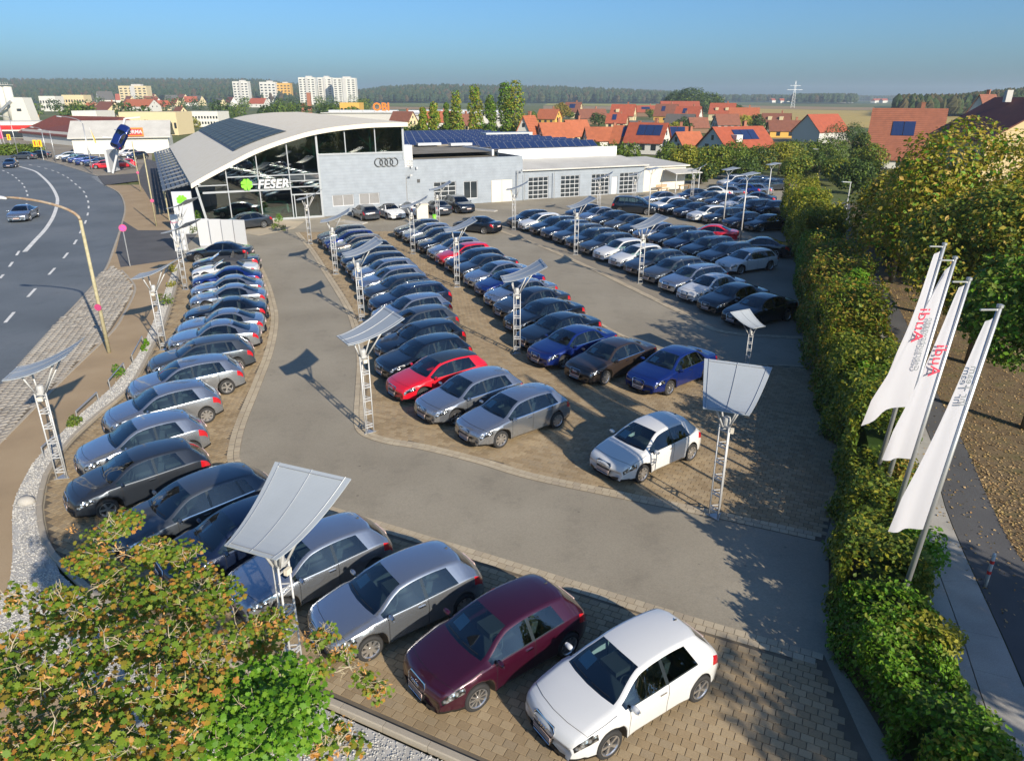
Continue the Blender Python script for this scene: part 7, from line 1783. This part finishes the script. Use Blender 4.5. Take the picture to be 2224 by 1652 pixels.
mid = [(1483, 392, 2.6, 5.2, 'leaf_olive', 'round olive tree beside the annex'), (1545, 388, 3.0, 5.0, 'leaf_mid', 'green tree right of the annex tree'), (1590, 386, 3.2, 5.4, 'leaf_mid', 'pale green tree before the red-roofed house'), (1640, 384, 3.0, 4.8, 'leaf_dark', 'dark tree behind the farthest cars'), (1690, 380, 3.2, 5.2, 'leaf_olive', 'olive tree at the head of the hedge'), (1735, 372, 3.4, 5.0, 'leaf_mid', 'green tree at the end of the footpath'), (1790, 362, 3.5, 5.0, 'leaf_mid', 'broad green bush beyond the hedge'), (1862, 372, 2.4, 6.5, 'leaf_dark', 'dark spruce left of the tiled house'), (1835, 320, 5.0, 6.0, 'leaf_dark', 'round dark tree before the barn'), (1520, 400, 2.2, 3.0, 'leaf_dark', 'low dark bush beside the lot fence'), (1615, 392, 2.4, 3.2, 'leaf_dark', 'low dark bush behind the white off-roader'), (1722, 396, 2.6, 4.0, 'leaf_mid', 'green garden bush left of the path lamp'), (1775, 392, 2.8, 4.2, 'leaf_dark', 'dark garden tree by the farther path lamp'), (1812, 402, 2.4, 4.0, 'leaf_mid', 'garden bush behind the clipped hedge'), (1850, 420, 2.6, 4.4, 'leaf_dark', 'dark garden tree right of the footpath end'), (1880, 398, 3.0, 5.2, 'leaf_mid', 'tall garden bush left of the largest maple')]
for i, (x, yb, r, h, m, lab) in enumerate(mid):
    tree('spruce_tree' if 'spruce' in lab else 'garden_tree', lab, g(x, yb), h, r, 3600, .32, m, 100 + i, .3, 20, .15, 'garden trees', .2 if 'spruce' not in lab else .9, second=('leaf_olive' if i % 2 else 'leaf_mid', .3))
for i, (x, y, r, h) in enumerate([(780, 300, 3, 5.5), (1160, 306, 5, 5.5), (1420, 250, 3.6, 5), (1450, 262, 4, 5), (1640, 348, 3.5, 5.5), (1960, 330, 4, 6), (1990, 300, 3.5, 6), (2060, 330, 4, 6), (1590, 350, 2.6, 3.6), (1000, 262, 4, 5), (1330, 290, 3, 4)]):
    X_, Y_ = VH[0][0] + VH[0][1] * x, VH[1][0] + VH[1][1] * y + 4
    tree('village_tree', f'leafy village tree, {ORD[i]} from the left by count among the houses', g(X_, Y_), h, r, 1300, .7, ['leaf_mid', 'leaf_dark', 'leaf_olive'][i % 3], 140 + i, .2, 14, .2, 'trees between the village houses', .2, limbs=3)
def mass(name, spots, m, per, size, seed, lab=None):
    "many small far trees as one leafy mass"
    P, N = [], []
    R = random.Random(seed)
    for (x, y, r, h) in spots:
        bl = [((x + R.uniform(-.5, .5) * r, y + R.uniform(-.5, .5) * r, max(.3, h * R.uniform(.25, .8))), r * R.uniform(.45, .7)) for _ in range(5)]
        p, n = blob_points(bl, per, .4); P.append(p); N.append(n)
    P = np.concatenate(P); P[:, 2] = np.maximum(P[:, 2], .1)
    o = obj(name, leaf_mesh(name, P, np.concatenate(N), size, m)); o['kind'] = 'stuff'; return o
R = random.Random(4); sp = []
for _ in range(95):
    x, y = R.uniform(-20, 800), R.uniform(226, 268); p = g(x, y); sp.append((p.x, p.y, 3 + p.y * .006, 5 + p.y * .006))
mass('town_trees', sp[:50], 'leaf_dark', 260, 1.6, 5); mass('town_trees', sp[50:], 'leaf_mid', 260, 1.6, 6)
sp = []
for _ in range(34):
    x = R.uniform(300, 470); p = g(x, 292 - abs(x - 330) * .16 + R.uniform(-3, 3)); sp.append((p.x, p.y, 2.6, 4.2))
mass('shrub_belt', sp, 'leaf_olive', 500, .6, 7)
sp = []
for _ in range(40):
    x = R.uniform(880, 1160); p = g(x, R.uniform(303, 309)); sp.append((p.x, p.y, 2.4, 4.0))
mass('shrub_belt', sp, 'leaf_mid', 300, .7, 8)
sp = []
for _ in range(26):
    t_ = R.random(); p = g(1200 + 440 * t_, 338 + 28 * t_ + R.uniform(-4, 4)); sp.append((p.x, p.y, 2.2, 2.6 + R.random()))
mass('garden_hedges', sp, 'leaf_mid', 420, .5, 9)
for (x0, x1, y, hgt, nm) in [(0, 82, 336, 1.6, 'road_hedge'), (172, 330, 326, 2.4, 'store_hedge')]:
    sp = []
    for k_ in range(30):
        p = g(x0 + (x1 - x0) * k_ / 29, y); sp.append((p.x, p.y, 1.6, hgt))
    mass(nm, sp, 'leaf_mid', 200, .5, 11)
# woods on the horizon: low hills carrying thousands of tree crowns
def wood(name, prof, d0, d1, n, m, seed, th=(13, 20), step=None):
    "prof: (photo x, top y) along the skyline; trees stand on a slope from d0 to d1"
    xs, ys = zip(*prof); R = np.random.default_rng(seed)
    pxx = R.uniform(xs[0], xs[-1], n); t = R.random(n) ** .8; dist = d0 + (d1 - d0) * t
    ztop = CAMH + (211 - np.interp(pxx, xs, ys)) / FPX * d1 * 1.07; zg = np.maximum(0, ztop - th[1] * .85)
    ground_z = zg * np.clip(t, 0, 1)
    X = (pxx - 1112) / FPX * dist / math.cos(PITCH) * 1.0; X = (pxx - 1112) / FPX * dist * 1.072
    h = R.uniform(*th, n); r = h * R.uniform(.22, .36, n)
    k = 7; ring = [(0.0, .0, 1)] 
    prof3 = [(.15, .55), (.45, 1.0), (.75, .72), (1.0, .06)]
    T = []; 
    for zz, rr in prof3:
        for j in range(k): T.append((rr * math.cos(2 * math.pi * j / k + zz * 3), rr * math.sin(2 * math.pi * j / k + zz * 3), zz))
    T = np.array(T); F = []
    for a in range(3):
        for j in range(k): F.append((a * k + j, a * k + (j + 1) % k, (a + 1) * k + (j + 1) % k, (a + 1) * k + j))
    F = np.array(F); V = np.stack([T[None, :, 0] * r[:, None] * R.uniform(.7, 1.3, (n, len(T))) + X[:, None], T[None, :, 1] * r[:, None] * R.uniform(.7, 1.3, (n, len(T))) + dist[:, None], T[None, :, 2] * h[:, None] + ground_z[:, None]], -1)
    FF = (F[None] + (np.arange(n) * len(T))[:, None, None]).reshape(-1, 4)
    o = obj(name, np_mesh(name, V.reshape(-1, 3), FF, M[m], smooth=False)); o['kind'] = 'stuff'
    q = MB(); cols = np.linspace(xs[0] - 40, xs[-1] + 40, 40); rows = []
    for dd, tt in ((d0 - 60, 0), (d0, 0), ((d0 + d1) / 2, .5), (d1, 1), (d1 + 400, .6)):
        rows.append([q.pv(((c - 1112) / FPX * dd * 1.072, dd, max(0, (CAMH + (211 - np.interp(c, xs, ys)) / FPX * d1 * 1.07 - th[1] * .85)) * tt - (.3 if tt == 0 else 0))) for c in cols])
    for A, B in zip(rows, rows[1:]):
        for j in range(len(cols) - 1): q.face((A[j], A[j + 1], B[j + 1], B[j]))
    o = q.build('hills', M['leaf_dark'], smooth=True); o['kind'] = 'structure'
M['wood_a'] = island('far_wood', [(0, (0.020, 0.040, 0.016)), (.45, (0.032, 0.055, 0.022)), (.8, (0.045, 0.06, 0.022)), (1, (0.075, 0.05, 0.028))], .9, .2)
M['wood_b'] = island('mixed_wood', [(0, (0.022, 0.042, 0.014)), (.4, (0.04, 0.06, 0.02)), (.7, (0.08, 0.055, 0.03)), (1, (0.05, 0.06, 0.02))], .9, .2)
wood('forest', [(-300, 174), (0, 177), (200, 179), (420, 178), (640, 179), (740, 190), (800, 197)], 1300, 2300, 5200, 'wood_a', 1)
wood('forest', [(740, 203), (800, 200), (870, 192), (930, 188), (1000, 188), (1150, 190), (1300, 195), (1430, 201)], 1500, 2000, 3800, 'wood_a', 2)
wood('forest', [(1380, 208), (1450, 208), (1560, 209), (1610, 210), (1640, 214)], 1900, 2200, 900, 'wood_a', 3)
wood('forest', [(1640, 214), (1665, 210), (1700, 210), (1735, 213), (1760, 218)], 1500, 1700, 700, 'wood_a', 4)
wood('forest', [(1740, 219), (1800, 220), (1900, 220)], 2600, 3200, 700, 'wood_a', 5)
wood('forest', [(1838, 230), (1870, 221), (1940, 210), (2020, 198), (2080, 194), (2224, 194), (2500, 190)], 480, 660, 3200, 'wood_b', 6, (9, 14))
# pylon of the power line
pw = thing('power_pylon', 'lattice power pylon on the plain right of the village', 'pylon', (Vector(g(1832, 226)) * 1.0)); pw.location = ((1832 - 1112) / FPX * 1100 * 1.072 * 0 + (1832 - 1112) / FPX * 1180 * .0 + (1640 + 192 - 1112 - 0) / FPX * 0, 0, 0)
pw.location = ((1831.5 - 1112) / FPX * 900 * 1.072 - 0, 900, 0); pw.location.x = (1832 - 1112) / FPX * 900 * 1.072 - (1832 - 1832)
pw.location.x = ((1342.7 + .2195 * 1365) - 1112) / FPX * 900 * 1.072
q = MB()
for sx_ in (-1, 1):
    q.bar((sx_ * 2.2, 0, 0), (sx_ * .3, 0, 29), .28)
for k_ in range(9): q.bar((-2.2 + k_ * .21, 0, k_ * 3.1), (2.2 - (k_ + 1) * .21, 0, (k_ + 1) * 3.1), .16); q.bar((2.2 - k_ * .21, 0, k_ * 3.1), (-2.2 + (k_ + 1) * .21, 0, (k_ + 1) * 3.1), .16)
q.build('lattice', M['galv'], pw); q = MB(); q.bar((-9, 0, 19.5), (9, 0, 19.5), .4); q.bar((-6, 0, 24), (6, 0, 24), .35); q.build('cross_arm', M['galv'], pw)
for i, xx in enumerate(sorted(R.uniform(1580, 1960) for _ in range(14))):
    p = g(xx, R.uniform(221.5, 224)); t = thing('distant_house', f'tiny distant white house, {ORD[i]} from the left on the plain', 'house', p, R.random()); t['group'] = 'tiny houses on the plain'
    q = MB(); q.box((0, 0, 2.4), (12, 9, 4.8)); q.build('wall', M['wall_white'], t); q = MB(); q.prism([(-6.5, -5, 4.8), (-6.5, 5, 4.8), (-6.5, 0, 9)][::-1], (13, 0, 0)); q.build('roof', M['tile_red'], t)
# garden lamps of the footpath
for i, (x, y, h) in enumerate([(1830, 500, 4.2), (1768, 385, 4.0)]):
    b = thing('path_lamp', ['grey path lamp with angled head at the footpath bend', 'grey path lamp farther along the footpath'][i], 'lamp', g(x, y), .3); q = MB(); q.tube([(0, 0, 0), (0, 0, h)], [.06, .045], 8); q.build('pole', M['mast'], b); q = MB(); q.box((-.45, 0, h + .02), (.95, .16, .07), 0, Matrix.Rotation(.08, 3, 'Y')); q.build('lamp_head', M['galv'], b)
# ------------------------------------------------------------------ air
mb = MB(); mb.box((0, 1750, 31), (6400, 4300, 66))
hz_m = bpy.data.materials.new('haze_air'); hz_m.use_nodes = True; N = hz_m.node_tree.nodes; N.clear()
vo = N.new('ShaderNodeVolumePrincipled'); vo.inputs['Color'].default_value = (0.74, 0.87, 1.0, 1); vo.inputs['Density'].default_value = 0.00022; vo.inputs['Anisotropy'].default_value = 0.2
mo = N.new('ShaderNodeOutputMaterial'); hz_m.node_tree.links.new(vo.outputs[0], mo.inputs['Volume'])
hz = mb.build('haze', hz_m); hz['kind'] = 'stuff'
